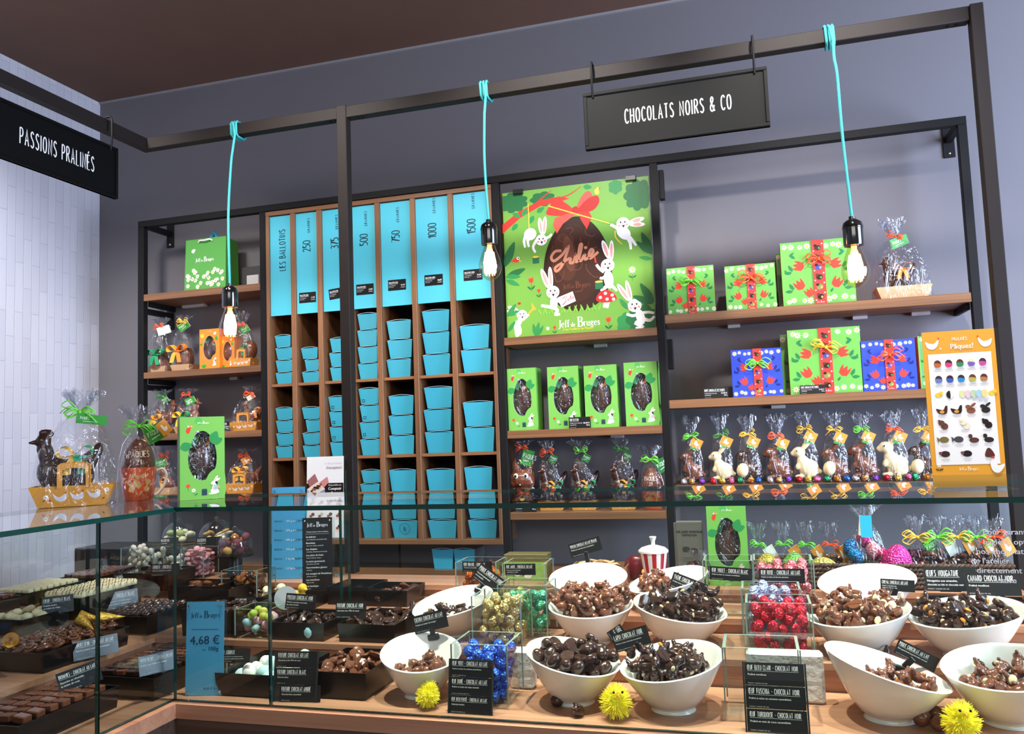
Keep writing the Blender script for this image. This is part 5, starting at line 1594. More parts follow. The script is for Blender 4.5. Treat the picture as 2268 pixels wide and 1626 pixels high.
for i, ((x, hn, ht), (fl, bc, lab)) in enumerate(zip(RAB, RK)):
    big = 1.18 if i == 7 else (1.08 if i in (3, 4, 6) else 1.0)
    t = wrapped('bagged_rabbit', 'bagged ' + lab, 'chocolate rabbit', x, 3.10, 1.347, .086, .07, hn, ht, bc, ((.028, -.012, .04, .034, 'orange', .45), (.02, -.016, .03, .036, 'green', .2)), ('rabbit', fl), (.0, .004, .014, big, -.12), group='bagged chocolate rabbits')
    eyes(t, (.0, .004, .014), big, -.12, [(-.026, -.0155, .09)], .0042)
    if i in (2, 5, 8):
        mini_egg(t, (-.024, -.022, .047), .021, WHITEC2, (.15, .2, 0), 'white_chocolate_egg')
    for q in range(3):
        mini_egg(t, (-.032 + .032 * q + RR.uniform(-.003, .003), -.03 + RR.uniform(-.002, .002), .0125), .0105, EGC[(i * 3 + q * 2) % 9], (RR.uniform(0, 3), RR.uniform(0, 3), 0))
    mb = MB(); A = Art(); A.logo(0, 0, .0105, '#cfd6e6', ang=PI / 2); A.into(mb, lambda u, v, e: (.034 + u, -.0365 + .0 * v - e, .062 + v)); mb.obj('bag_lettering', t)
    mb = MB(); r2 = random.Random(i)
    for q in range(22):
        mb.ell((r2.uniform(-.036, .036), r2.uniform(-.02, .026), .008 + .004 * r2.random()), (.009, .008, .005), DARKC, 8, (r2.uniform(-.4, .4), r2.uniform(-.4, .4), 0))
    o = mb.obj('chocolate_bed', t); o['kind'] = 'stuff'

# centre bay, lower shelf: rabbit face, three hens on trays, egg in a mug
CB5 = ((-0.85241, 0.25383, 0.28529), (-0.74827, 0.21938, 0.28861), (-0.62334, 0.21915, 0.28249), (-0.47395, 0.2215, 0.27554), (-0.37321, 0.20844, 0.27201))
x, hn, ht = CB5[0]; x -= .004
t = wrapped('bagged_rabbit', 'bagged milk chocolate rabbit with big sugar eyes and orange bow', 'chocolate rabbit', x, 3.09, 1.26, .11, .075, hn, ht, 'orange', ((.03, -.01, .045, .06, 'green', .3),), ('bunnyface', 'milk'), (-.004, .0, .02, 1.15, 0.1))
eyes(t, (-.004, 0, .02), 1.15, .1, [(-.017, -.04, .098), (.017, -.04, .098)], .0085)
mb = MB(); mb.ell((-.004, -.047, .098), (.009, .007, .006), DARKC, 8); mb.obj('nose', t)
mb = MB(); mb.ell((0, -.03, .03), (.026, .012, .02), mat('yellow_icing', '#e9cf52', .5), 10); mb.obj('icing_bib', t)
for (x, hn, ht), c, tl, lab in zip(CB5[1:4], ('orange', 'green', 'dgreen'), (0, .004, .01), ('with orange bow, left of three hens under the egg boxes', 'with green bow, middle of three hens under the egg boxes', 'with dark green bow, beside the PAQUES mug on the shelf')):
    t = wrapped('bagged_hen', 'bagged dark chocolate hen ' + lab, 'chocolate hen', x + .004, 3.09, 1.26, .104, .085, hn, ht, c, ((.03, -.012, .03, .03, 'dgreen', .5),), ('hen', 'dark'), (.0, .004, .03, 1.12, .85), 'basket', (.104, .078, .032, False), group='bagged hens on the centre shelf', tilt=-.012 + tl)
    satin_bow(t, (.018, -.03, .095), .03, '#2a8a5a', '#d9a030', SEED[0])


def mug(parent, r, h, scale=1.0):
    m = mat('orange_mug_glaze', '#f26430', .18, coat=.4); mb = MB()
    prof = [(0, 0), (r * .74, 0), (r * .8, h * .03), (r * .9, h * .5), (r, h), (r * .965, h), (r * .86, h * .5), (r * .74, h * .06), (0, h * .06)]
    mb.lathe(prof, m, 32)
    A = Art(); g = '#e0b872'
    pts = []
    for k in range(40):
        a = 2 * PI * k / 40; rr = r * (.62 + .11 * math.sin(7 * a))
        pts.append((rr * math.cos(a), h * .5 + rr * .92 * math.sin(a)))
    A.poly(pts, g); A.shape([(-r * .3, h * .22), (-r * .16, h * .42), (0, h * .36), (r * .2, h * .45), (r * .34, h * .24), (r * .1, h * .3), (0, h * .1), (-r * .12, h * .28)], '#e8552c', 3)
    A.stroke([(-r * .2, h * .68), (r * .1, h * .6), (r * .35, h * .7)], r * .06, '#e8552c', True)
    A.into(mb, lambda u, v, e: ((r * (.8 + .2 * v / h) + e + .0006) * math.sin(u / (r * .9)), -(r * (.8 + .2 * v / h) + e + .0006) * math.cos(u / (r * .9)), v))
    mb.obj('mug_body', parent)
    mb = MB(); mb.tube(smooth_path([(r * .93, 0, h * .86), (r * 1.3, 0, h * .92), (r * 1.5, 0, h * .72), (r * 1.38, 0, h * .42), (r * 1.05, 0, h * .18), (r * .86, 0, h * .14)], 5), r * .085, mat('white_glaze', '#efe9e4', .15, coat=.3), 10)
    mb.obj('mug_handle', parent)


def mug_set(label, x, y, z, s, bc, rz=0.0, tags=()):
    SEED[0] += 3
    t = thing('bagged_egg_mug', label, 'egg mug', (x, y, z + .0006), rz)
    r, h = .043 * s, .082 * s
    mug(t, r, h)
    mb = MB(); prof = [(.038 * s * math.cos(a) * (1 - .14 * math.sin(a)), .1 * s + .056 * s * math.sin(a)) for a in [-PI / 2 + PI * k / 16 for k in range(17)]]
    mb.lathe([(max(0, p), q) for p, q in prof], MILKC, 28); mb.obj('chocolate_egg', t)
    A = Art(); A.hand('PAQUES', 0, .108 * s, .0145 * s, '#f1e6da', wt=.13, sp=.2, anchor='c', sxk=1.15); A.hand('21', 0, .089 * s, .0125 * s, '#f1e6da', wt=.14, sp=.22, anchor='c', sxk=1.2)

    def onegg(u, v, e):
        a = math.asin(max(-1, min(1, (v - .1 * s) / (.056 * s)))); R0 = .038 * s * math.cos(a) * (1 - .14 * math.sin(a)) + e + .0012
        return (R0 * math.sin(u / R0), -R0 * math.cos(u / R0), v)
    mb = MB(); A.into(mb, onegg); mb.obj('icing_lettering', t)
    SEED[0] += 5
    tt = bpy.data.objects.new('bag', None)
    bag_film(t, .100 * s, .09 * s, .185 * s, min(.235 * s, .245 if z < 1.4 else 1), SEED[0], .034 * s, 0.0)
    bow(t, (0, -.012, .185 * s), .045 * s, bc, SEED[0])
    for (dx, dz, tw, th, c, a) in tags:
        gift_tag(t, (dx, -.02 if dx else -.01, .185 * s + dz), tw, th, c, .1, a, .3)
    return t


x, hn, ht = CB5[4]
mug_set('bagged orange mug with a chocolate egg reading PAQUES 21, on the shelf', x + .008, 3.09, 1.26, .98, 'green', 0, ((.03, .0, .04, .05, 'dgreen', -.5),))
x, y, z = (-1.56573, 1.82702, 1.415)
mug_set('bagged orange mug with a chocolate egg reading PAQUES 21, on the counter', x, y, 1.415, 1.05, 'green', .72, ((.03, .0, .05, .045, 'green', -.5), (.05, .01, .03, .04, 'orange', -.7)))
# hen in an orange tray, standing on the glass
x, y, z = (-1.63266, 1.67977, 1.415)
t = wrapped('bagged_hen', 'bagged dark chocolate hen in an orange tray on the glass counter top', 'chocolate hen', x, y, 1.415, .188, .12, .232, .285, 'green', ((.03, -.008, .07, .024, 'green', .12),), ('hen', 'dark'), (-.02, .012, .02, 1.32, 0.15), 'basket', (.185, .108, .05, True), rz=.66, tilt=.012, bows=1.35)
satin_bow(t, (.005, -.03, .125), .04, '#2fae7a', '#e0b040', 3)
# left-hand shelves
LB = ((-2.52759, 0.21199, 0.28192, 1.883), (-2.4011, 0.23134, 0.2925, 1.883), (-2.08038, 0.18367, 0.23726, 1.883), (-2.51587, 0.22611, 0.25655, 1.611), (-2.38332, 0.21512, 0.23922, 1.611), (-2.08337, 0.17986, 0.22298, 1.611), (-2.50194, 0.21955, 0.24958, 1.345), (-2.10191, 0.18357, 0.20682, 1.345), (-2.62189, 0.11951, 0.15005, 1.611))
x, hn, ht, z = LB[0]
t = wrapped('bagged_chocolate', 'bagged chocolate bell in a kraft tray with white tag and orange bow', 'bagged chocolate', x, 3.09, z, .112, .085, hn, ht, 'orange', ((.02, -.002, .058, .036, 'white', -.25),), None, base='kraft', tray=(.104, .076, .028))
mb = MB(); mb.lathe([(0, .024), (.046, .024), (.043, .045), (.028, .075), (.022, .1), (0, .108)], MILKC, 24); mb.obj('chocolate_bell', t)
satin_bow(t, (0, -.035, .085), .042, '#2a9a62', '#2a9a62'); 
x, hn, ht, z = LB[1]
t = wrapped('bagged_chocolate', 'bagged chocolate barrel in a kraft tray with green tag and yellow bow', 'bagged chocolate', x, 3.09, z, .108, .085, hn, ht, 'yellow', ((-.008, -.004, .05, .034, 'green', -.6),), None, base='kraft', tray=(.1, .076, .03))
mb = MB(); mb.lathe([(0, .026), (.036, .026), (.04, .05), (.038, .08), (.026, .105), (0, .112)], MILKC, 24); mb.obj('chocolate_barrel', t)
satin_bow(t, (-.015, -.032, .095), .046, '#f08a2a', '#e8b03a')
x, hn, ht, z = LB[2]
t = wrapped('bagged_egg', 'bagged milk chocolate egg in an orange tray beside the orange egg boxes', 'bagged chocolate', x, 3.07, z, .104, .076, hn, ht, 'orange', ((.01, -.004, .035, .034, 'green', -.5),), None, base='basket', tray=(.100, .07, .036, True), tilt=-.01)
mb = MB(); mb.ell((.024, .005, .075), (.030, .028, .042), MILKC, 18); mb.obj('chocolate_egg', t); satin_bow(t, (-.005, -.02, .085), .03, '#2a9a62')
x, hn, ht, z = LB[3]
t = wrapped('bagged_hen', 'bagged milk chocolate hen with yellow ribbon behind the price card, left shelves', 'chocolate hen', x, 3.09, z, .115, .085, hn, ht, 'dgreen', ((0.01, -.004, .03, .03, 'dgreen', -.5),), ('hen', 'milk'), (.01, .01, .028, .95, PI), 'kraft', (.105, .075, .028)); satin_bow(t, (-.02, -.034, .07), .035, '#e8a83a', '#e8a83a')
x, hn, ht, z = LB[4]
t = wrapped('bagged_hen', 'bagged milk chocolate hen with green ribbon and orange bow, left shelves', 'chocolate hen', x, 3.09, z, .115, .085, hn, ht, 'orange', ((0.012, -.012, .045, .03, 'green', -.4),), ('hen', 'milk'), (.0, .01, .024, 1.0, PI), 'kraft', (.105, .075, .028)); satin_bow(t, (-.01, -.034, .075), .038, '#2a9a62', '#e8c040')
x, hn, ht, z = LB[5]
t = wrapped('bagged_hen', 'bagged milk chocolate hen in an orange tray, third shelf of the left bay', 'chocolate hen', x, 3.09, z, .15, .09, hn, ht, 'orange', ((.0, -.008, .035, .02, 'white', -.5),), ('hen', 'milk'), (.015, .012, .026, .8, .3), 'basket', (.145, .085, .036, True), tilt=.02); satin_bow(t, (.04, -.01, .085), .026, '#f08a2a')
x, hn, ht, z = LB[6]
t = wrapped('bagged_rabbit', 'bagged milk chocolate rabbit in a kraft tray behind the mug on the counter', 'chocolate rabbit', x, 3.09, z, .105, .08, hn, ht, 'orange', ((-.02, -.012, .05, .034, 'green', -.2),), ('rabbit', 'milk'), (.0, .005, .024, .85, .3), 'kraft', (.1, .075, .03)); satin_bow(t, (-.012, -.02, .06), .03, '#e8a83a')
x, hn, ht, z = LB[7]
t = wrapped('bagged_hen', 'bagged milk chocolate hen in an orange tray, bottom shelf of the left bay', 'chocolate hen', x, 3.09, z, .16, .095, hn, ht, 'orange', ((.0, -.008, .04, .03, 'orange', -.5),), ('hen', 'milk'), (.02, .014, .03, .82, .2), 'basket', (.15, .09, .04, True), tilt=.01); satin_bow(t, (.0, -.03, .095), .035, '#f2b53a', '#f2b53a')
# kraft basket with a dark hen, top right shelf
x, y, z, w, h = (0.53149, 3.09, 1.966, 0.18933, 0.28534)
t = wrapped('bagged_hen', 'bagged dark chocolate hen in a kraft tray at the right of the upper shelf', 'chocolate hen', x, 3.09, z, w, .1, h * .79, h, 'orange', ((.008, -.004, .062, .034, 'green', -.35),), ('hen', 'dark'), (-.01, .008, .035, .95, 0.1), 'kraft', (w * .93, .09, .045), tilt=-.012)
satin_bow(t, (.0, -.03, .11), .032, '#f08a2a', '#f08a2a')

# ---------------------------------------------------------------- pralines
def _b(name, m, *e, vx=.0013, sm=3):
    return blob(name, list(e), m, vx, sm)


PR = {}
for nm, m in (('dark', DARKC), ('milk', MILKC)):
    PR['bear', nm] = _b('praline', m, ((0, 0, .0), (.0105, .009, .011)), ((.002, 0, .013), (.0078, .0072, .007)), ((-.003, .004, .0195), .0032), ((.007, -.001, .0195), .0032), ((-.009, .002, -.004), .005), ((.009, -.002, -.006), .0055), ((.0, -.0075, .011), .0035))
    PR['hen', nm] = _b('praline', m, ((0, 0, 0), (.0135, .009, .0095)), ((-.0105, 0, .008), (.0055, .005, .008), (0, -.3, 0)), ((.0115, 0, .007), (.0045, .004, .008), (0, .6, 0)), ((-.013, 0, .0155), .0036))
    PR['fish', nm] = _b('praline', m, ((0, 0, 0), (.0145, .0085, .008)), ((.0145, .0055, .001), (.006, .0035, .004), (0, 0, .7)), ((.0145, -.0055, .001), (.006, .0035, .004), (0, 0, -.7)), ((-.002, 0, .0065), (.007, .003, .003)))
    PR['pig', nm] = _b('praline', m, ((0, 0, 0), (.0125, .0105, .0105)), ((-.0115, 0, .001), (.0045, .0045, .004)), ((-.007, .006, .009), .0034), ((-.007, -.006, .009), .0034), ((.012, .0, .002), .0028))
    PR['egg', nm] = _b('praline', m, ((0, 0, 0), (.0145, .0108, .0105)), ((-.003, 0, 0), (.013, .0108, .0105)))
    PR['round', nm] = _b('praline', m, ((0, 0, 0), (.012, .0112, .0112)), ((.004, .003, .003), (.009, .009, .0092)))
    mb = MB(); mb.lathe([(0, -.0045), (.0125, -.0045), (.0138, -.0025), (.0138, .003), (.0128, .0045), (0, .0045)], m, 16)
    mb.box(-.0128, .0128, -.0006, .0006, .0045, .0052, m); PR['puck', nm] = mb.mesh('praline')
    mb = MB(); mb.box(-.013, .013, -.009, .009, -.006, .006, m, .0018); PR['square', nm] = mb.mesh('praline')
    mb = MB(); rr = random.Random(4); mb.ell((0, 0, 0), (.0145, .010, .0075), m, 8); PR['chunk', nm] = mb.mesh('praline')
    for v in PR['chunk', nm].vertices:
        v.co *= rr.uniform(.78, 1.2)
    PR['chunk', nm].polygons.foreach_set('use_smooth', [False] * len(PR['chunk', nm].polygons))
    PR['shell', nm] = _b('praline', m, ((0, 0, 0), (.017, .0105, .004)), ((-.01, 0, .002), (.006, .006, .004)), ((.009, 0, .002), (.008, .0095, .003)))
_mb = MB(); _mb.ell((0, 0, 0), (.0052, .0038, .0030), NUT, 10); NUTM = _mb.mesh('almond')
_mb = MB(); _mb.ell((0, 0, 0), (.0066, .0045, .0034), ORNUT, 10); ONUTM = _mb.mesh('almond')
_mb = MB(); _mb.ell((0, 0, 0), (.0042, .0042, .0030), NUT, 10); HAZM = _mb.mesh('hazelnut')
_mb = MB(); _mb.ell((0, 0, 0), (.0062, .0056, .0030), mat('pistachio_cream', '#a9c98a', .4), 10); PISM = _mb.mesh('pistachio_patch')
_mb = MB(); _mb.ell((0, 0, 0), (.0085, .0075, .003), WHITEC2, 10); WHM = _mb.mesh('white_chocolate_patch')


def drop(n, rad, floor, sampler, rnd, tries=14):
    """Let balls settle one by one: each lands on the floor or on earlier balls at the lowest spot tried."""
    P = []
    for i in range(n):
        best = None
        for k in range(tries):
            x, y = sampler(rnd); z = floor(x, y)
            if z is None:
                continue
            z += rad
            for (a, b, c) in P:
                d2 = (x - a) ** 2 + (y - b) ** 2
                if d2 < 4 * rad * rad * .9:
                    z = max(z, c + math.sqrt(4 * rad * rad * .9 - d2))
            if best is None or z < best[2]:
                best = (x, y, z)
        if best:
            P.append(best)
    return P


def kind_name(me, name):
    for (k, fl), v in PR.items():
        if v == me:
            return {'dark': 'dark', 'milk': 'milk'}[fl] + '_chocolate_' + {'puck': 'disc', 'round': 'ball', 'shell': 'friture'}.get(k, k)
    return name


def scatter(spots, org, kinds, name, label, cat, group, rnd, extra=None, pextra=0.0, scale=1.0, flat=False):
    nm0 = name
    for (x, y, z) in spots:
        me = rnd.choice(kinds); name = kind_name(me, nm0)
        rot = (rnd.uniform(-.25, .25), rnd.uniform(-.25, .25), rnd.uniform(0, 6.28)) if flat else (rnd.uniform(-.9, .9), rnd.uniform(-.9, .9), rnd.uniform(0, 6.28))
        o = inst(me, name, label, cat, (org[0] + x, org[1] + y, org[2] + z), rot, group, scale * rnd.uniform(.92, 1.04))
        if extra and rnd.random() < pextra:
            em, en = rnd.choice(extra)
            c = bpy.data.objects.new(en, em); COL.objects.link(c); c.parent = o
            a = rnd.uniform(0, 6.28); el = rnd.uniform(-.1, 1.1)
            d = Vector((math.cos(a) * math.cos(el), math.sin(a) * math.cos(el), math.sin(el)))
            q = Matrix.Rotation(-rot[2], 3, 'Z') @ d
            c.location = Vector((q.x * .0125, q.y * .0105, q.z * .0105))
            c.rotation_euler = d.to_track_quat('Z', 'X').to_euler()


# ---------------------------------------------------------------- slanted white bowls
def bowl(label, foot, R, h0, tx, ty, fill=None, n=0, plabel='', rad=.0135, extra=None, pex=0.0, seed=1, pname='praline', spread=.86, off=(0, 0), scale=1.14):
    t = thing('slanted_bowl', label, 'bowl', (foot[0], foot[1], foot[2] + .0004))
    rf = .40

    def hr(c, s):
        return h0 + tx * c + ty * s
    ts = [0, .02, .06, .07, .15, .3, .45, .6, .75, .88, .97, 1.0]
    prof = []; wall = .0055

    def rad_of(q):
        return R * (rf + (1 - rf) * max(0, (q - .07) / .93) ** .72) if q > .07 else R * (rf + .03 - .03 * min(1, q / .05))
    outer = [(0.0, 0.004), (R * rf * .9, .004), (R * rf * .93, 0)] + [(rad_of(q), q * h0) for q in ts]
    inner = [(R - wall * .35, h0 + wall * .35), (R - wall, h0 - .0005)] + [(max(.004, rad_of(q) - wall), max(.007, q * h0)) for q in ts[::-1][1:-3]] + [(R * rf * .6, .0085), (0, .008)]

    def zf(a, r, z):
        k = min(1, max(0, z / h0)) * min(1, r / R)
        return z + (tx * math.cos(a) + ty * math.sin(a)) * k
    mb = MB(); mb.lathe(outer + inner, WHITEC, 48, zf=zf); mb.obj('bowl_body', t)
    if not fill:
        return t

    def floor(x, y):
        r = math.hypot(x, y); c, s = (x / r, y / r) if r > 1e-6 else (1, 0)
        if r + rad * 1.25 > R:
            return None
        q = .02 if r + rad * 1.3 < R * rf else .07 + .93 * max(0, (r + rad * 1.4) / R - rf) ** (1 / .72) / (1 - rf) ** (1 / .72)
        z = q * h0 + (tx * c + ty * s) * q * r / R
        return max(z, .0095)
    rn = random.Random(seed)

    def samp(r):
        a = r.uniform(0, 6.283); q = R * spread * r.random() ** .5
        if off != (0, 0):
            q *= .86
        return off[0] + q * math.cos(a), off[1] + q * math.sin(a)
    P = drop(n, rad, floor, samp, rn)
    scatter(P, (foot[0], foot[1], foot[2]), fill, pname, plabel, 'chocolate', plabel, rn, extra, pex, scale)
    return t


bowl('white slanted bowl of milk chocolate pigs behind a yellow pompom chick, far left', (-0.72686, 1.71971, 0.99), .090, .092, -.008, .020, [PR['pig', 'milk']], 18, 'milk chocolate pig in the leftmost front bowl', seed=2, off=(.01, -.022))
bowl('white slanted bowl of dark chocolate hens left of the gold egg vase', (-0.75688, 2.00623, 1.051), .104, .082, .014, .020, [PR['hen', 'dark'], PR['puck', 'dark'], PR['bear', 'dark']], 25, 'dark chocolate hen piece in the bowl left of the gold eggs', extra=[(WHM, 'white_chocolate_patch'), (NUTM, 'almond')], pex=.5, seed=3, off=(-.005, -.015))
bowl('white slanted bowl of green marbled fish pralines, back row', (-0.437, 2.172, 1.089), .104, .081, 0, .02, [PR['fish', 'milk'], PR['pig', 'milk']], 18, 'green marbled milk chocolate fish in the back bowl', extra=[(PISM, 'pistachio_patch')], pex=.85, seed=4, off=(0, -.014))
bowl('white slanted bowl of milk chocolate pieces with hazelnuts before the striped pot', (-0.2286, 2.176, 1.089), .102, .077, .020, .012, [PR['bear', 'milk'], PR['puck', 'milk'], PR['chunk', 'milk']], 40, 'milk chocolate piece with hazelnut in the back bowl before the striped pot', extra=[(HAZM, 'hazelnut'), (ORNUT and ONUTM, 'almond')], pex=.8, seed=5, off=(-.02, -.005))
bowl('white slanted bowl heaped with milk chocolate animals and pale nuts, middle row', (-0.39393, 1.97823, 1.051), .102, .088, .0, .012, [PR['bear', 'milk'], PR['hen', 'milk'], PR['pig', 'milk']], 80, 'brown chocolate animal with pale nut in the middle bowl', extra=[(NUTM, 'almond')], pex=.7, seed=6)
bowl('white slanted bowl heaped with dark chocolate animals, VACHE card behind it', (-0.18393, 1.98196, 1.051), .107, .086, -.016, .01, [PR['bear', 'dark'], PR['chunk', 'dark'], PR['square', 'dark'], PR['hen', 'dark']], 81, 'dark chocolate animal in the bowl under the VACHE card', extra=[(NUTM, 'almond')], pex=.35, seed=7)
bowl('white slanted bowl heaped with glossy dark chocolate eggs, front row', (-0.38822, 1.73381, 0.99), .100, .092, -.020, .008, [PR['egg', 'dark'], PR['round', 'dark'], PR['egg', 'dark'], PR['puck', 'dark']], 69, 'glossy dark chocolate egg in the front bowl', seed=8)
bowl('white slanted bowl of dark chocolates with almonds, LAPIN card on its rim', (-0.18242, 1.72046, 0.99), .104, .095, .014, .014, [PR['hen', 'dark'], PR['puck', 'dark'], PR['bear', 'dark'], PR['chunk', 'dark']], 66, 'dark chocolate with almond in the front bowl under the LAPIN card', extra=[(NUTM, 'almond'), (HAZM, 'hazelnut'), (ONUTM, 'caramel_almond')], pex=.75, seed=9, off=(-.004, -.004))
bowl('white slanted bowl nearly empty with a few milk chocolates, back row', (0.2456, 2.178, 1.089), .112, .080, .012, .020, [PR['bear', 'milk'], PR['hen', 'milk']], 12, 'milk chocolate left in the nearly empty back bowl', seed=10, off=(-.025, -.03))
bowl('white slanted bowl heaped with milk and white chocolate animals, CHEVAL card', (0.19985, 1.96204, 1.051), .108, .09, .014, .010, [PR['bear', 'milk'], PR['hen', 'milk'], PR['chunk', 'milk'], PR['puck', 'milk']], 85, 'milk and white chocolate animal in the bowl under the CHEVAL card', extra=[(WHM, 'white_chocolate_patch'), (NUTM, 'almond')], pex=.7, seed=11)
bowl('white slanted bowl of dark chocolates with orange almonds, rightmost middle row', (0.41349, 1.97486, 1.051), .115, .09, .016, .008, [PR['egg', 'dark'], PR['puck', 'dark'], PR['chunk', 'dark'], PR['hen', 'dark']], 85, 'dark chocolate with orange almond in the rightmost middle bowl', extra=[(ONUTM, 'caramel_almond'), (NUTM, 'almond')], pex=.75, seed=12)
bowl('white slanted bowl of milk chocolate hens with caramel almonds, POULE card behind', (0.22176, 1.73823, 0.99), .110, .095, -.034, .0, [PR['hen', 'milk'], PR['puck', 'milk'], PR['bear', 'milk']], 31, 'milk chocolate hen with caramel almond in the steeply slanted front bowl', extra=[(ONUTM, 'caramel_almond')], pex=.7, seed=13, off=(.032, -.01))
bowl('white slanted bowl cut by the right picture edge, front row', (0.42722, 1.74997, 0.99), .110, .10, .010, .014, [PR['pig', 'milk'], PR['bear', 'milk'], PR['hen', 'milk']], 44, 'milk chocolate animal in the bowl at the right picture edge', extra=[(NUTM, 'almond'), (WHM, 'white_chocolate_patch')], pex=.5, seed=14, off=(.01, -.012))

# loose chocolates on the front step
for k, (p, kd, lab) in enumerate([((-0.41626, 1.69136, 0.99), ('round', 'dark'), 'dark chocolate ball lying left of the front egg bowl foot'), ((-0.36138, 1.6407, 0.99), ('pig', 'dark'), 'glossy dark chocolate pig lying in front of the egg bowl'),
                                ((0.19692, 1.90759, 1.051), ('round', 'dark'), 'dark chocolate ball behind the steeply slanted bowl'), ((0.23434, 1.89246, 1.051), ('hen', 'dark'), 'dark chocolate hen behind the steeply slanted bowl'),
                                ((0.47812, 2.02803, 1.051), ('round', 'dark'), 'dark ball beside the foot of the rightmost middle bowl')]):
    inst(PR[kd], 'loose_praline', lab, 'chocolate', (p[0], p[1], p[2] + .0125), (.2 * k, .3, k), None, 1.15)
for k, (px_, lab) in enumerate([((0.26821, 1.69295, 0.99), 'left ball of the brown chocolate cluster by the chick at right'), ((0.29733, 1.72685, 0.99), 'middle ball of the brown chocolate cluster by the chick at right'), ((0.29754, 1.67512, 0.99), 'front ball of the brown chocolate cluster by the chick at right')]):
    inst(PR['round', 'milk'], 'loose_praline', lab, 'chocolate', (px_[0], px_[1], .99 + .0162), (k, .4 * k, k * 2), 'brown chocolate cluster', 1.3)


# ---------------------------------------------------------------- clear vases of foil eggs
def vase(label, c, w, d, h, rz=0.0, wall=.005, base=.008, m=None, name='glass_vase'):
    m = m or VASE
    t = thing(name, label, 'vase', (c[0], c[1], c[2] + .0003), rz); mb = MB()
    a, b = w / 2, d / 2; ai, bi = a - wall, b - wall
    V = [(-a, -b, 0), (a, -b, 0), (a, b, 0), (-a, b, 0), (-a, -b, h), (a, -b, h), (a, b, h), (-a, b, h), (-ai, -bi, base), (ai, -bi, base), (ai, bi, base), (-ai, bi, base), (-ai, -bi, h), (ai, -bi, h), (ai, bi, h), (-ai, bi, h)]
    mb.add(V, [(3, 2, 1, 0)] + [(i, (i + 1) % 4, 4 + (i + 1) % 4, 4 + i) for i in range(4)], m)
    mb.add(V, [(8, 9, 10, 11)] + [(12 + i, 12 + (i + 1) % 4, 8 + (i + 1) % 4, 8 + i) for i in range(4)], m)
    q = .0013
    for sx, sy in ((-1, -1), (1, -1), (1, 1), (-1, 1)):
        mb.box(sx * a - q, sx * a + q, sy * b - q, sy * b + q, base, h - .0006, RIMG)
    mb.obj('vase_body', t)
    mb = MB(); mb.add(V, [(4 + i, 4 + (i + 1) % 4, 12 + (i + 1) % 4, 12 + i) for i in range(4)], RIMG); mb.obj('ground_rim', t)
    return t


def foil_mesh(h, r=.0125):
    mb = MB(); mb.ell((0, 0, 0), (r, r, r * 1.16), foil(h), 14); return mb.mesh('foil_egg')


def fill_vase(c, w, d, n, colour, lab, seed, r=.0125, base=.0088, top=9, me=None, name='foil_egg', cat='chocolate egg', col2=None, fl=0, rz=0.0):
    rn = random.Random(seed); me = me or foil_mesh(colour, r * .93); a, b = w / 2 - .0055 - r, d / 2 - .0055 - r
    P = drop(n, r, lambda x, y: base, lambda q: (q.uniform(-a, a), q.uniform(-b, b)), rn, 22)
    cs, sn = math.cos(rz), math.sin(rz)
    for (x, y, z) in P:
        if z + r * .6 < top and (y < -b + 1.9 * r or abs(x) > a - 1.2 * r or z > top - 4 * r):
            inst(me, name, lab, cat, (c[0] + x * cs - y * sn, c[1] + x * sn + y * cs, c[2] + z), (rn.uniform(-.6, .6), rn.uniform(-.6, .6), rn.uniform(0, 6)), lab)


def VP(fx, fy, z, d):
    return (fx, fy + d / 2, z)


x, y, z = (-0.57113, 1.64488, 0.99); c = VP(x, y + .012, z, .115)
vase('clear vase of blue foil eggs at the front edge, triple card stand before it', c, .122, .115, .128)
fill_vase(c, .122, .115, 80, '#4a7cf2', 'blue foil egg in the front vase', 21, top=.118)
x, y, z = (-0.60091, 1.878, 1.051); c = VP(x, y, z, .1)
vase('clear vase of gold foil eggs behind the blue ones', c, .120, .10, .122)
fill_vase(c, .12, .10, 90, '#e6cb82', 'gold foil egg in the vase behind the blue eggs', 22, top=.118)
c = (c[0] + .035, c[1] + .104, 1.051)
vase('clear vase of green foil eggs behind the gold ones', c, .124, .10, .13)
fill_vase(c, .124, .10, 90, '#6fdcab', 'green foil egg in the vase behind the gold eggs', 23, top=.112)
x, y, z = (-0.7439, 2.155, 1.089); c = VP(x, y, z, .1)
vase('clear vase of orange foil eggs carrying the ŒUF ORANGE card', c, .116, .10, 0.11885)
fill_vase(c, .116, .10, 90, '#e0742a', 'orange foil egg in the back left vase', 24, top=.105)
x, y, z = (-0.60839, 2.155, 1.089); cj = c2 = VP(x, y, z, .1)
vase('nearly empty clear vase carrying the ŒUF JAUNE card', c2, .116, .10, 0.11618)
fill_vase(c2, .116, .10, 9, '#e6dc4a', 'yellow foil egg left in the nearly empty vase', 25, top=.1)
x, y, z = (-0.07889, 2.13793, 1.089); c6 = VP(x + .004, 2.105, z, .1)
vase('empty clear vase carrying the ŒUF VIOLET card', c6, .118, .10, .136)
x, y, z = (0.0546, 2.15328, 1.089); c7 = VP(x, 2.105, z, .1)
vase('clear vase of pink foil eggs carrying the ŒUF ROSE card', c7, .138, .10, .138)
fill_vase(c7, .138, .10, 110, '#f0838e', 'pink foil egg in the back right vase', 27, top=.128)
x, y, z = (0.03343, 1.878, 1.051); c9 = VP(x, y, z, .1)
vase('clear vase heaped with red foil eggs in the middle row', c9, .136, .10, .12)
fill_vase(c9, .136, .10, 110, '#e23247', 'red foil egg in the middle vase', 28, top=.122)
c8 = (c9[0] - .012, c9[1] + .104, 1.051)
vase('clear vase of silvery blue foil eggs behind the red ones', c8, .13, .10, .13)
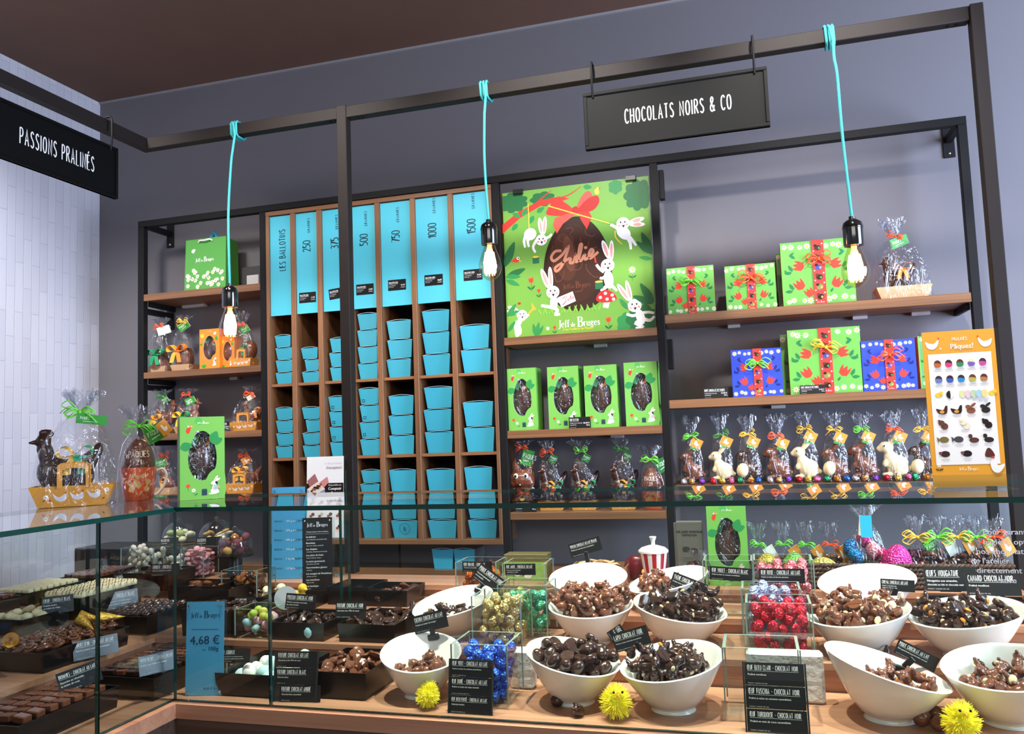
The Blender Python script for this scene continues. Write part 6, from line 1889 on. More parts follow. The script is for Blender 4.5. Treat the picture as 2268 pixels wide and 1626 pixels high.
fill_vase(c8, .13, .10, 110, '#c3cdf4', 'silvery blue foil egg in the vase behind the red eggs', 29, top=.135)
x, y, z = (-0.00717, 1.665, 0.99); c10 = VP(x, y, z, .11)
vase('large empty clear vase at the front edge behind the ŒUF BLEU CLAIR cards', c10, .142, .11, .138, wall=.006, base=.012)
WRAP = mat('white_wrapped_plastic', '#d9dadd', .35, bump=.5, bscale=60)
for (px_, py_, w, h, lab) in ((-0.51866, 1.767, 0.055, 0.085) + ('white wrapped riser block behind the blue egg vase',), (0.03769, 1.75848, 0.15, 0.1) + ('white wrapped riser block behind the large empty vase',)):
    t = tag(MB().box(-w / 2, w / 2, 0, .035, 0, h, WRAP, .006).obj('riser_block', None, (px_, max(1.79, min(py_, 1.826)), .9904)), lab, 'riser block')


# ---------------------------------------------------------------- black price and name cards
def card_art(w, h, head, lines, foot='Contient : noisettes, lait, soja', hs=.24, pad=.05):
    A = Art(); n = len(head)
    hw = sum((HAND.get(q, (.2,))[0]) * .66 + .16 for q in head)
    hh = min(h * hs, w * .86 / hw)
    A.hand(head, -w * (.5 - pad), h * .5 - h * .13 - hh, hh, '#f5f5f2', wt=.088, sp=.16, sxk=.66)
    A.stroke([(-w * (.5 - pad), h * .5 - h * .18 - hh), (-w * (.5 - pad) + hh * hw, h * .5 - h * .18 - hh)], h * .012, '#d8d8d4')
    y = h * .5 - h * .3 - hh
    for l in lines:
        A.sans(l, -w * (.5 - pad), y - h * .07, min(h * .085, w * .9 / (len(l) * .72)), '#f0f0ec', bold=.02); y -= h * .16
    A.sans(foot, -w * (.5 - pad), -h * .43, h * .05, '#d8d8d4')
    return A


def plate(parent, w, h, A, T, name='card'):
    mb = MB(); mb.box(-w / 2, w / 2, 0, .0012, -h / 2, h / 2, CARD, T=T)
    A.into(mb, lambda u, v, e: T @ Vector((u, -e, v)))
    return mb.obj(name, parent)


def clip_card(label, K, C, w, h, roll, head, lines, yaw=0.0, lean=.15):
    """Card in a black clip that grips a bowl rim; K = grip, C = card centre."""
    t = thing('clip_card', label, 'name card', tuple(K), 0.0, 'black name cards on clips')
    v = Vector(C) - Vector(K)
    T = Matrix.Translation(v) @ Matrix.Rotation(yaw, 4, 'Z') @ Matrix.Rotation(-roll, 4, 'Y') @ Matrix.Rotation(-lean, 4, 'X')
    plate(t, w, h, card_art(w, h, head, lines), T)
    mb = MB(); a = math.atan2(v.x, v.z) * .5
    Tc = Matrix.Rotation(-roll * .6, 4, 'Y')
    mb.box(-.013, .013, -.006, .006, -.008, .006, BLACKP, .002, Tc)
    mb.box(-.006, .006, -.003, .003, .006, max(.012, v.length - h * .30), BLACKP, .001, Matrix.Rotation(math.atan2(v.x, v.z), 4, 'Y'))
    mb.obj('clip', t)
    return t


CC = [
    ('COCHON card', ((-0.72699, 1.795, 1.09692), (-0.73376, 1.795, 1.13019), 0.08458, 0.04007), .25, 'COCHON CHOCOLAT AU LAIT', ['Praliné et éclats de nougat'], 'tilted COCHON CHOCOLAT AU LAIT card clipped to the leftmost front bowl'),
    ('', ((-0.71253, 2.09, 1.14549), (-0.68519, 2.09, 1.17512), 0.08231, 0.0449), -.62, 'POULE CHOCOLAT NOIR', ['Caramel gourmand', 'et amandes'], 'steeply tilted POULE CHOCOLAT NOIR card before the orange egg vase'),
    ('', ((-0.45699, 2.285, 1.18476), (-0.46384, 2.285, 1.23185), 0.09207, 0.03836), .27, 'POISSON CHOCOLAT AU LAIT PRALINE', ['Praliné et noix de coco caramélisée'], 'tilted POISSON CHOCOLAT AU LAIT card on the green fish bowl'),
    ('', ((-0.18649, 2.1, 1.13933), (-0.17089, 2.1, 1.16479), 0.08751, 0.03719), -.37, 'VACHE CHOCOLAT NOIR', ['Praliné avec sucre pétillant'], 'tilted VACHE CHOCOLAT NOIR card above the dark chocolate bowl'),
    ('', ((-0.23491, 1.745, 1.08624), (-0.2651, 1.745, 1.11903), 0.07714, 0.03763), .30, 'LAPIN CHOCOLAT NOIR', ["Praliné et éclats d'amandes caramélisées"], 'tilted LAPIN CHOCOLAT NOIR card on the rim of the almond bowl'),
    ('', ((0.28638, 2.072, 1.14851), (0.29971, 2.072, 1.17706), 0.07184, 0.02647), -.05, 'CHEVAL CHOCOLAT AU LAIT', ['Praliné croustillant aux', 'éclats de crêpe dentelle'], 'CHEVAL CHOCOLAT AU LAIT card clipped above the milk and white bowl'),
    ('', ((0.25798, 1.81, 1.06193), (0.28679, 1.81, 1.08915), 0.07969, 0.02927), -.48, 'POULE CHOCOLAT AU LAIT', ['Duo gourmand et gourmandes caramel'], 'tilted POULE CHOCOLAT AU LAIT card behind the steeply slanted bowl'),
]
for _, (K, C, w, h), roll, hd, ln, lab in CC:
    clip_card(lab, K, C, w, h, roll, hd, ln)
_K, _C, _w, _h = ((-0.28689, 1.8, 1.08888), (-0.29874, 1.8, 1.10653), 0.03521, 0.04695)
clip_card('small steeply tilted CHOCOLAT card half hidden behind the LAPIN card', _K, _C, _h, _w, -1.0, 'CHOCOLAT NOIR', ['Praliné tendre'])


def stuck_card(label, cx, fy, cz, w, h, head, lines, roll=0.0):
    """Card fixed flat on the front of a vase."""
    t = thing('vase_card', label, 'name card', (cx, fy - .0016, cz), 0, 'name cards on vases')
    plate(t, w, h, card_art(w, h, head, lines, hs=.27), Matrix.Rotation(-roll, 4, 'Y')); return t


for lab, (px_, pz_), fy, w, h, hd, ln, rl in (
        ('ŒUF ORANGE card on the orange foil egg vase', (-0.73867, 1.19655), c[1] - .05, .085, .028, 'ŒUF ORANGE - CHOCOLAT', ['Praliné avec sucre pétillant'], .0),
        ('ŒUF JAUNE card on the nearly empty vase', (-0.61699, 1.1906), cj[1] - .05, .085, .03, 'ŒUF JAUNE - CHOCOLAT AU LAIT', ["Praliné et éclats d'amandes", 'caramélisées et salées'], .02),
        ('ŒUF VIOLET card on the empty vase', (-0.06826, 1.19328), c6[1] - .05, .10, .032, 'ŒUF VIOLET - CHOCOLAT BLANC', ['Praliné et éclats de noisettes caramélisées'], -.06),
        ('ŒUF ROSE card on the pink foil egg vase', (0.05012, 1.19029), c7[1] - .05, .105, .034, 'ŒUF ROSE - CHOCOLAT AU LAIT', ['Praliné et éclats de biscuits spéculoos'], .0)):
    stuck_card(lab, px_, fy, pz_, w, h, hd, ln, rl)


def card_stand(label, foot, w, h, rows, rz=0.0, shift=0.0):
    """Clear stand with three black cards above one another."""
    t = thing('card_stand', label, 'card stand', (foot[0], foot[1], foot[2] + .0010), rz)
    lean = Matrix.Rotation(-.16, 4, 'X'); mb = MB()
    mb.box(-w / 2, w / 2, .0015, .0035, 0, h, ACRYL, T=lean); mb.box(-w / 2, w / 2, -.006, .045, 0, .0025, ACRYL)
    for sx in (-1, 1):
        mb.box(sx * w / 2 - .0015, sx * w / 2 + .0015, -.0015, .003, 0, h, mat('smoked_edge', '#2a2c2e', .2), T=lean)
    mb.obj('acrylic_stand', t)
    ch = h / len(rows)
    for i, (hd, ln, ft) in enumerate(rows):
        T = lean @ Matrix.Translation((shift if i == len(rows) - 1 else 0, -.0002, h - ch * (i + .5)))
        plate(t, w * .96, ch * .97, card_art(w * .96, ch, hd, ln, ft, hs=.23), T)
    return t


card_stand('triple card stand reading ŒUF VERT, ŒUF DORÉ and ŒUF BLEU FONCÉ', (-0.57968, 1.61578, 0.99), .093, .105, [('ŒUF VERT - CHOCOLAT AU LAIT', ['Praliné et éclats de noisettes caramélisées'], 'Contient : noisettes, lait, soja'), ('ŒUF DORÉ - CHOCOLAT AU LAIT', ['Praliné et éclats de crêpe dentelle'], 'Contient : lait, noisettes, gluten, soja'), ('ŒUF BLEU FONCÉ - CHOCOLAT AU LAIT', ['Gianduja tendre'], 'Contient : lait, noisettes, soja')])
card_stand('triple card stand reading ŒUF BLEU CLAIR, ŒUF FUSCHIA and ŒUF TURQUOISE', (0.0146, 1.61452, 0.99), .110, .122, [('ŒUF BLEU CLAIR - CHOCOLAT NOIR', ['Praliné moelleux'], 'Contient : noisettes, lait, soja'), ('ŒUF FUSCHIA - CHOCOLAT NOIR', ['Praliné et éclats de noisettes caramélisées'], 'Contient : noisettes, lait, soja'), ('ŒUF TURQUOISE - CHOCOLAT NOIR', ['Praliné et noix de coco caramélisée'], 'Contient : noisettes, lait, soja')])
card_stand('triple card stand reading FRITURE CHOCOLAT AU LAIT, BLANC and AMBRÉ', (-0.98534, 1.62342, 0.99), .098, .105, [('FRITURE CHOCOLAT AU LAIT', ['Chocolat au lait, 36% de cacao'], 'Contient : lait, soja'), ('FRITURE CHOCOLAT BLANC', ['Chocolat blanc'], 'Contient : lait, soja'), ('FRITURE CHOCOLAT AMBRÉ', ['Chocolat blanc caramélisé'], 'Contient : lait, soja')], .12, .012)


# ---------------------------------------------------------------- yellow pompom chicks
YEL = mat('yellow_pompom_yarn', '#fbf03c', .8)


def chick(label, loc, r, rz, seed):
    t = thing('pompom_chick', label, 'chick', (loc[0], loc[1], loc[2]), rz); rn = random.Random(seed); mb = MB()

    def fluff(cx, cy, cz, R, n, L):
        mb.ell((cx, cy, cz), R, YEL, 12)
        for k in range(n):
            zz = 1 - 2 * (k + .5) / n; ph = k * 2.39996; q = math.sqrt(1 - zz * zz)
            d = Vector((q * math.cos(ph) + rn.uniform(-.25, .25), q * math.sin(ph) + rn.uniform(-.25, .25), zz + rn.uniform(-.25, .25))).normalized()
            l = L * rn.uniform(.7, 1.25); p0 = Vector((cx, cy, cz)) + d * R * .85; p1 = p0 + d * l
            if p1.z < .0008:
                p1.z = .0008
            s = d.orthogonal().normalized() * R * .05; s2 = d.cross(s)
            mb.add([p0 + s, p0 - s * .5 + s2 * .87, p0 - s * .5 - s2 * .87, p1 + s * .35, p1 - s * .2 + s2 * .3, p1 - s * .2 - s2 * .3], [(0, 1, 4, 3), (1, 2, 5, 4), (2, 0, 3, 5), (3, 4, 5)], YEL)
    fluff(0, 0, r * .92, r * .62, 620, r * .42); fluff(.0, -r * .25, r * 1.55, r * .34, 240, r * .3)
    mb.obj('fluff', t)
    for sx in (-1, 1):
        mb = MB(); mb.ell((sx * r * .25, -r * .78, r * 1.72), r * .075, mat('black_bead', '#14100c', .2), 8); mb.obj('eye', t)
    mb = MB(); mb.lathe([(r * .1, 0), (0, r * .25)], mat('orange_felt', '#e88a22', .7), 8, Matrix.Translation((0, -r * .76, r * 1.56)) @ Matrix.Rotation(PI / 2 + .2, 4, 'X')); mb.obj('beak', t)
    return t


_p = (-0.67971, 1.63743, 0.99); chick('yellow pompom chick in front of the leftmost bowl, seen from behind', (_p[0], _p[1], .9902), .027, 2.6, 1)
_p = (-0.28505, 1.6411, 0.99); chick('yellow pompom chick with bead eyes between the two front bowls', (_p[0], _p[1], .9902), .034, .35, 2)
_p = (0.32336, 1.63996, 0.99); chick('yellow pompom chick at the bottom right corner', (_p[0], _p[1], .9902), .034, .1, 3)

# ---------------------------------------------------------------- upright signs on and behind the counter
def acrylic_sign(name, label, cat, foot, w, h, face, A, rz=0.0, lean=.05, feet=True, studs=True, back=None):
    t = thing(name, label, cat, (foot[0], foot[1], foot[2] + .0009), rz); T = Matrix.Rotation(-lean, 4, 'X')
    mb = MB(); mb.box(-w / 2, w / 2, 0, .0015, 0, h, face, T=T); A.into(mb, lambda u, v, e: T @ Vector((u, -e, v))); mb.obj('printed_panel', t)
    mb = MB(); mb.box(-w / 2 - .001, w / 2 + .006, .0018, .0075, 0, h + .001, ACRYL, T=T)
    mb.box(-w / 2, w / 2, .0076, .045, 0, .003, ACRYL); mb.obj('acrylic_back', t)
    if studs:
        for sx in (-1, 1):
            for z in (.04, .96):
                mb = MB(); mb.lathe([(0, 0), (.0032, 0), (.0028, .002), (0, .0025)], mat('chrome_stud', '#e8e8e8', .1, 1), 10, T @ Matrix.Translation((sx * w * .42, -.0006, h * z)) @ Matrix.Rotation(PI / 2, 4, 'X')); mb.obj('stud', t)
    return t


BLUES = mat('blue_sign_face', '#4aa5d2', .3, coat=.3)
A = Art(); w, h = .088, .205
A.logo(0, h * .83, .0115, '#123a5c'); A.stroke([(-w * .36, h * .705), (w * .36, h * .70)], .0013, '#123a5c')
A.sans('4,68', w * .12, h * .545, .0185, '#123a5c', anchor='r', bold=.02); A.sans('€', w * .20, h * .545, .0185, '#123a5c', bold=.02)
A.sans('les', -w * .06, h * .475, .005, '#123a5c'); A.sans('100g', w * .36, h * .475, .009, '#123a5c', anchor='r', bold=.03); A.sans('46,80 € le kg', w * .40, h * .06, .005, '#123a5c', anchor='r')
acrylic_sign('price_sign', 'blue acrylic price sign reading 4,68 € les 100g at the counter corner', 'price sign', (-1.21912, 1.63, 0.99), w, h, BLUES, A, .22)

A = Art(); w, h = .108, .245
for i, (q, p) in enumerate((('250 g', '11,70'), ('375 g', '17,55'), ('500 g', '23,40'), ('750 g', '35,10'), ('1 kg', '46,80'), ('1,5 kg', '70,20'))):
    z = h * (.72 - .12 * i)
    A.sans('Ballotin', -w * .42, z, .0062, '#1d4a63'); A.sans(q + ' net', -w * .07, z, .0062, '#f2f8fa', bold=.03); A.sans(p + ' €', w * .45, z, .0062, '#1d3a4c', anchor='r', bold=.02)
acrylic_sign('price_list', 'blue acrylic price list of ballotin sizes behind the glass', 'price sign', (-1.43049, 2.33, 1.124), w, 0.28632, BLUES, A, .2)
A = Art(); w = .088; h = 0.2371
A.logo(0, h * .89, .0105, '#d8d8d8'); A.sans('Chaque instant, votre moelleux', 0, h * .82, .0036, '#f0f0f0', anchor='c'); A.stroke([(-w * .4, h * .80), (w * .4, h * .80)], .0005, '#d0d0d0')
for i, (a, b) in enumerate((('La ballotin', 'une sélection de pralinés fins'), ('Bouchées', 'lait, noir, blanc, caramel'), ('Les dragées', 'amande, noisette et chocolat'), ('Les pâtes de fruits', 'fraise, abricot, cassis'), ('La carte gourmande', 'chocolats assortis'), ('Gourmandises glacées', 'sorbets'), ('Les nougats de Montélimar', 'tendre ou dur'), ('Les mendiants', 'lait et noir'), ('Les moulages', 'au lait'))):
    A.sans('• ' + a, -w * .42, h * (.755 - .075 * i), .0048, '#f2f2f2', bold=.03); A.sans(b, -w * .36, h * (.725 - .075 * i), .0036, '#d8d8d8')
acrylic_sign('menu_board', 'narrow black menu board standing behind the front glass', 'menu', (-1.25339, 2.2, 1.089), w, h, mat('black_menu_face', '#1a1a1b', .3), A, .3)
# white leaflet
w = 0.12456; h = 0.25598
A = Art()
A.sans('un Assortiment', w * .46, h * .90, .0075, '#d8cfd2', anchor='r', sxk=.9); A.sans("d'exception!", w * .46, h * .845, .0085, '#8a7c80', anchor='r', bold=.02, sxk=.9)
A.rect(-w * .5, h * .50, w * .5, h * .67, '#1d1112')
A.poly([(-w * .49, h * .70), (-w * .28, h * .79), (-w * .18, h * .69), (-w * .4, h * .61)], '#a56b6b'); A.poly([(-w * .15, h * .68), (w * .06, h * .75), (w * .1, h * .68), (-w * .06, h * .60)], '#d58a86')
A.poly([(-w * .49, h * .6), (-w * .2, h * .69), (w * .0, h * .6), (-w * .33, h * .51)], '#f0d9c8'); A.poly([(-w * .49, h * .6), (-w * .33, h * .51), (-w * .33, h * .46), (-w * .49, h * .53)], '#7fb2de'); A.poly([(-w * .33, h * .51), (w * .0, h * .6), (w * .0, h * .56), (-w * .33, h * .46)], '#8a97b5')
for i in range(3):
    for j in range(3):
        A.ell(-w * .36 + w * .085 * i + w * .04 * j, h * .575 + h * .018 * i + h * .022 * j - .0, w * .036, h * .013, ['#4a2a1c', '#8a5a3a', '#2a1610'][(i + j) % 3], 0, 8)
A.sans('Disponible au', w * .44, h * .635, .0055, '#f4f0ee', anchor='r', bold=.02); A.sans('Comptoir', w * .44, h * .585, .0085, '#ffffff', anchor='r', bold=.05, sxk=.9); A.sans('Express', w * .44, h * .53, .0085, '#ffffff', anchor='r', bold=.05, sxk=.9)
for r_ in range(3):
    for i in range(4):
        x_ = -w * .36 + w * .24 * i; z_ = h * (.425 - .15 * r_); cc = ['#c89058', '#3a2420', '#b0aa98', '#8a4028', '#8a4a30', '#d8c8b0', '#6a5a50', '#a05838', '#c08048', '#5a3020', '#9a5a38', '#2a1c18'][(i + 4 * r_) % 12]
        A.ell(x_ + w * .03, z_ + h * .012, w * .05, h * .022, cc, .4, 10); A.rect(x_ - w * .06, z_ - h * .025, x_ + w * .01, z_ + h * .005, '#a5563c'); A.stroke([(x_ - w * .08, z_ - h * .045), (x_ + w * .07, z_ - h * .045)], h * .006, '#c9c9c9')
t = acrylic_sign('leaflet', "white leaflet reading d'exception! and Comptoir Express behind the glass", 'leaflet', (-1.315, 2.36, 1.24744), w, h, mat('white_leaflet_paper', '#f4f3f2', .4), A, .1, studs=False)
mb = MB(); mb.box(-w * .3, w * .3, .002, .0045, 1.1245 - t.location[2], .0, ACRYL); mb.box(-w * .3, w * .3, .0, .05, 1.1243 - t.location[2], 1.1273 - t.location[2], ACRYL); mb.obj('acrylic_foot', t)

# orange praline board on the glass top
x, y, z = (0.36402, 1.62411, 1.415); yb = y + .012
w = 0.12812; h = 0.27787
pbd = thing('praline_board', 'orange board PRALINÉS DE PÂQUES in a clear block on the glass top', 'sign board', (0.39898, 1.78, 1.4154), 0.0)
mb = MB(); A = Art(); OR = mat('orange_board_face', '#eaa32e', .3, coat=.4); mb.box(-w / 2, w / 2, 0, .0015, .004, .03 + h, OR)
z0 = .03
A.rect(-w * .435, z0 + h * .06, w * .435, z0 + h * .84, '#f2f1ee')
A.hand('PRALINÉS', w * .02, z0 + h * .93, h * .022, '#f8efd6', wt=.14, sp=.22, anchor='c', sxk=1.1); A.sans('Pâques!', w * .04, z0 + h * .872, h * .036, '#fffaf0', anchor='c', bold=.05, sxk=.95); A.hand('DE', -w * .25, z0 + h * .872, h * .013, '#f8efd6', wt=.15, anchor='c', sxk=1.1)
for sx_, mir in ((-.37, 1), (.37, -1)):
    A.shape([(w * (sx_ - .09 * mir), z0 + h * .93), (w * (sx_ - .06 * mir), z0 + h * .885), (w * (sx_ + .02 * mir), z0 + h * .875), (w * (sx_ + .08 * mir), z0 + h * .9), (w * (sx_ + .1 * mir), z0 + h * .945), (w * (sx_ + .03 * mir), z0 + h * .915), (w * (sx_ - .04 * mir), z0 + h * .92)], '#f4f2ee', 3); A.ell(w * (sx_ + .1 * mir), z0 + h * .95, w * .012, h * .008, '#d8402a', 0, 6)
rows = [(.77, [('#b8683a', '#6a2a20'), ('#d83a7a', '#3a2420'), ('#2a8a5a', '#6a2a20'), ('#7a5ab8', '#e8dfae'), ('#c84a9a', '#4a2430')], 5), (.66, [('#6a7ab8', '#3a2a30'), ('#3a5ab8', '#3a2420'), ('#2a8ac8', '#3a2420'), ('#b8b04a', '#6a3a2a'), ('#b87a4a', '#5a2a20')], 5)]
for zz, cols, n in rows:
    for i, (c1_, c2_) in enumerate(cols):
        x_ = -w * .31 + w * .155 * i; A.ell(x_, z0 + h * zz, w * .05, h * .027, c2_, 0, 14); A.shape([(x_ - w * .05, z0 + h * zz), (x_ - w * .02, z0 + h * (zz + .006)), (x_ + w * .05, z0 + h * (zz - .002)), (x_ + w * .035, z0 + h * (zz - .021)), (x_, z0 + h * (zz - .027)), (x_ - w * .035, z0 + h * (zz - .021))], c1_, 2)
        A.stroke([(x_ - w * .06, z0 + h * (zz - .042)), (x_ + w * .06, z0 + h * (zz - .042))], h * .004, '#b5b2ad'); A.stroke([(x_ - w * .05, z0 + h * (zz - .052)), (x_ + w * .05, z0 + h * (zz - .052))], h * .003, '#b5b2ad')
for i, c_ in enumerate(('#dfe0a8', '#e6c8d6', '#bcd4b0', '#a8cfe0', '#e8d890')):
    A.ell(w * (.0 + .075 * i), z0 + h * .55, w * .045, h * .028, c_, 0, 12)
A.ell(-w * .17, z0 + h * .55, w * .05, h * .028, '#efe9de', 0, 14); A.shape([(-w * .17, z0 + h * .578), (-w * .215, z0 + h * .565), (-w * .22, z0 + h * .54), (-w * .17, z0 + h * .522)], '#1d1614', 2)
for x_ in (-.33, .40):
    A.ell(w * x_, z0 + h * .55, w * .05, h * .016, '#f3cf3a', 0, 12); A.ell(w * (x_ + .04), z0 + h * .563, w * .025, h * .013, '#f3cf3a', 0, 10)
RWS = [(.44, ['hen', 'hen', 'rab', 'rab'], ['#4a2418', '#241613', '#8a5238', '#2a2420']), (.335, ['bear', 'bear', 'bear'], ['#6a4030', '#efe6c8', '#241818']), (.235, ['fish', 'fish', 'duck', 'duck'], ['#7a6a3a', '#4a4448', '#5a3628', '#2a2220']), (.135, ['pig', 'pig', 'bell'], ['#3a1c1c', '#1d1414', '#5a2a20'])]
for zz, ks, cs_ in RWS:
    for i, (k_, c_) in enumerate(zip(ks, cs_)):
        x_ = -w * .3 + w * (.6 / (len(ks) - 1)) * i; q = z0 + h * zz
        if k_ == 'hen':
            A.shape([(x_ - w * .08, q + h * .012), (x_ - w * .04, q - h * .022), (x_ + w * .06, q - h * .022), (x_ + w * .08, q + h * .03), (x_ + w * .05, q + h * .03), (x_ + w * .02, q + h * .004), (x_ - w * .04, q + h * .01)], c_, 3); A.ell(x_ + w * .0, q - h * .01, w * .035, h * .012, '#d89a48', 0, 8)
        elif k_ == 'rab':
            A.ell(x_, q - h * .006, w * .06, h * .022, c_); A.ell(x_ - w * .04, q + h * .02, w * .035, h * .014, c_); A.ell(x_ + w * .03, q + h * .03, w * .05, h * .009, c_, .7)
        elif k_ == 'bear':
            A.ell(x_ + w * .02, q - h * .006, w * .05, h * .024, c_); A.ell(x_ - w * .02, q + h * .018, w * .045, h * .019, c_); A.ell(x_ - w * .05, q + h * .033, w * .018, h * .009, c_, 0, 8)
        elif k_ == 'fish':
            A.ell(x_, q, w * .065, h * .022, c_); A.poly([(x_ - w * .05, q), (x_ - w * .1, q + h * .022), (x_ - w * .09, q - h * .018)], c_)
        elif k_ == 'duck':
            A.ell(x_ + w * .01, q - h * .008, w * .065, h * .019, c_); A.ell(x_ - w * .04, q + h * .02, w * .03, h * .015, c_); A.poly([(x_ - w * .065, q + h * .024), (x_ - w * .1, q + h * .019), (x_ - w * .065, q + h * .014)], '#d8c8c0')
        elif k_ == 'pig':
            A.ell(x_, q, w * .065, h * .022, c_); A.ell(x_ - w * .065, q + h * .006, w * .025, h * .012, '#7a4a4a', 0, 8)
        else:
            A.shape([(x_ - w * .03, q + h * .03), (x_ + w * .02, q + h * .03), (x_ + w * .07, q - h * .022), (x_ - w * .06, q - h * .024)], c_, 3)
        A.stroke([(x_ - w * .06, q - h * .036), (x_ + w * .06, q - h * .036)], h * .004, '#b5b2ad'); A.stroke([(x_ - w * .04, q - h * .046), (x_ + w * .04, q - h * .046)], h * .003, '#b5b2ad')
A.logo(0, z0 + h * .02, h * .02, '#fff2d2'); A.daisy(-w * .4, z0 + h * .055, w * .035); A.leaf(-w * .4, z0 + h * .02, w * .07, w * .025, .5, '#6b4a14'); A.leaf(-w * .4, z0 + h * .02, w * .06, w * .022, 2.6, '#6b4a14')
A.shape([(w * .3, z0 + h * .06), (w * .33, z0 + h * .01), (w * .41, z0 + h * .0), (w * .48, z0 + h * .04), (w * .48, z0 + h * .06), (w * .4, z0 + h * .05), (w * .37, z0 + h * .1), (w * .33, z0 + h * .1)], '#f4f2ee', 3); A.ell(w * .34, z0 + h * .105, w * .025, h * .008, '#d8402a', 0, 8)
A.into(mb, front(0.0)); mb.obj('printed_panel', pbd)
mb = MB(); mb.box(-w / 2 - .003, w / 2 + .008, .0018, .008, .0, .031 + h, ACRYL); mb.obj('acrylic_back', pbd)
mb = MB(); mb.box(-w * .53, w * .6, -.022, -.001, 0, .028, ACRYL, .001); mb.box(-w * .53, w * .6, .0085, .04, 0, .028, ACRYL, .001); mb.obj('acrylic_block', pbd)


# ---------------------------------------------------------------- black trays
def tray(label, c, w, d, h, rz=0.0, m=None, name='black_tray'):
    """Open box; c = centre of its base."""
    m = m or BLACKP; t = thing(name, label, 'tray', (c[0], c[1], c[2] + .0003), rz); mb = MB(); a, b = w / 2, d / 2; k = .0022
    V = [(x * f, y * f2, z) for z, f, f2 in ((0, .96, .96), (h, 1, 1)) for x, y in ((-a, -b), (a, -b), (a, b), (-a, b))] + [(x, y, h) for x, y in ((-a + k, -b + k), (a - k, -b + k), (a - k, b - k), (-a + k, b - k))] + [(x * .95, y * .95, .002) for x, y in ((-a, -b), (a, -b), (a, b), (-a, b))]
    mb.add(V, [(3, 2, 1, 0)] + [(i, (i + 1) % 4, 4 + (i + 1) % 4, 4 + i) for i in range(4)] + [(4 + i, 4 + (i + 1) % 4, 8 + (i + 1) % 4, 8 + i) for i in range(4)] + [(8 + i, 8 + (i + 1) % 4, 12 + (i + 1) % 4, 12 + i) for i in range(4)] + [(12, 13, 14, 15)], m)
    mb.obj('tray_body', t)
    return t


def rows(c, rz, w, d, nx, ny, z, kinds, lab, seed, name='praline', sc=1.0, skip=0.0, rot0=0.0, jit=.08, cat='chocolate'):
    rn = random.Random(seed); cs, sn = math.cos(rz), math.sin(rz)
    for i in range(nx):
        for j in range(ny):
            if rn.random() < skip:
                continue
            x = (-.5 + (i + .5) / nx) * w * .92; y = (-.5 + (j + .5) / ny) * d * .92
            me = rn.choice(kinds)
            inst(me, kind_name(me, name), lab, cat, (c[0] + x * cs - y * sn, c[1] + x * sn + y * cs, c[2] + z), (rn.uniform(-jit, jit), rn.uniform(-jit, jit), rz + rot0 + rn.uniform(-jit, jit)), lab, sc)


def heap(c, rz, w, d, n, z, kinds, lab, seed, r=.011, sc=1.0, name='praline', flat=True, extra=None, pex=0.0, top=None, cat='chocolate'):
    rn = random.Random(seed); a, b = w / 2 - r - .003, d / 2 - r - .003
    P = drop(n, r * .8, lambda x, y: z, lambda q: (q.uniform(-a, a), q.uniform(-b, b)), rn, 10); cs, sn = math.cos(rz), math.sin(rz)
    P = [(x * cs - y * sn, x * sn + y * cs, q) for x, y, q in P]
    scatter(P, c, kinds, name, lab, cat, lab, rn, extra, pex, sc, flat)


def foot_card(label, p, w, h, head, lines, rz=0.0, roll=0.0, lean=.2, cat='name card'):
    """Name card on a small black stand."""
    t = thing('standing_card', label, cat, (p[0], p[1], p[2] + .0004), rz, 'black name cards on stands')
    T = Matrix.Translation((0, 0, h * .55)) @ Matrix.Rotation(-roll, 4, 'Y') @ Matrix.Rotation(-lean, 4, 'X')
    plate(t, w, h, card_art(w, h, head, lines), T)
    mb = MB(); mb.box(-w * .2, w * .2, .002, .02, 0, .003, BLACKP); mb.box(-.004, .004, .004, .007, .003, h * .5, BLACKP); mb.obj('card_foot', t)
    return t


B1, B2 = .99, 1.051
# --- main run, left part
c = (-0.905, 1.755, .99); tray('deep black tray heaped with milk chocolate friture shapes', c, .15, .20, .058, 0.0)
heap(c, 0, .15, .20, 70, .018, [PR['shell', 'milk'], PR['fish', 'milk'], PR['shell', 'milk'], PR['chunk', 'milk']], 'milk chocolate friture shape in the deep black tray', 31, .014, 1.25, flat=False)
c = (-1.105, 1.735, .99); tray('black tray of pastel sugar eggs behind the ŒUF COQUILLE card', c, .18, .20, .05)
mbs = {}
for nm, hx in (('white', '#f1efe8'), ('blue', '#b9dfe0'), ('green', '#dbe6b5'), ('sky', '#9fd0d6'), ('yellow', '#d8d35a'), ('pink', '#efb6c4'), ('lime', '#b9cf4a')):
    q = MB(); q.ell((0, 0, 0), (.0165, .0165, .0205), mat('sugar_shell_' + nm, hx, .45, var=.04, vscale=120), 14); mbs[nm] = q.mesh('sugar_egg')
heap(c, 0, .18, .20, 26, .012, [mbs['white'], mbs['white'], mbs['blue'], mbs['green']], 'pale sugar shell egg in the black tray', 32, .018, 1.0, 'sugar_egg', False)
inst(mbs['sky'], 'sugar_egg', 'speckled sky blue sugar egg standing alone on the second step', 'chocolate egg', (-1.10434, 1.9, 1.051 + .0215), (0.1, 0, 0), None, 1.05)
cv = (-1.265, 1.93, 1.051); vase('clear cube of small coloured sugar eggs behind the blue price sign', cv, .10, .09, .075, m=ACRYL, name='acrylic_cube')
for q_ in ('yellow', 'pink', 'lime', 'sky'):
    pass
rn = random.Random(8); a_ = .035
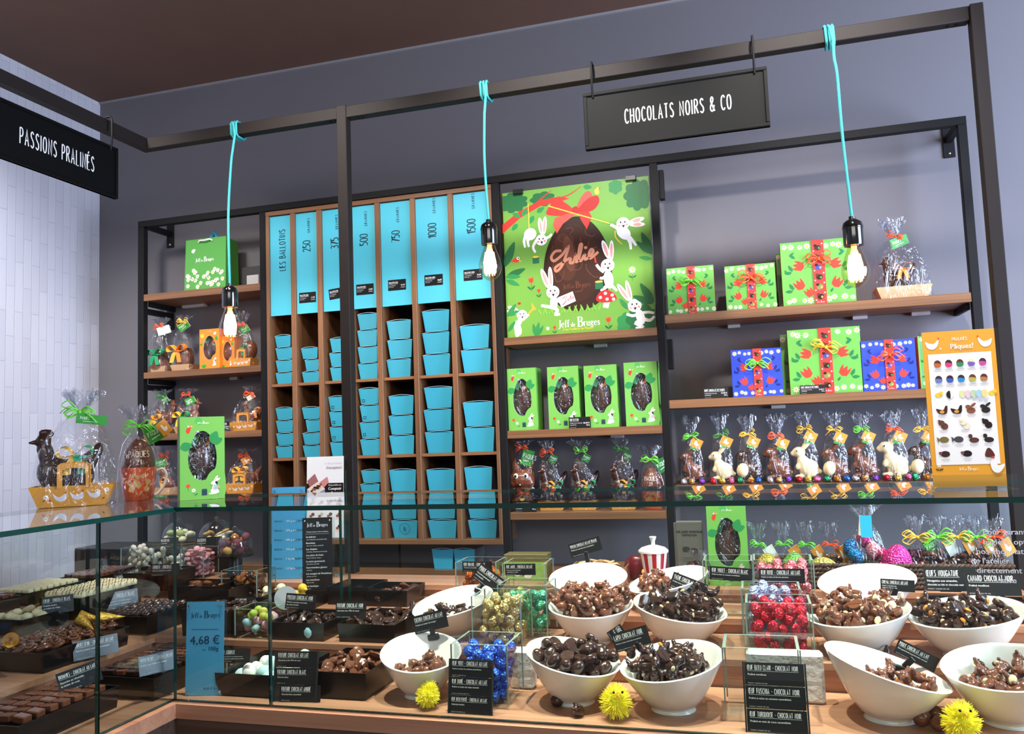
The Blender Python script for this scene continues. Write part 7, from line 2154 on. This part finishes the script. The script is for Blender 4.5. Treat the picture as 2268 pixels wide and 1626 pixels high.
for (x, y, z) in drop(30, .0125, lambda x, y: .009, lambda r: (r.uniform(-a_, a_), r.uniform(-.028, .028)), rn, 16):
    if z > .062:
        continue
    inst(mbs[rn.choice(['yellow', 'pink', 'lime', 'sky'])], 'sugar_egg', 'small coloured sugar egg in the clear cube', 'chocolate egg', (cv[0] + x, cv[1] + y, cv[2] + z), (rn.random() * 3, rn.random() * 3, 0), 'small coloured sugar egg in the clear cube', .62)
foot_card('ŒUF COQUILLE card in front of the pastel eggs', (-1.1556, 1.655, 1.05791), .072, .03, 'ŒUF COQUILLE', ['Praliné avec éclats de crêpe dentelle ou praliné', 'tendre dans une coquille de sucre coloré'], .2)
c = (-1.138, 1.965, 1.051); tray('black tray of crumpled dark chocolates under the POISSON card', c, .16, .16, .045)
heap(c, 0, .16, .16, 44, .012, [PR['shell', 'dark'], PR['fish', 'dark'], PR['chunk', 'dark']], 'dark chocolate fish in the tray under the POISSON card', 33, .013, 1.2, flat=False)
foot_card('POISSON CHOCOLAT NOIR card over the dark fish tray', (-1.17594, 1.975, 1.10753), .085, .04, 'POISSON CHOCOLAT NOIR', ['Praliné croustillant aux éclats', 'de crêpe dentelle'], .1, -.06)
c = (-0.945, 1.985, 1.051); tray('black tray of dark chocolate friture beside the second step', c, .155, .19, .045)
heap(c, 0, .155, .19, 64, .012, [PR['shell', 'dark'], PR['chunk', 'dark'], PR['shell', 'dark']], 'dark chocolate friture shape in the black tray', 34, .013, 1.25, flat=False)
foot_card('FRITURE CHOCOLAT NOIR card standing in the dark friture tray', (-1.0054, 1.93, 1.09838), .082, .042, 'FRITURE CHOCOLAT NOIR', ['Chocolat noir, 70% de cacao'], .1)
# back of the main run
c = (-1.12222, 2.2, 1.089); tray('black tray with a few pale pieces behind the tall post', c, .13, .13, .05); heap(c, 0, .13, .13, 5, .004, [mbs['white']], 'pale piece in the tray behind the post', 35, .011, .6)
c = (-0.99976, 2.19, 1.089); tray('black tray of broken dark chocolate discs at the back', c, .13, .13, .045); heap(c, 0, .13, .13, 22, .01, [PR['puck', 'dark'], PR['shell', 'milk']], 'broken chocolate disc in the back tray', 36, .012, 1.4, flat=False)
cd = (-1.27902, 2.13, 1.089); tray('low black tray with yellow ducks under the menu board', cd, .17, .1, .03)
DUCK = blob('sugar_duck', [((0, 0, .018), (.027, .02, .019)), ((-.016, 0, .045), (.015, .014, .015)), ((.026, 0, .027), (.011, .01, .008), (0, -.5, 0)), ((-.031, 0, .042), (.007, .006, .003))], mat('yellow_sugar', '#efc23a', .4), .002, 3)
DUCKW = DUCK.copy(); DUCKW.materials.clear(); DUCKW.materials.append(mat('cream_sugar', '#f1e8b8', .45))
for k, (px_, lab, me, rz_) in enumerate(((-1.27892, 'yellow chocolate duck at the right end of the low tray', DUCK, PI - .3), (-1.31981, 'cream and yellow chocolate duck in the middle of the low tray', DUCKW, .4), (-1.38381, 'white chocolate duck at the left of the low tray', DUCKW, 2.0))):
    inst(me, 'chocolate_duck', lab, 'chocolate duck', (px_, 2.14, 1.0925), (0, 0, rz_), 'chocolate ducks', .92 - .12 * (k == 2))
cj2 = (-1.48475, 2.2, 1.089); vase('clear box of caramel florentines behind the glass', cj2, .12, .1, .09, m=ACRYL, name='acrylic_cube')
CARA = mat('caramel_glaze', '#9a5a24', .2, var=.3, vscale=80); q = MB(); q.ell((0, 0, 0), (.014, .013, .006), CARA, 10); CARM = q.mesh('florentine')
heap(cj2, 0, .11, .09, 46, .009, [CARM, PR['puck', 'dark']], 'caramel florentine in the clear box', 37, .012, 1.0, 'florentine', False)
t = tag(MB().lathe([(0, 0), (.030, 0), (.032, .001), (.032, .004), (0, .003)], mat('grey_dish', '#aab0b4', .35), 28).obj('round_dish', None, (-1.2816, 2.075, 1.087)), 'round grey dish standing on edge behind the glass joint', 'dish'); t.rotation_euler = (PI / 2 - .25, 0, .3); t.location[2] = 1.118
c = (-1.52294, 2.13, 1.089); tray('large black tray with a handful of milk chocolate balls', c, .125, .13, .05); heap(c, 0, .1, .1, 9, .006, [PR['round', 'milk']], 'milk chocolate ball in the large black tray', 38, .012)
foot_card('ŒUF BICOLORE card in front of the dark trays', (-1.38669, 2.035, 1.09372), .062, .03, 'ŒUF BICOLORE', ["Duo pâte d'amandes et", 'praliné avec nougat'], .15)
# --- corner and left run
cc1 = (-1.40, 1.715, .99); tray('black tray of dark chocolate squares at the inner corner', cc1, .19, .29, .05, .0); rows(cc1, 0, .18, .28, 6, 10, .052, [PR['square', 'dark'], PR['square', 'dark'], PR['square', 'milk']], 'chocolate square in the corner tray', 41, sc=.95)
c = (-1.40, 1.975, 1.051); tray('deep black tray of dark bark behind the blue price sign', c, .17, .17, .07); heap(c, 0, .16, .16, 34, .04, [PR['chunk', 'dark'], PR['shell', 'dark']], 'piece of dark bark in the deep tray', 40, .013, 1.2)
foot_card('MAISON DE BRY card at the corner tray', (-1.31, 1.59044, 1.04606), .085, .042, 'MAISON DE BRY - CHOCOLAT AU LAIT', ['Praliné aux éclats de nougat'], 1.1)
c = (-1.665, 1.975, 1.051); tray('black tray of glossy dark pralines in the corner', c, .17, .2, .05); rows(c, 0, .16, .19, 5, 6, .05, [PR['round', 'dark'], PR['egg', 'dark']], 'glossy dark praline in the corner tray', 42)
c = (-1.64, 1.66, 1.051); tray('black tray of chocolate rosettes in golden cones', c, .15, .27, .045)
ROS = MB(); P_ = [(math.cos(a) * (.014 - .00030 * k), math.sin(a) * (.014 - .00030 * k), .0004 * k) for k, a in enumerate([i * .42 for i in range(44)])]
ROS.tube(P_, [.0042 - .00004 * k for k in range(44)], MILKC, 7); ROSM = ROS.mesh('chocolate_rosette')
GOLDF = mat('gold_paper_cone', '#d8ab4a', .3, .9, bump=.5, bscale=300); q = MB(); q.lathe([(0, 0), (.016, .06), (.0165, .062), (.0145, .06), (0, .03)], GOLDF, 20); CONEM = q.mesh('gold_cone')
rn = random.Random(9)
for i in range(4):
    for j in range(6):
        x = c[0] - .055 + i * .036; y = c[1] - .11 + j * .042
        o = inst(ROSM, 'chocolate_rosette', 'milk chocolate rosette in the cone tray', 'chocolate', (x, y, c[2] + .047 + rn.uniform(0, .004)), (rn.uniform(-.3, .3), rn.uniform(.1, .5), rn.uniform(0, 6)), 'milk chocolate rosettes')
for k, (dx, dy, dz, rx, rz_) in enumerate(((-.03, -.13, .075, 1.45, .9), (.03, .10, .068, 1.4, -1.2), (.06, .03, .06, 1.3, -1.9), (.05, .15, .066, 1.5, -.8))):
    inst(CONEM, 'gold_cone', 'gold paper cone of chocolate lying on the rosette tray', 'chocolate cone', (c[0] + dx, c[1] + dy, c[2] + dz), (rx, 0, rz_), 'gold paper cones')
foot_card("CORNET D'OR card on the front of the golden cone tray", (-1.545, 1.66, 1.053), .105, .045, "CORNET D'OR - CHOCOLAT AU LAIT", ['Ganache praliné, noisettes et amandes'], 1.15)
c = (-1.44, 1.40, .99); tray('black tray of milk chocolate squares nearest the viewer at left', c, .16, .26, .045, 0); rows(c, 0, .15, .24, 4, 7, .048, [PR['square', 'milk']], 'milk chocolate square in the tray nearest the viewer', 43, sc=1.15)
foot_card('BROWNIES card in the tray nearest the viewer at left', (-1.42, 1.48, 1.04), .085, .045, 'BROWNIES - CHOCOLAT AU LAIT', ['Ganache au chocolat', 'et éclats de noix'], .95, .2)
c = (-1.855, 1.98, 1.089); tray('black tray of striped white chocolate logs', c, .14, .24, .06)
q = MB(); T_ = Matrix.Rotation(PI / 2, 4, 'Y'); q.lathe([(0, -.020), (.008, -.0195), (.0115, -.015), (.0115, .015), (.008, .0195), (0, .020)], WHITEC2, 16, T_)
for s_ in (-.008, .002, .010):
    q.tube([(s_ + .002 * math.sin(a), .0118 * math.cos(a), .0118 * math.sin(a)) for a in [.2 + 2.7 * k / 8 for k in range(9)]], .0009, DARKC, 5)
LOGM = q.mesh('striped_log'); rows(c, 0, .14, .24, 3, 9, .064, [LOGM], 'striped white chocolate log on the black tray', 44, 'white_chocolate_log', 1.0, rot0=.5)
foot_card('CHOCOLAT BLANC card on the side of the white log tray', (-1.775, 2.0, 1.09), .10, .05, 'TURRON - CHOCOLAT BLANC', ['Duo de praliné à la crème légère', 'éclats de noisettes caramélisées'], 1.15)
c = (-1.86, 1.76, 1.089); tray('black tray of white chocolate hearts', c, .13, .15, .04); q = MB(); q.ell((-.007, 0, .006), (.012, .013, .009), WHITEC2, 12); q.ell((.007, .004, .006), (.014, .01, .009), WHITEC2, 12, (0, 0, .6)); HEARTM = blob('white_heart', [((-.006, 0, .006), (.013, .012, .009), (0, 0, .5)), ((.006, 0, .006), (.013, .012, .009), (0, 0, -.5))], WHITEC2, .002, 3)
rows(c, 0, .13, .15, 3, 3, .032, [HEARTM], 'white chocolate heart in the small tray', 45, 'white_heart', 1.2, .2, jit=.4)
foot_card('CHOCOLAT BLANC card behind the white hearts', (-1.80, 1.80, 1.12), .075, .045, 'COEUR - CHOCOLAT BLANC', ['Praliné tendre', 'et éclats de crêpe'], .95)
SMOKE = mat('smoked_grey_dish', '#6d7376', .2, coat=.3); cdish = (-1.868, 1.555, 1.0895)
t = thing('oval_dish', 'oval grey dish with turquoise striped chocolates at the left edge', 'dish', cdish, PI / 2)
q = MB(); q.lathe([(0, 0), (.045, 0), (.052, .004), (.070, .033), (.068, .034), (.05, .008), (0, .006)], SMOKE, 36, Matrix.Scale(1.35, 4, (1, 0, 0))); q.obj('dish_body', t)
TUR = mat('turquoise_icing', '#3fc3d6', .4)
for k in range(6):
    a = k * 1.05; o = inst(PR['egg', 'milk'], 'praline', 'milk chocolate in the oval grey dish', 'chocolate', (cdish[0] + .035 * math.cos(a), cdish[1] + .055 * math.sin(a), cdish[2] + .02), (0, .2, a), 'chocolates in the oval dish', 1.3)
    if k in (0, 3):
        q = MB(); q.ell((0, 0, .0075), (.011, .006, .005), TUR, 10); q.obj('turquoise_icing', o)
# top step of the left run
for (y, lab, kd, seed) in ((2.20, 'black tray of dark bars on the top left step', [PR['square', 'dark'], PR['square', 'milk']], 51), (1.96, 'black tray of white bars on the top left step', None, 52), (1.74, 'black tray of milk bars on the top left step', [PR['square', 'milk'], PR['puck', 'milk']], 53)):
    c = (-2.03, y, 1.124); tray(lab, c, .13, .20, .035)
    if kd is None:
        q = MB(); q.box(-.014, .014, -.009, .009, -.006, .006, WHITEC2, .003); kd = [q.mesh('white_bar')]
    rows(c, 0, .13, .2, 4, 8, .038, kd, lab.replace('black tray of', 'bar from the').replace(' bars', ' bar tray') , seed, 'chocolate_bar', 1.0)
foot_card('slanted name card before the almond cube', (-1.9, 2.17597, 1.13155), .075, .036, 'MENDIANT - CHOCOLAT NOIR', ['Fruits secs et éclats', 'de noisettes'], .7, .3)
c = (-1.85, 2.24, 1.124); tray('black tray of dark florentines in the far corner', c, .18, .15, .04); heap(c, 0, .18, .15, 50, .012, [CARM, PR['puck', 'dark'], PR['chunk', 'dark']], 'dark florentine in the far corner tray', 46, .012, 1.05)
foot_card('CROUSTILLANT card over the florentine tray', (-1.75663, 2.165, 1.15643), .085, .036, 'CROUSTI - CHOCOLAT', ['Éclats de noisettes et riz soufflé'], .3)
c = (-1.62, 2.17, 1.089); tray('black tray of milk crisps below the pink lentils', c, .17, .12, .05); heap(c, 0, .17, .12, 44, .02, [PR['chunk', 'milk'], CARM], 'milk chocolate crisp in the tray below the pink lentils', 47, .011)


# ---------------------------------------------------------------- clear cubes and domes at the far corner
def cube_at(label, xl, w, y, h, d=.1):
    cxx = (xl, y, 1.124); vase(label, cxx, w, d, h, m=ACRYL, name='acrylic_cube', wall=.003, base=.004); return cxx


ca = cube_at('clear cube of beige sugared almonds in the far left corner', -1.96747, .13, 2.34, .10)
q = MB(); q.ell((0, 0, 0), (.0095, .0095, .0125), mat('beige_sugar_coating', '#d9cfbd', .5, var=.1, vscale=50), 12); ALM = q.mesh('sugared_almond')
fill_vase(ca, .13, .10, 78, None, 'beige sugared almond in the corner cube', 61, .0108, .0045, me=ALM, name='sugared_almond', cat='sugared almond')
cb = cube_at('clear cube of white sugar pearls next to the pink lentils', -1.84577, .078, 2.36, .10, .09)
q = MB(); q.ell((0, 0, 0), (.009, .009, .009), mat('white_sugar_coating', '#f3f1ee', .45), 12); PEA = q.mesh('sugar_pearl')
fill_vase(cb, .078, .09, 30, None, 'white sugar pearl in the middle cube', 62, .0098, .0045, me=PEA, name='sugar_pearl', cat='sugar pearl')
cp = cube_at('clear cube filled with pink lentil sweets', -1.77148, .086, 2.35, .095, .08)
q = MB(); q.ell((0, 0, 0), (.0105, .0105, .0052), mat('pink_sugar_coating', '#efa9b4', .4), 14); LEN = q.mesh('pink_lentil')
rn = random.Random(63)
for (x, y, z) in drop(150, .0075, lambda x, y: .005, lambda r: (r.uniform(-.030, .030), r.uniform(-.027, .027)), rn, 16):
    if z < .09:
        inst(LEN, 'pink_lentil', 'pink lentil sweet in the clear cube', 'sweet', (cp[0] + x, cp[1] + y, cp[2] + z), (rn.uniform(-.9, .9), rn.uniform(-.9, .9), 0), 'pink lentil sweets')


def dome(label, x, y, r, hb, items, seed, card=None):
    t = thing('glass_dome', label, 'cake dome', (x, y, 1.1243)); q = MB()
    q.lathe([(0, 0), (r * .5, 0), (r * .45, .006), (r * .3, hb - .008), (r * 1.02, hb - .006), (r * 1.05, hb), (0, hb)], BLACKP, 28); q.obj('black_stand', t)
    q = MB(); q.lathe([(r * .96, hb + .0005), (r * .97, hb + r * .5)] + [(r * .97 * math.cos(a), hb + r * .5 + r * .95 * math.sin(a)) for a in [PI / 2 * k / 8 for k in range(1, 9)]], ACRYL, 32); q.obj('clear_dome', t)
    q = MB(); q.ell((0, 0, hb + r * 1.5), (.008, .008, .009), ACRYL, 10); q.obj('knob', t)
    rn = random.Random(seed)
    for (a, b, z) in drop(14, .0145, lambda u, v: hb + .001 if math.hypot(u, v) < r * .75 else None, lambda q_: (q_.uniform(-r, r) * .7, q_.uniform(-r, r) * .7), rn, 14):
        if z < hb + r * 1.1:
            me, nm = rn.choice(items); inst(me, nm, 'sweet under the ' + label, 'sweet', (x + a, y + b, 1.1243 + z), (rn.random(), rn.random(), rn.random() * 6), 'sweets under the ' + label)


JEL = []
for nm, hx in (('apricot', '#d98a3a'), ('plum', '#5a2a3a'), ('lemon', '#d9a24a'), ('berry', '#8a3a4a')):
    q = MB(); q.ell((0, 0, 0), (.0155, .014, .0125), mat('sugared_jelly_' + nm, hx, .6, var=.2, vscale=200, bump=.4, bscale=900), 12); JEL.append((q.mesh('fruit_jelly'), 'fruit_jelly'))
dome('glass dome over fruit jellies', -1.65034, 2.37, .056, .07, JEL, 71)
CAL = []
for nm, hx in (('cream', '#e2c9a0'), ('gold', '#b98a3a')):
    q = MB(); q.ell((0, 0, 0), (.018, .010, .006), mat('calisson_' + nm, hx, .5), 12); CAL.append((q.mesh('calisson'), 'calisson'))
dome('glass dome over almond calissons', -1.88798, 2.375 + .0, .05, .085, CAL, 72) if 0 else None
MAR = []
for nm, hx in (('pink', '#d8607a'), ('green', '#9aa86a'), ('cream', '#d8cfae')):
    q = MB(); q.ell((0, 0, 0), (.015, .015, .011), mat('marzipan_' + nm, hx, .6), 12); MAR.append((q.mesh('marzipan'), 'marzipan_sweet'))
bs = thing('back_stand', 'black display stand holding two glass domes behind the corner cubes', 'display stand', (-2.2, 2.55, 0)); q = MB(); q.box(-.18, .40, -.1, .08, 0, 1.20, BLACKP, .003); q.obj('stand_body', bs)


def dome2(label, px, r, items, seed):
    t = thing('glass_dome', label, 'cake dome', (px, 2.54, 1.2004)); q = MB(); q.lathe([(0, 0), (r * 1.04, 0), (r * 1.05, .006), (0, .006)], mat('brown_board', '#5a3a24', .5), 28); q.obj('board', t)
    q = MB(); q.lathe([(r * .96, .0065), (r * .97, r * .5)] + [(r * .97 * math.cos(a), r * .5 + r * .95 * math.sin(a)) for a in [PI / 2 * k / 8 for k in range(1, 9)]], ACRYL, 32); q.obj('clear_dome', t)
    q = MB(); q.ell((0, 0, r * 1.5), (.008, .008, .009), ACRYL, 10); q.obj('knob', t)
    rn = random.Random(seed)
    for (a, b, z) in drop(12, .0145, lambda u, v: .007 if math.hypot(u, v) < r * .72 else None, lambda q_: (q_.uniform(-r, r) * .7, q_.uniform(-r, r) * .7), rn, 14):
        if z < r * 1.1:
            me, nm = rn.choice(items); inst(me, nm, 'sweet under the ' + label, 'sweet', (px + a, 2.54 + b, 1.2004 + z), (rn.random() * .4, rn.random() * .4, rn.random() * 6), 'sweets under the ' + label)


dome2('glass dome over almond calissons', -1.84392, .062, CAL, 72)
dome2('glass dome over coloured marzipan', -1.99901, .06, MAR, 73)
foot_card('CALISSONS card with price above the pink lentils', (-1.81638, 2.46, 1.2004), .085, .036, 'CALISSONS', ['12,90€ la boîte'], .5)
foot_card('small black card left of the calisson dome', (-1.97893, 2.46, 1.2004), .06, .034, 'MASSEPAIN', ['assortiment'], .5)

# ---------------------------------------------------------------- right part of the upper steps
for k, (px_, lab) in enumerate(((0.44076, 'black tray of dark nougatine eggs, left of two'), (0.55974, 'black tray of dark nougatine eggs, right of two'))):
    c = (min(px_, .55), 2.175, 1.089); tray(lab, c, .12, .13, .035); heap(c, 0, .12, .13, 20, .012, [PR['egg', 'dark'], PR['round', 'milk']], 'nougatine egg in the ' + lab, 81 + k, .012)
foot_card('ŒUFS NOUGATINE card behind the right-hand trays', (0.44336, 2.245, 1.13153), .115, .056, 'ŒUFS NOUGATINE', ['Nougatine aux amandes,', 'chocolat au lait et chocolat noir'], 0)
foot_card('CANARD CHOCOLAT NOIR card at the far right', (0.5011, 2.10, 1.15012), .11, .05, 'CANARD CHOCOLAT NOIR', ['Praliné moelleux'], 0)
# wicker basket
WICK = mat('dark_wicker', '#4a3526', .6, var=.35, vscale=150)
bx0, bx1 = -0.01487, 0.59801
wb = thing('wicker_basket', 'long dark wicker basket of bagged eggs on the top step', 'basket', ((bx0 + bx1) / 2, 2.363, 1.1243)); W = (bx1 - bx0)
q = MB()
for k in range(6):
    for yy in (-.06, .06):
        zz = .008 + k * .0105
        for s_ in (0, 1):
            q.tube([(-W / 2 + W * i / 150, yy + .0028 * math.sin(i * 1.26 + PI * s_ + k), zz + .0028 * math.cos(i * 1.26 + PI * s_ + k)) for i in range(151)], .0038, WICK, 5)
    for xx in (-W / 2, W / 2):
        q.tube([(xx + .003 * math.sin(i * 1.3 + k), -.06 + .12 * i / 20, .008 + k * .0105) for i in range(21)], .0048, WICK, 5)
q.box(-W / 2, W / 2, -.06, .06, .001, .005, WICK); q.obj('woven_sides', wb)


def big_egg(label, px, y, z, r, h, lying=False, rz=0.0):
    q = MB(); prof = [(r * math.cos(a) * (1 - .12 * math.sin(a)), r * 1.32 * math.sin(a)) for a in [-PI / 2 + PI * k / 18 for k in range(19)]]
    m = foil(h); q.lathe([(max(0, p), z_) for p, z_ in prof], m, 28)
    if lying:
        rot = (0, PI / 2, rz); zc = z + r
    else:
        rot = (0, .12, rz); zc = z + r * 1.3
    inst(q.mesh('large_foil_egg'), 'large_foil_egg', label, 'chocolate egg', (px, y, zc), rot)


big_egg('gold foil egg standing in the wicker basket', 0.01925, 2.345, 1.131, .030, '#d8c24a')
big_egg('green foil egg standing in the wicker basket', 0.08784, 2.345, 1.131, .031, '#6fcf5a')
big_egg('gold foil egg lying across the wicker basket', 0.16342, 2.342, 1.150, .025, '#d9cf6a', True)
big_egg('large magenta foil egg standing in the wicker basket', 0.34269, 2.348, 1.136, .037, '#e0429a')
rn = random.Random(91)
# dark bags behind the eggs
for k, (px_, bc, tc, lab) in enumerate([(0.00139, 'green', 'white', 'bagged dark chocolates behind the gold egg'), (0.06643, 'green', 'orange', 'bagged dark chocolates behind the green egg'), (0.12468, 'green', 'orange', 'bagged dark chocolates behind the lying gold egg'), (0.18551, 'orange', 'orange', 'bagged dark chocolates left of the clear bag of foil eggs'),
                                       (0.40058, 'yellow', 'green', 'bagged dark chocolates with yellow bow right of the magenta egg'), (0.44801, 'green', 'white', 'bagged dark chocolates with big green bow'), (0.49438, 'yellow', 'orange', 'bagged dark chocolates with yellow bow near the right end'), (0.53835, 'green', 'orange', 'bagged dark chocolates with small green bow near the right end'), (0.57771, 'orange', 'orange', 'bagged dark chocolates with orange bow at the right end of the basket')]):
    big = k > 3
    t = wrapped('bagged_chocolates', lab, 'bagged chocolate', px_, 2.394, 1.131, .052 if big else .05, .036, .115 if big else .095, .165 if big else .15, bc, ((.022, -.006, .03, .044, tc, -.5),), bows=1.25 if big else .8)
    q = MB()
    for j in range(26):
        q.ell((rn.uniform(-.022, .022), rn.uniform(-.014, .014), .012 + .055 * rn.random() * (1.2 if big else .9)), (.0105, .009, .008), DARKC if rn.random() < .75 else MILKC, 8, (rn.random(), rn.random(), 0))
    o = q.obj('dark_chocolates', t); o['kind'] = 'stuff'
t = wrapped('bagged_foil_eggs', 'clear bag of mixed foil eggs with a turquoise tag in the basket', 'bagged chocolate', 0.27352, 2.364, 1.131, .098, .066, .165, .2, None)
gift_tag(t, (.0, -.022, .175), .028, .052, 'white', 0, .1, .1, False)
q = MB(); q.box(-.014, .014, -.026, -.0245, .12, .176, mat('turquoise_tag', '#2fb0d0', .4)); q.obj('turquoise_tag', t)
for j, (a, b, z_, c_) in enumerate(((-.03, -.012, .03, '#2a7ac8'), (.0, -.014, .03, '#8ad03a'), (.033, -.01, .034, '#d8407a'), (-.028, -.01, .07, '#2a8ad0'), (.012, -.012, .085, '#e8909a'), (-.004, .01, .11, '#e0408a'), (-.038, .012, .09, '#2a7ac8'), (.036, .012, .07, '#d8407a'))):
    mini_egg(t, (a, b, z_), .0185, c_, (rn.uniform(-1, 1), rn.uniform(-1, 1), 0))

# ---------------------------------------------------------------- things at the back of the top step, centre
A = Art(); w, h = .075, .165
A.sans('DRAGÉE AMANDE', 0, h * .80, .0062, '#0d0d0d', anchor='c', bold=.04); A.sans('GIANDUJA', 0, h * .745, .0062, '#0d0d0d', anchor='c', bold=.04)
A.ell(-w * .15, h * .52, w * .17, h * .05, '#3d3f3c'); A.ell(w * .14, h * .49, w * .16, h * .055, '#2c2c2a')
for i in range(3):
    A.stroke([(-w * .35, h * (.38 - .03 * i)), (w * .1, h * (.38 - .03 * i))], h * .006, '#4a4b48')
GP2 = mat('grey_kraft_bag', '#6d6f6a', .6)
t = thing('grey_sachet', 'grey sachet printed DRAGÉE AMANDE GIANDUJA beside the green egg box', 'sachet', (-0.18584, 2.40, 1.1243)); q = MB(); q.box(-w / 2, w / 2, 0, .018, 0, h, GP2, .003); A.into(q, front(0)); q.obj('sachet_body', t)
t = thing('grey_sachet', 'thin grey sachet edge left of the GIANDUJA sachet', 'sachet', (-0.21871, 2.405, 1.1243), -.5); q = MB(); q.box(-.014, .014, 0, .012, 0, .16, GP2, .002); q.obj('sachet_body', t)
t = wrapped('bagged_chocolates', 'shiny bag of dark chocolates left of the green egg box', 'bagged chocolate', -0.15889, 2.335, 1.124, .06, .05, .065, .095, None); q = MB()
for j in range(24):
    q.ell((rn.uniform(-.022, .022), rn.uniform(-.016, .016), .012 + .045 * rn.random()), (.012, .010, .009), DARKC, 8)
o = q.obj('dark_chocolates', t); o['kind'] = 'stuff'
# striped pot
t = thing('striped_pot', 'white lidded pot with red stripes behind the hazelnut bowl', 'pot', (-0.28195, 2.34, 1.1243)); r = .041; h = .088; n = 40; q = MB(); RED = mat('red_glaze', '#b3202c', .2, coat=.3)
for k in range(n):
    a0, a1 = 2 * PI * k / n, 2 * PI * (k + 1) / n; m = RED if (k // 2) % 2 else WHITEC
    P4 = [(.66 * r * math.cos(a0), .66 * r * math.sin(a0), 0), (.66 * r * math.cos(a1), .66 * r * math.sin(a1), 0), (r * math.cos(a1), r * math.sin(a1), h), (r * math.cos(a0), r * math.sin(a0), h)]
    q.add(P4, [(0, 1, 2, 3)], m)
q.lathe([(0, .001), (.65 * r, .001)], WHITEC, n); q.obj('pot_body', t)
q = MB(); q.lathe([(0, h - .001), (r * 1.02, h - .001), (r * 1.02, h + .004), (r * .8, h + .012), (r * .3, h + .018), (.006, h + .019), (.0055, h + .028), (.010, h + .04), (.009, h + .042), (0, h + .042)], WHITEC, n); q.obj('lid', t)
t = tag(MB().ell((0, 0, .036), (.034, .02, .036), mat('dark_red_lacquer', '#6a1620', .3), 20).obj('red_box', None, (-0.33941, 2.39, 1.1245)), 'dark red rounded tin behind the striped pot', 'tin')
# kraft box of biscuits
xk = -0.43544; t = thing('biscuit_box', 'open kraft box of oval biscuits behind the green fish bowl', 'box', (xk, 2.35, 1.1243)); q = MB(); W, D, H = .16, .10, .05
for (a0, a1, b0, b1) in ((-W / 2, W / 2, -D / 2, -D / 2 + .003), (-W / 2, W / 2, D / 2 - .003, D / 2), (-W / 2, -W / 2 + .003, -D / 2 + .003, D / 2 - .003), (W / 2 - .003, W / 2, -D / 2 + .003, D / 2 - .003)):
    q.box(a0, a1, b0, b1, 0, H, mat('brown_kraft', '#9a7050', .7))
q.box(-W / 2 + .003, W / 2 - .003, -D / 2 + .003, D / 2 - .003, 0, .002, mat('brown_kraft', '#9a7050', .7)); q.obj('box_body', t)
q = MB(); q.ell((0, 0, 0), (.022, .012, .0035), mat('biscuit', '#dcb98a', .7, var=.15, vscale=60), 14); BIS = q.mesh('biscuit')
rn = random.Random(17)
for (a, b, z_) in drop(34, .009, lambda u, v: .024, lambda r_: (r_.uniform(-.05, .05), r_.uniform(-.03, .03)), rn, 12):
    inst(BIS, 'biscuit', 'oval biscuit in the kraft box', 'biscuit', (xk + a, 2.35 + b, 1.1243 + z_), (rn.uniform(-.5, .5), rn.uniform(-.5, .5), rn.uniform(0, 6)), 'oval biscuits')
# printed green box behind the ŒUF JAUNE vase
A = Art(); w, h = .13, .075; A.rect(-w * .5, 0, w * .5, h * .72, '#8fb85a'); A.ell(-w * .2, h * .35, w * .1, h * .2, '#f2f2ee'); A.ell(w * .05, h * .3, w * .12, h * .22, '#f2f2ee'); A.ell(-w * .05, h * .38, w * .07, h * .2, '#1a1a1a'); A.ell(w * .16, h * .4, w * .05, h * .16, '#1a1a1a'); A.stroke([(-w * .28, h * .35), (-w * .1, h * .45)], h * .03, '#1a1a1a')
t = thing('printed_box', 'olive topped box printed with black and white shapes behind the ŒUF JAUNE vase', 'box', (-0.66013, 2.36, 1.1243)); q = MB(); q.box(-w / 2, w / 2, 0, .06, 0, h, mat('olive_lid', '#6a6238', .5), .001); A.into(q, front(0)); q.obj('box_body', t)


# ---------------------------------------------------------------- small price cards on the shelves
def shelf_card(label, p, w, h, head, price, rz=0.0):
    t = thing('price_card', label, 'price card', (p[0], p[1], p[2] + .0004), rz, 'black price cards on the shelves'); A = card_art(w, h, head, ['Praliné, lait et chocolat', 'assortiment'], 'Contient : lait, soja', .2)
    A.sans(price + ' €', w * .46, -h * .1, h * .13, '#ffffff', anchor='r', bold=.04); A.sans('280 g', w * .46, -h * .28, h * .1, '#ffffff', anchor='r', bold=.03)
    T = Matrix.Translation((0, 0, h / 2)); plate(t, w, h, A, T); q = MB(); q.box(-w * .3, w * .3, .0015, .018, 0, .002, BLACKP); q.obj('card_foot', t)


for lab, (x, y, z, w, h), hd, pr_ in (('BOITE CHOCOLATS DE PAQUES price card left of the small blue box', (-0.11372, 3.01, 1.655, 0.08588, 0.03768), 'BOITE CHOCOLATS DE PAQUES', '17,90'), ('BOITE CHOCOLATS DE PAQUES price card before the large green box', (0.21131, 3.006, 1.655, 0.08201, 0.0303), 'BOITE CHOCOLATS DE PAQUES', '24,90'),
        ('ŒUF EN ETUI price card between the egg boxes', (-0.61104, 3.008, 1.567, 0.08195, 0.04149), 'ŒUF EN ETUI', '26,90'), ('price card at the left of the lower centre shelf', (-0.83208, 3.008, 1.26, 0.08457, 0.04162), 'LAPIN CROQUIGNOLET', '14,90'),
        ('POULE AU LAIT price card at the left on the third left shelf', (-2.49245, 3.008, 1.611, 0.08667, 0.03927), 'POULE AU LAIT', '19,90'), ('price card beside the counter egg box on the third left shelf', (-2.14918, 3.03, 1.611, 0.03122, 0.04158), 'PANIER', '21,90')):
    shelf_card(lab, (x, y, z), w, h, hd, pr_)
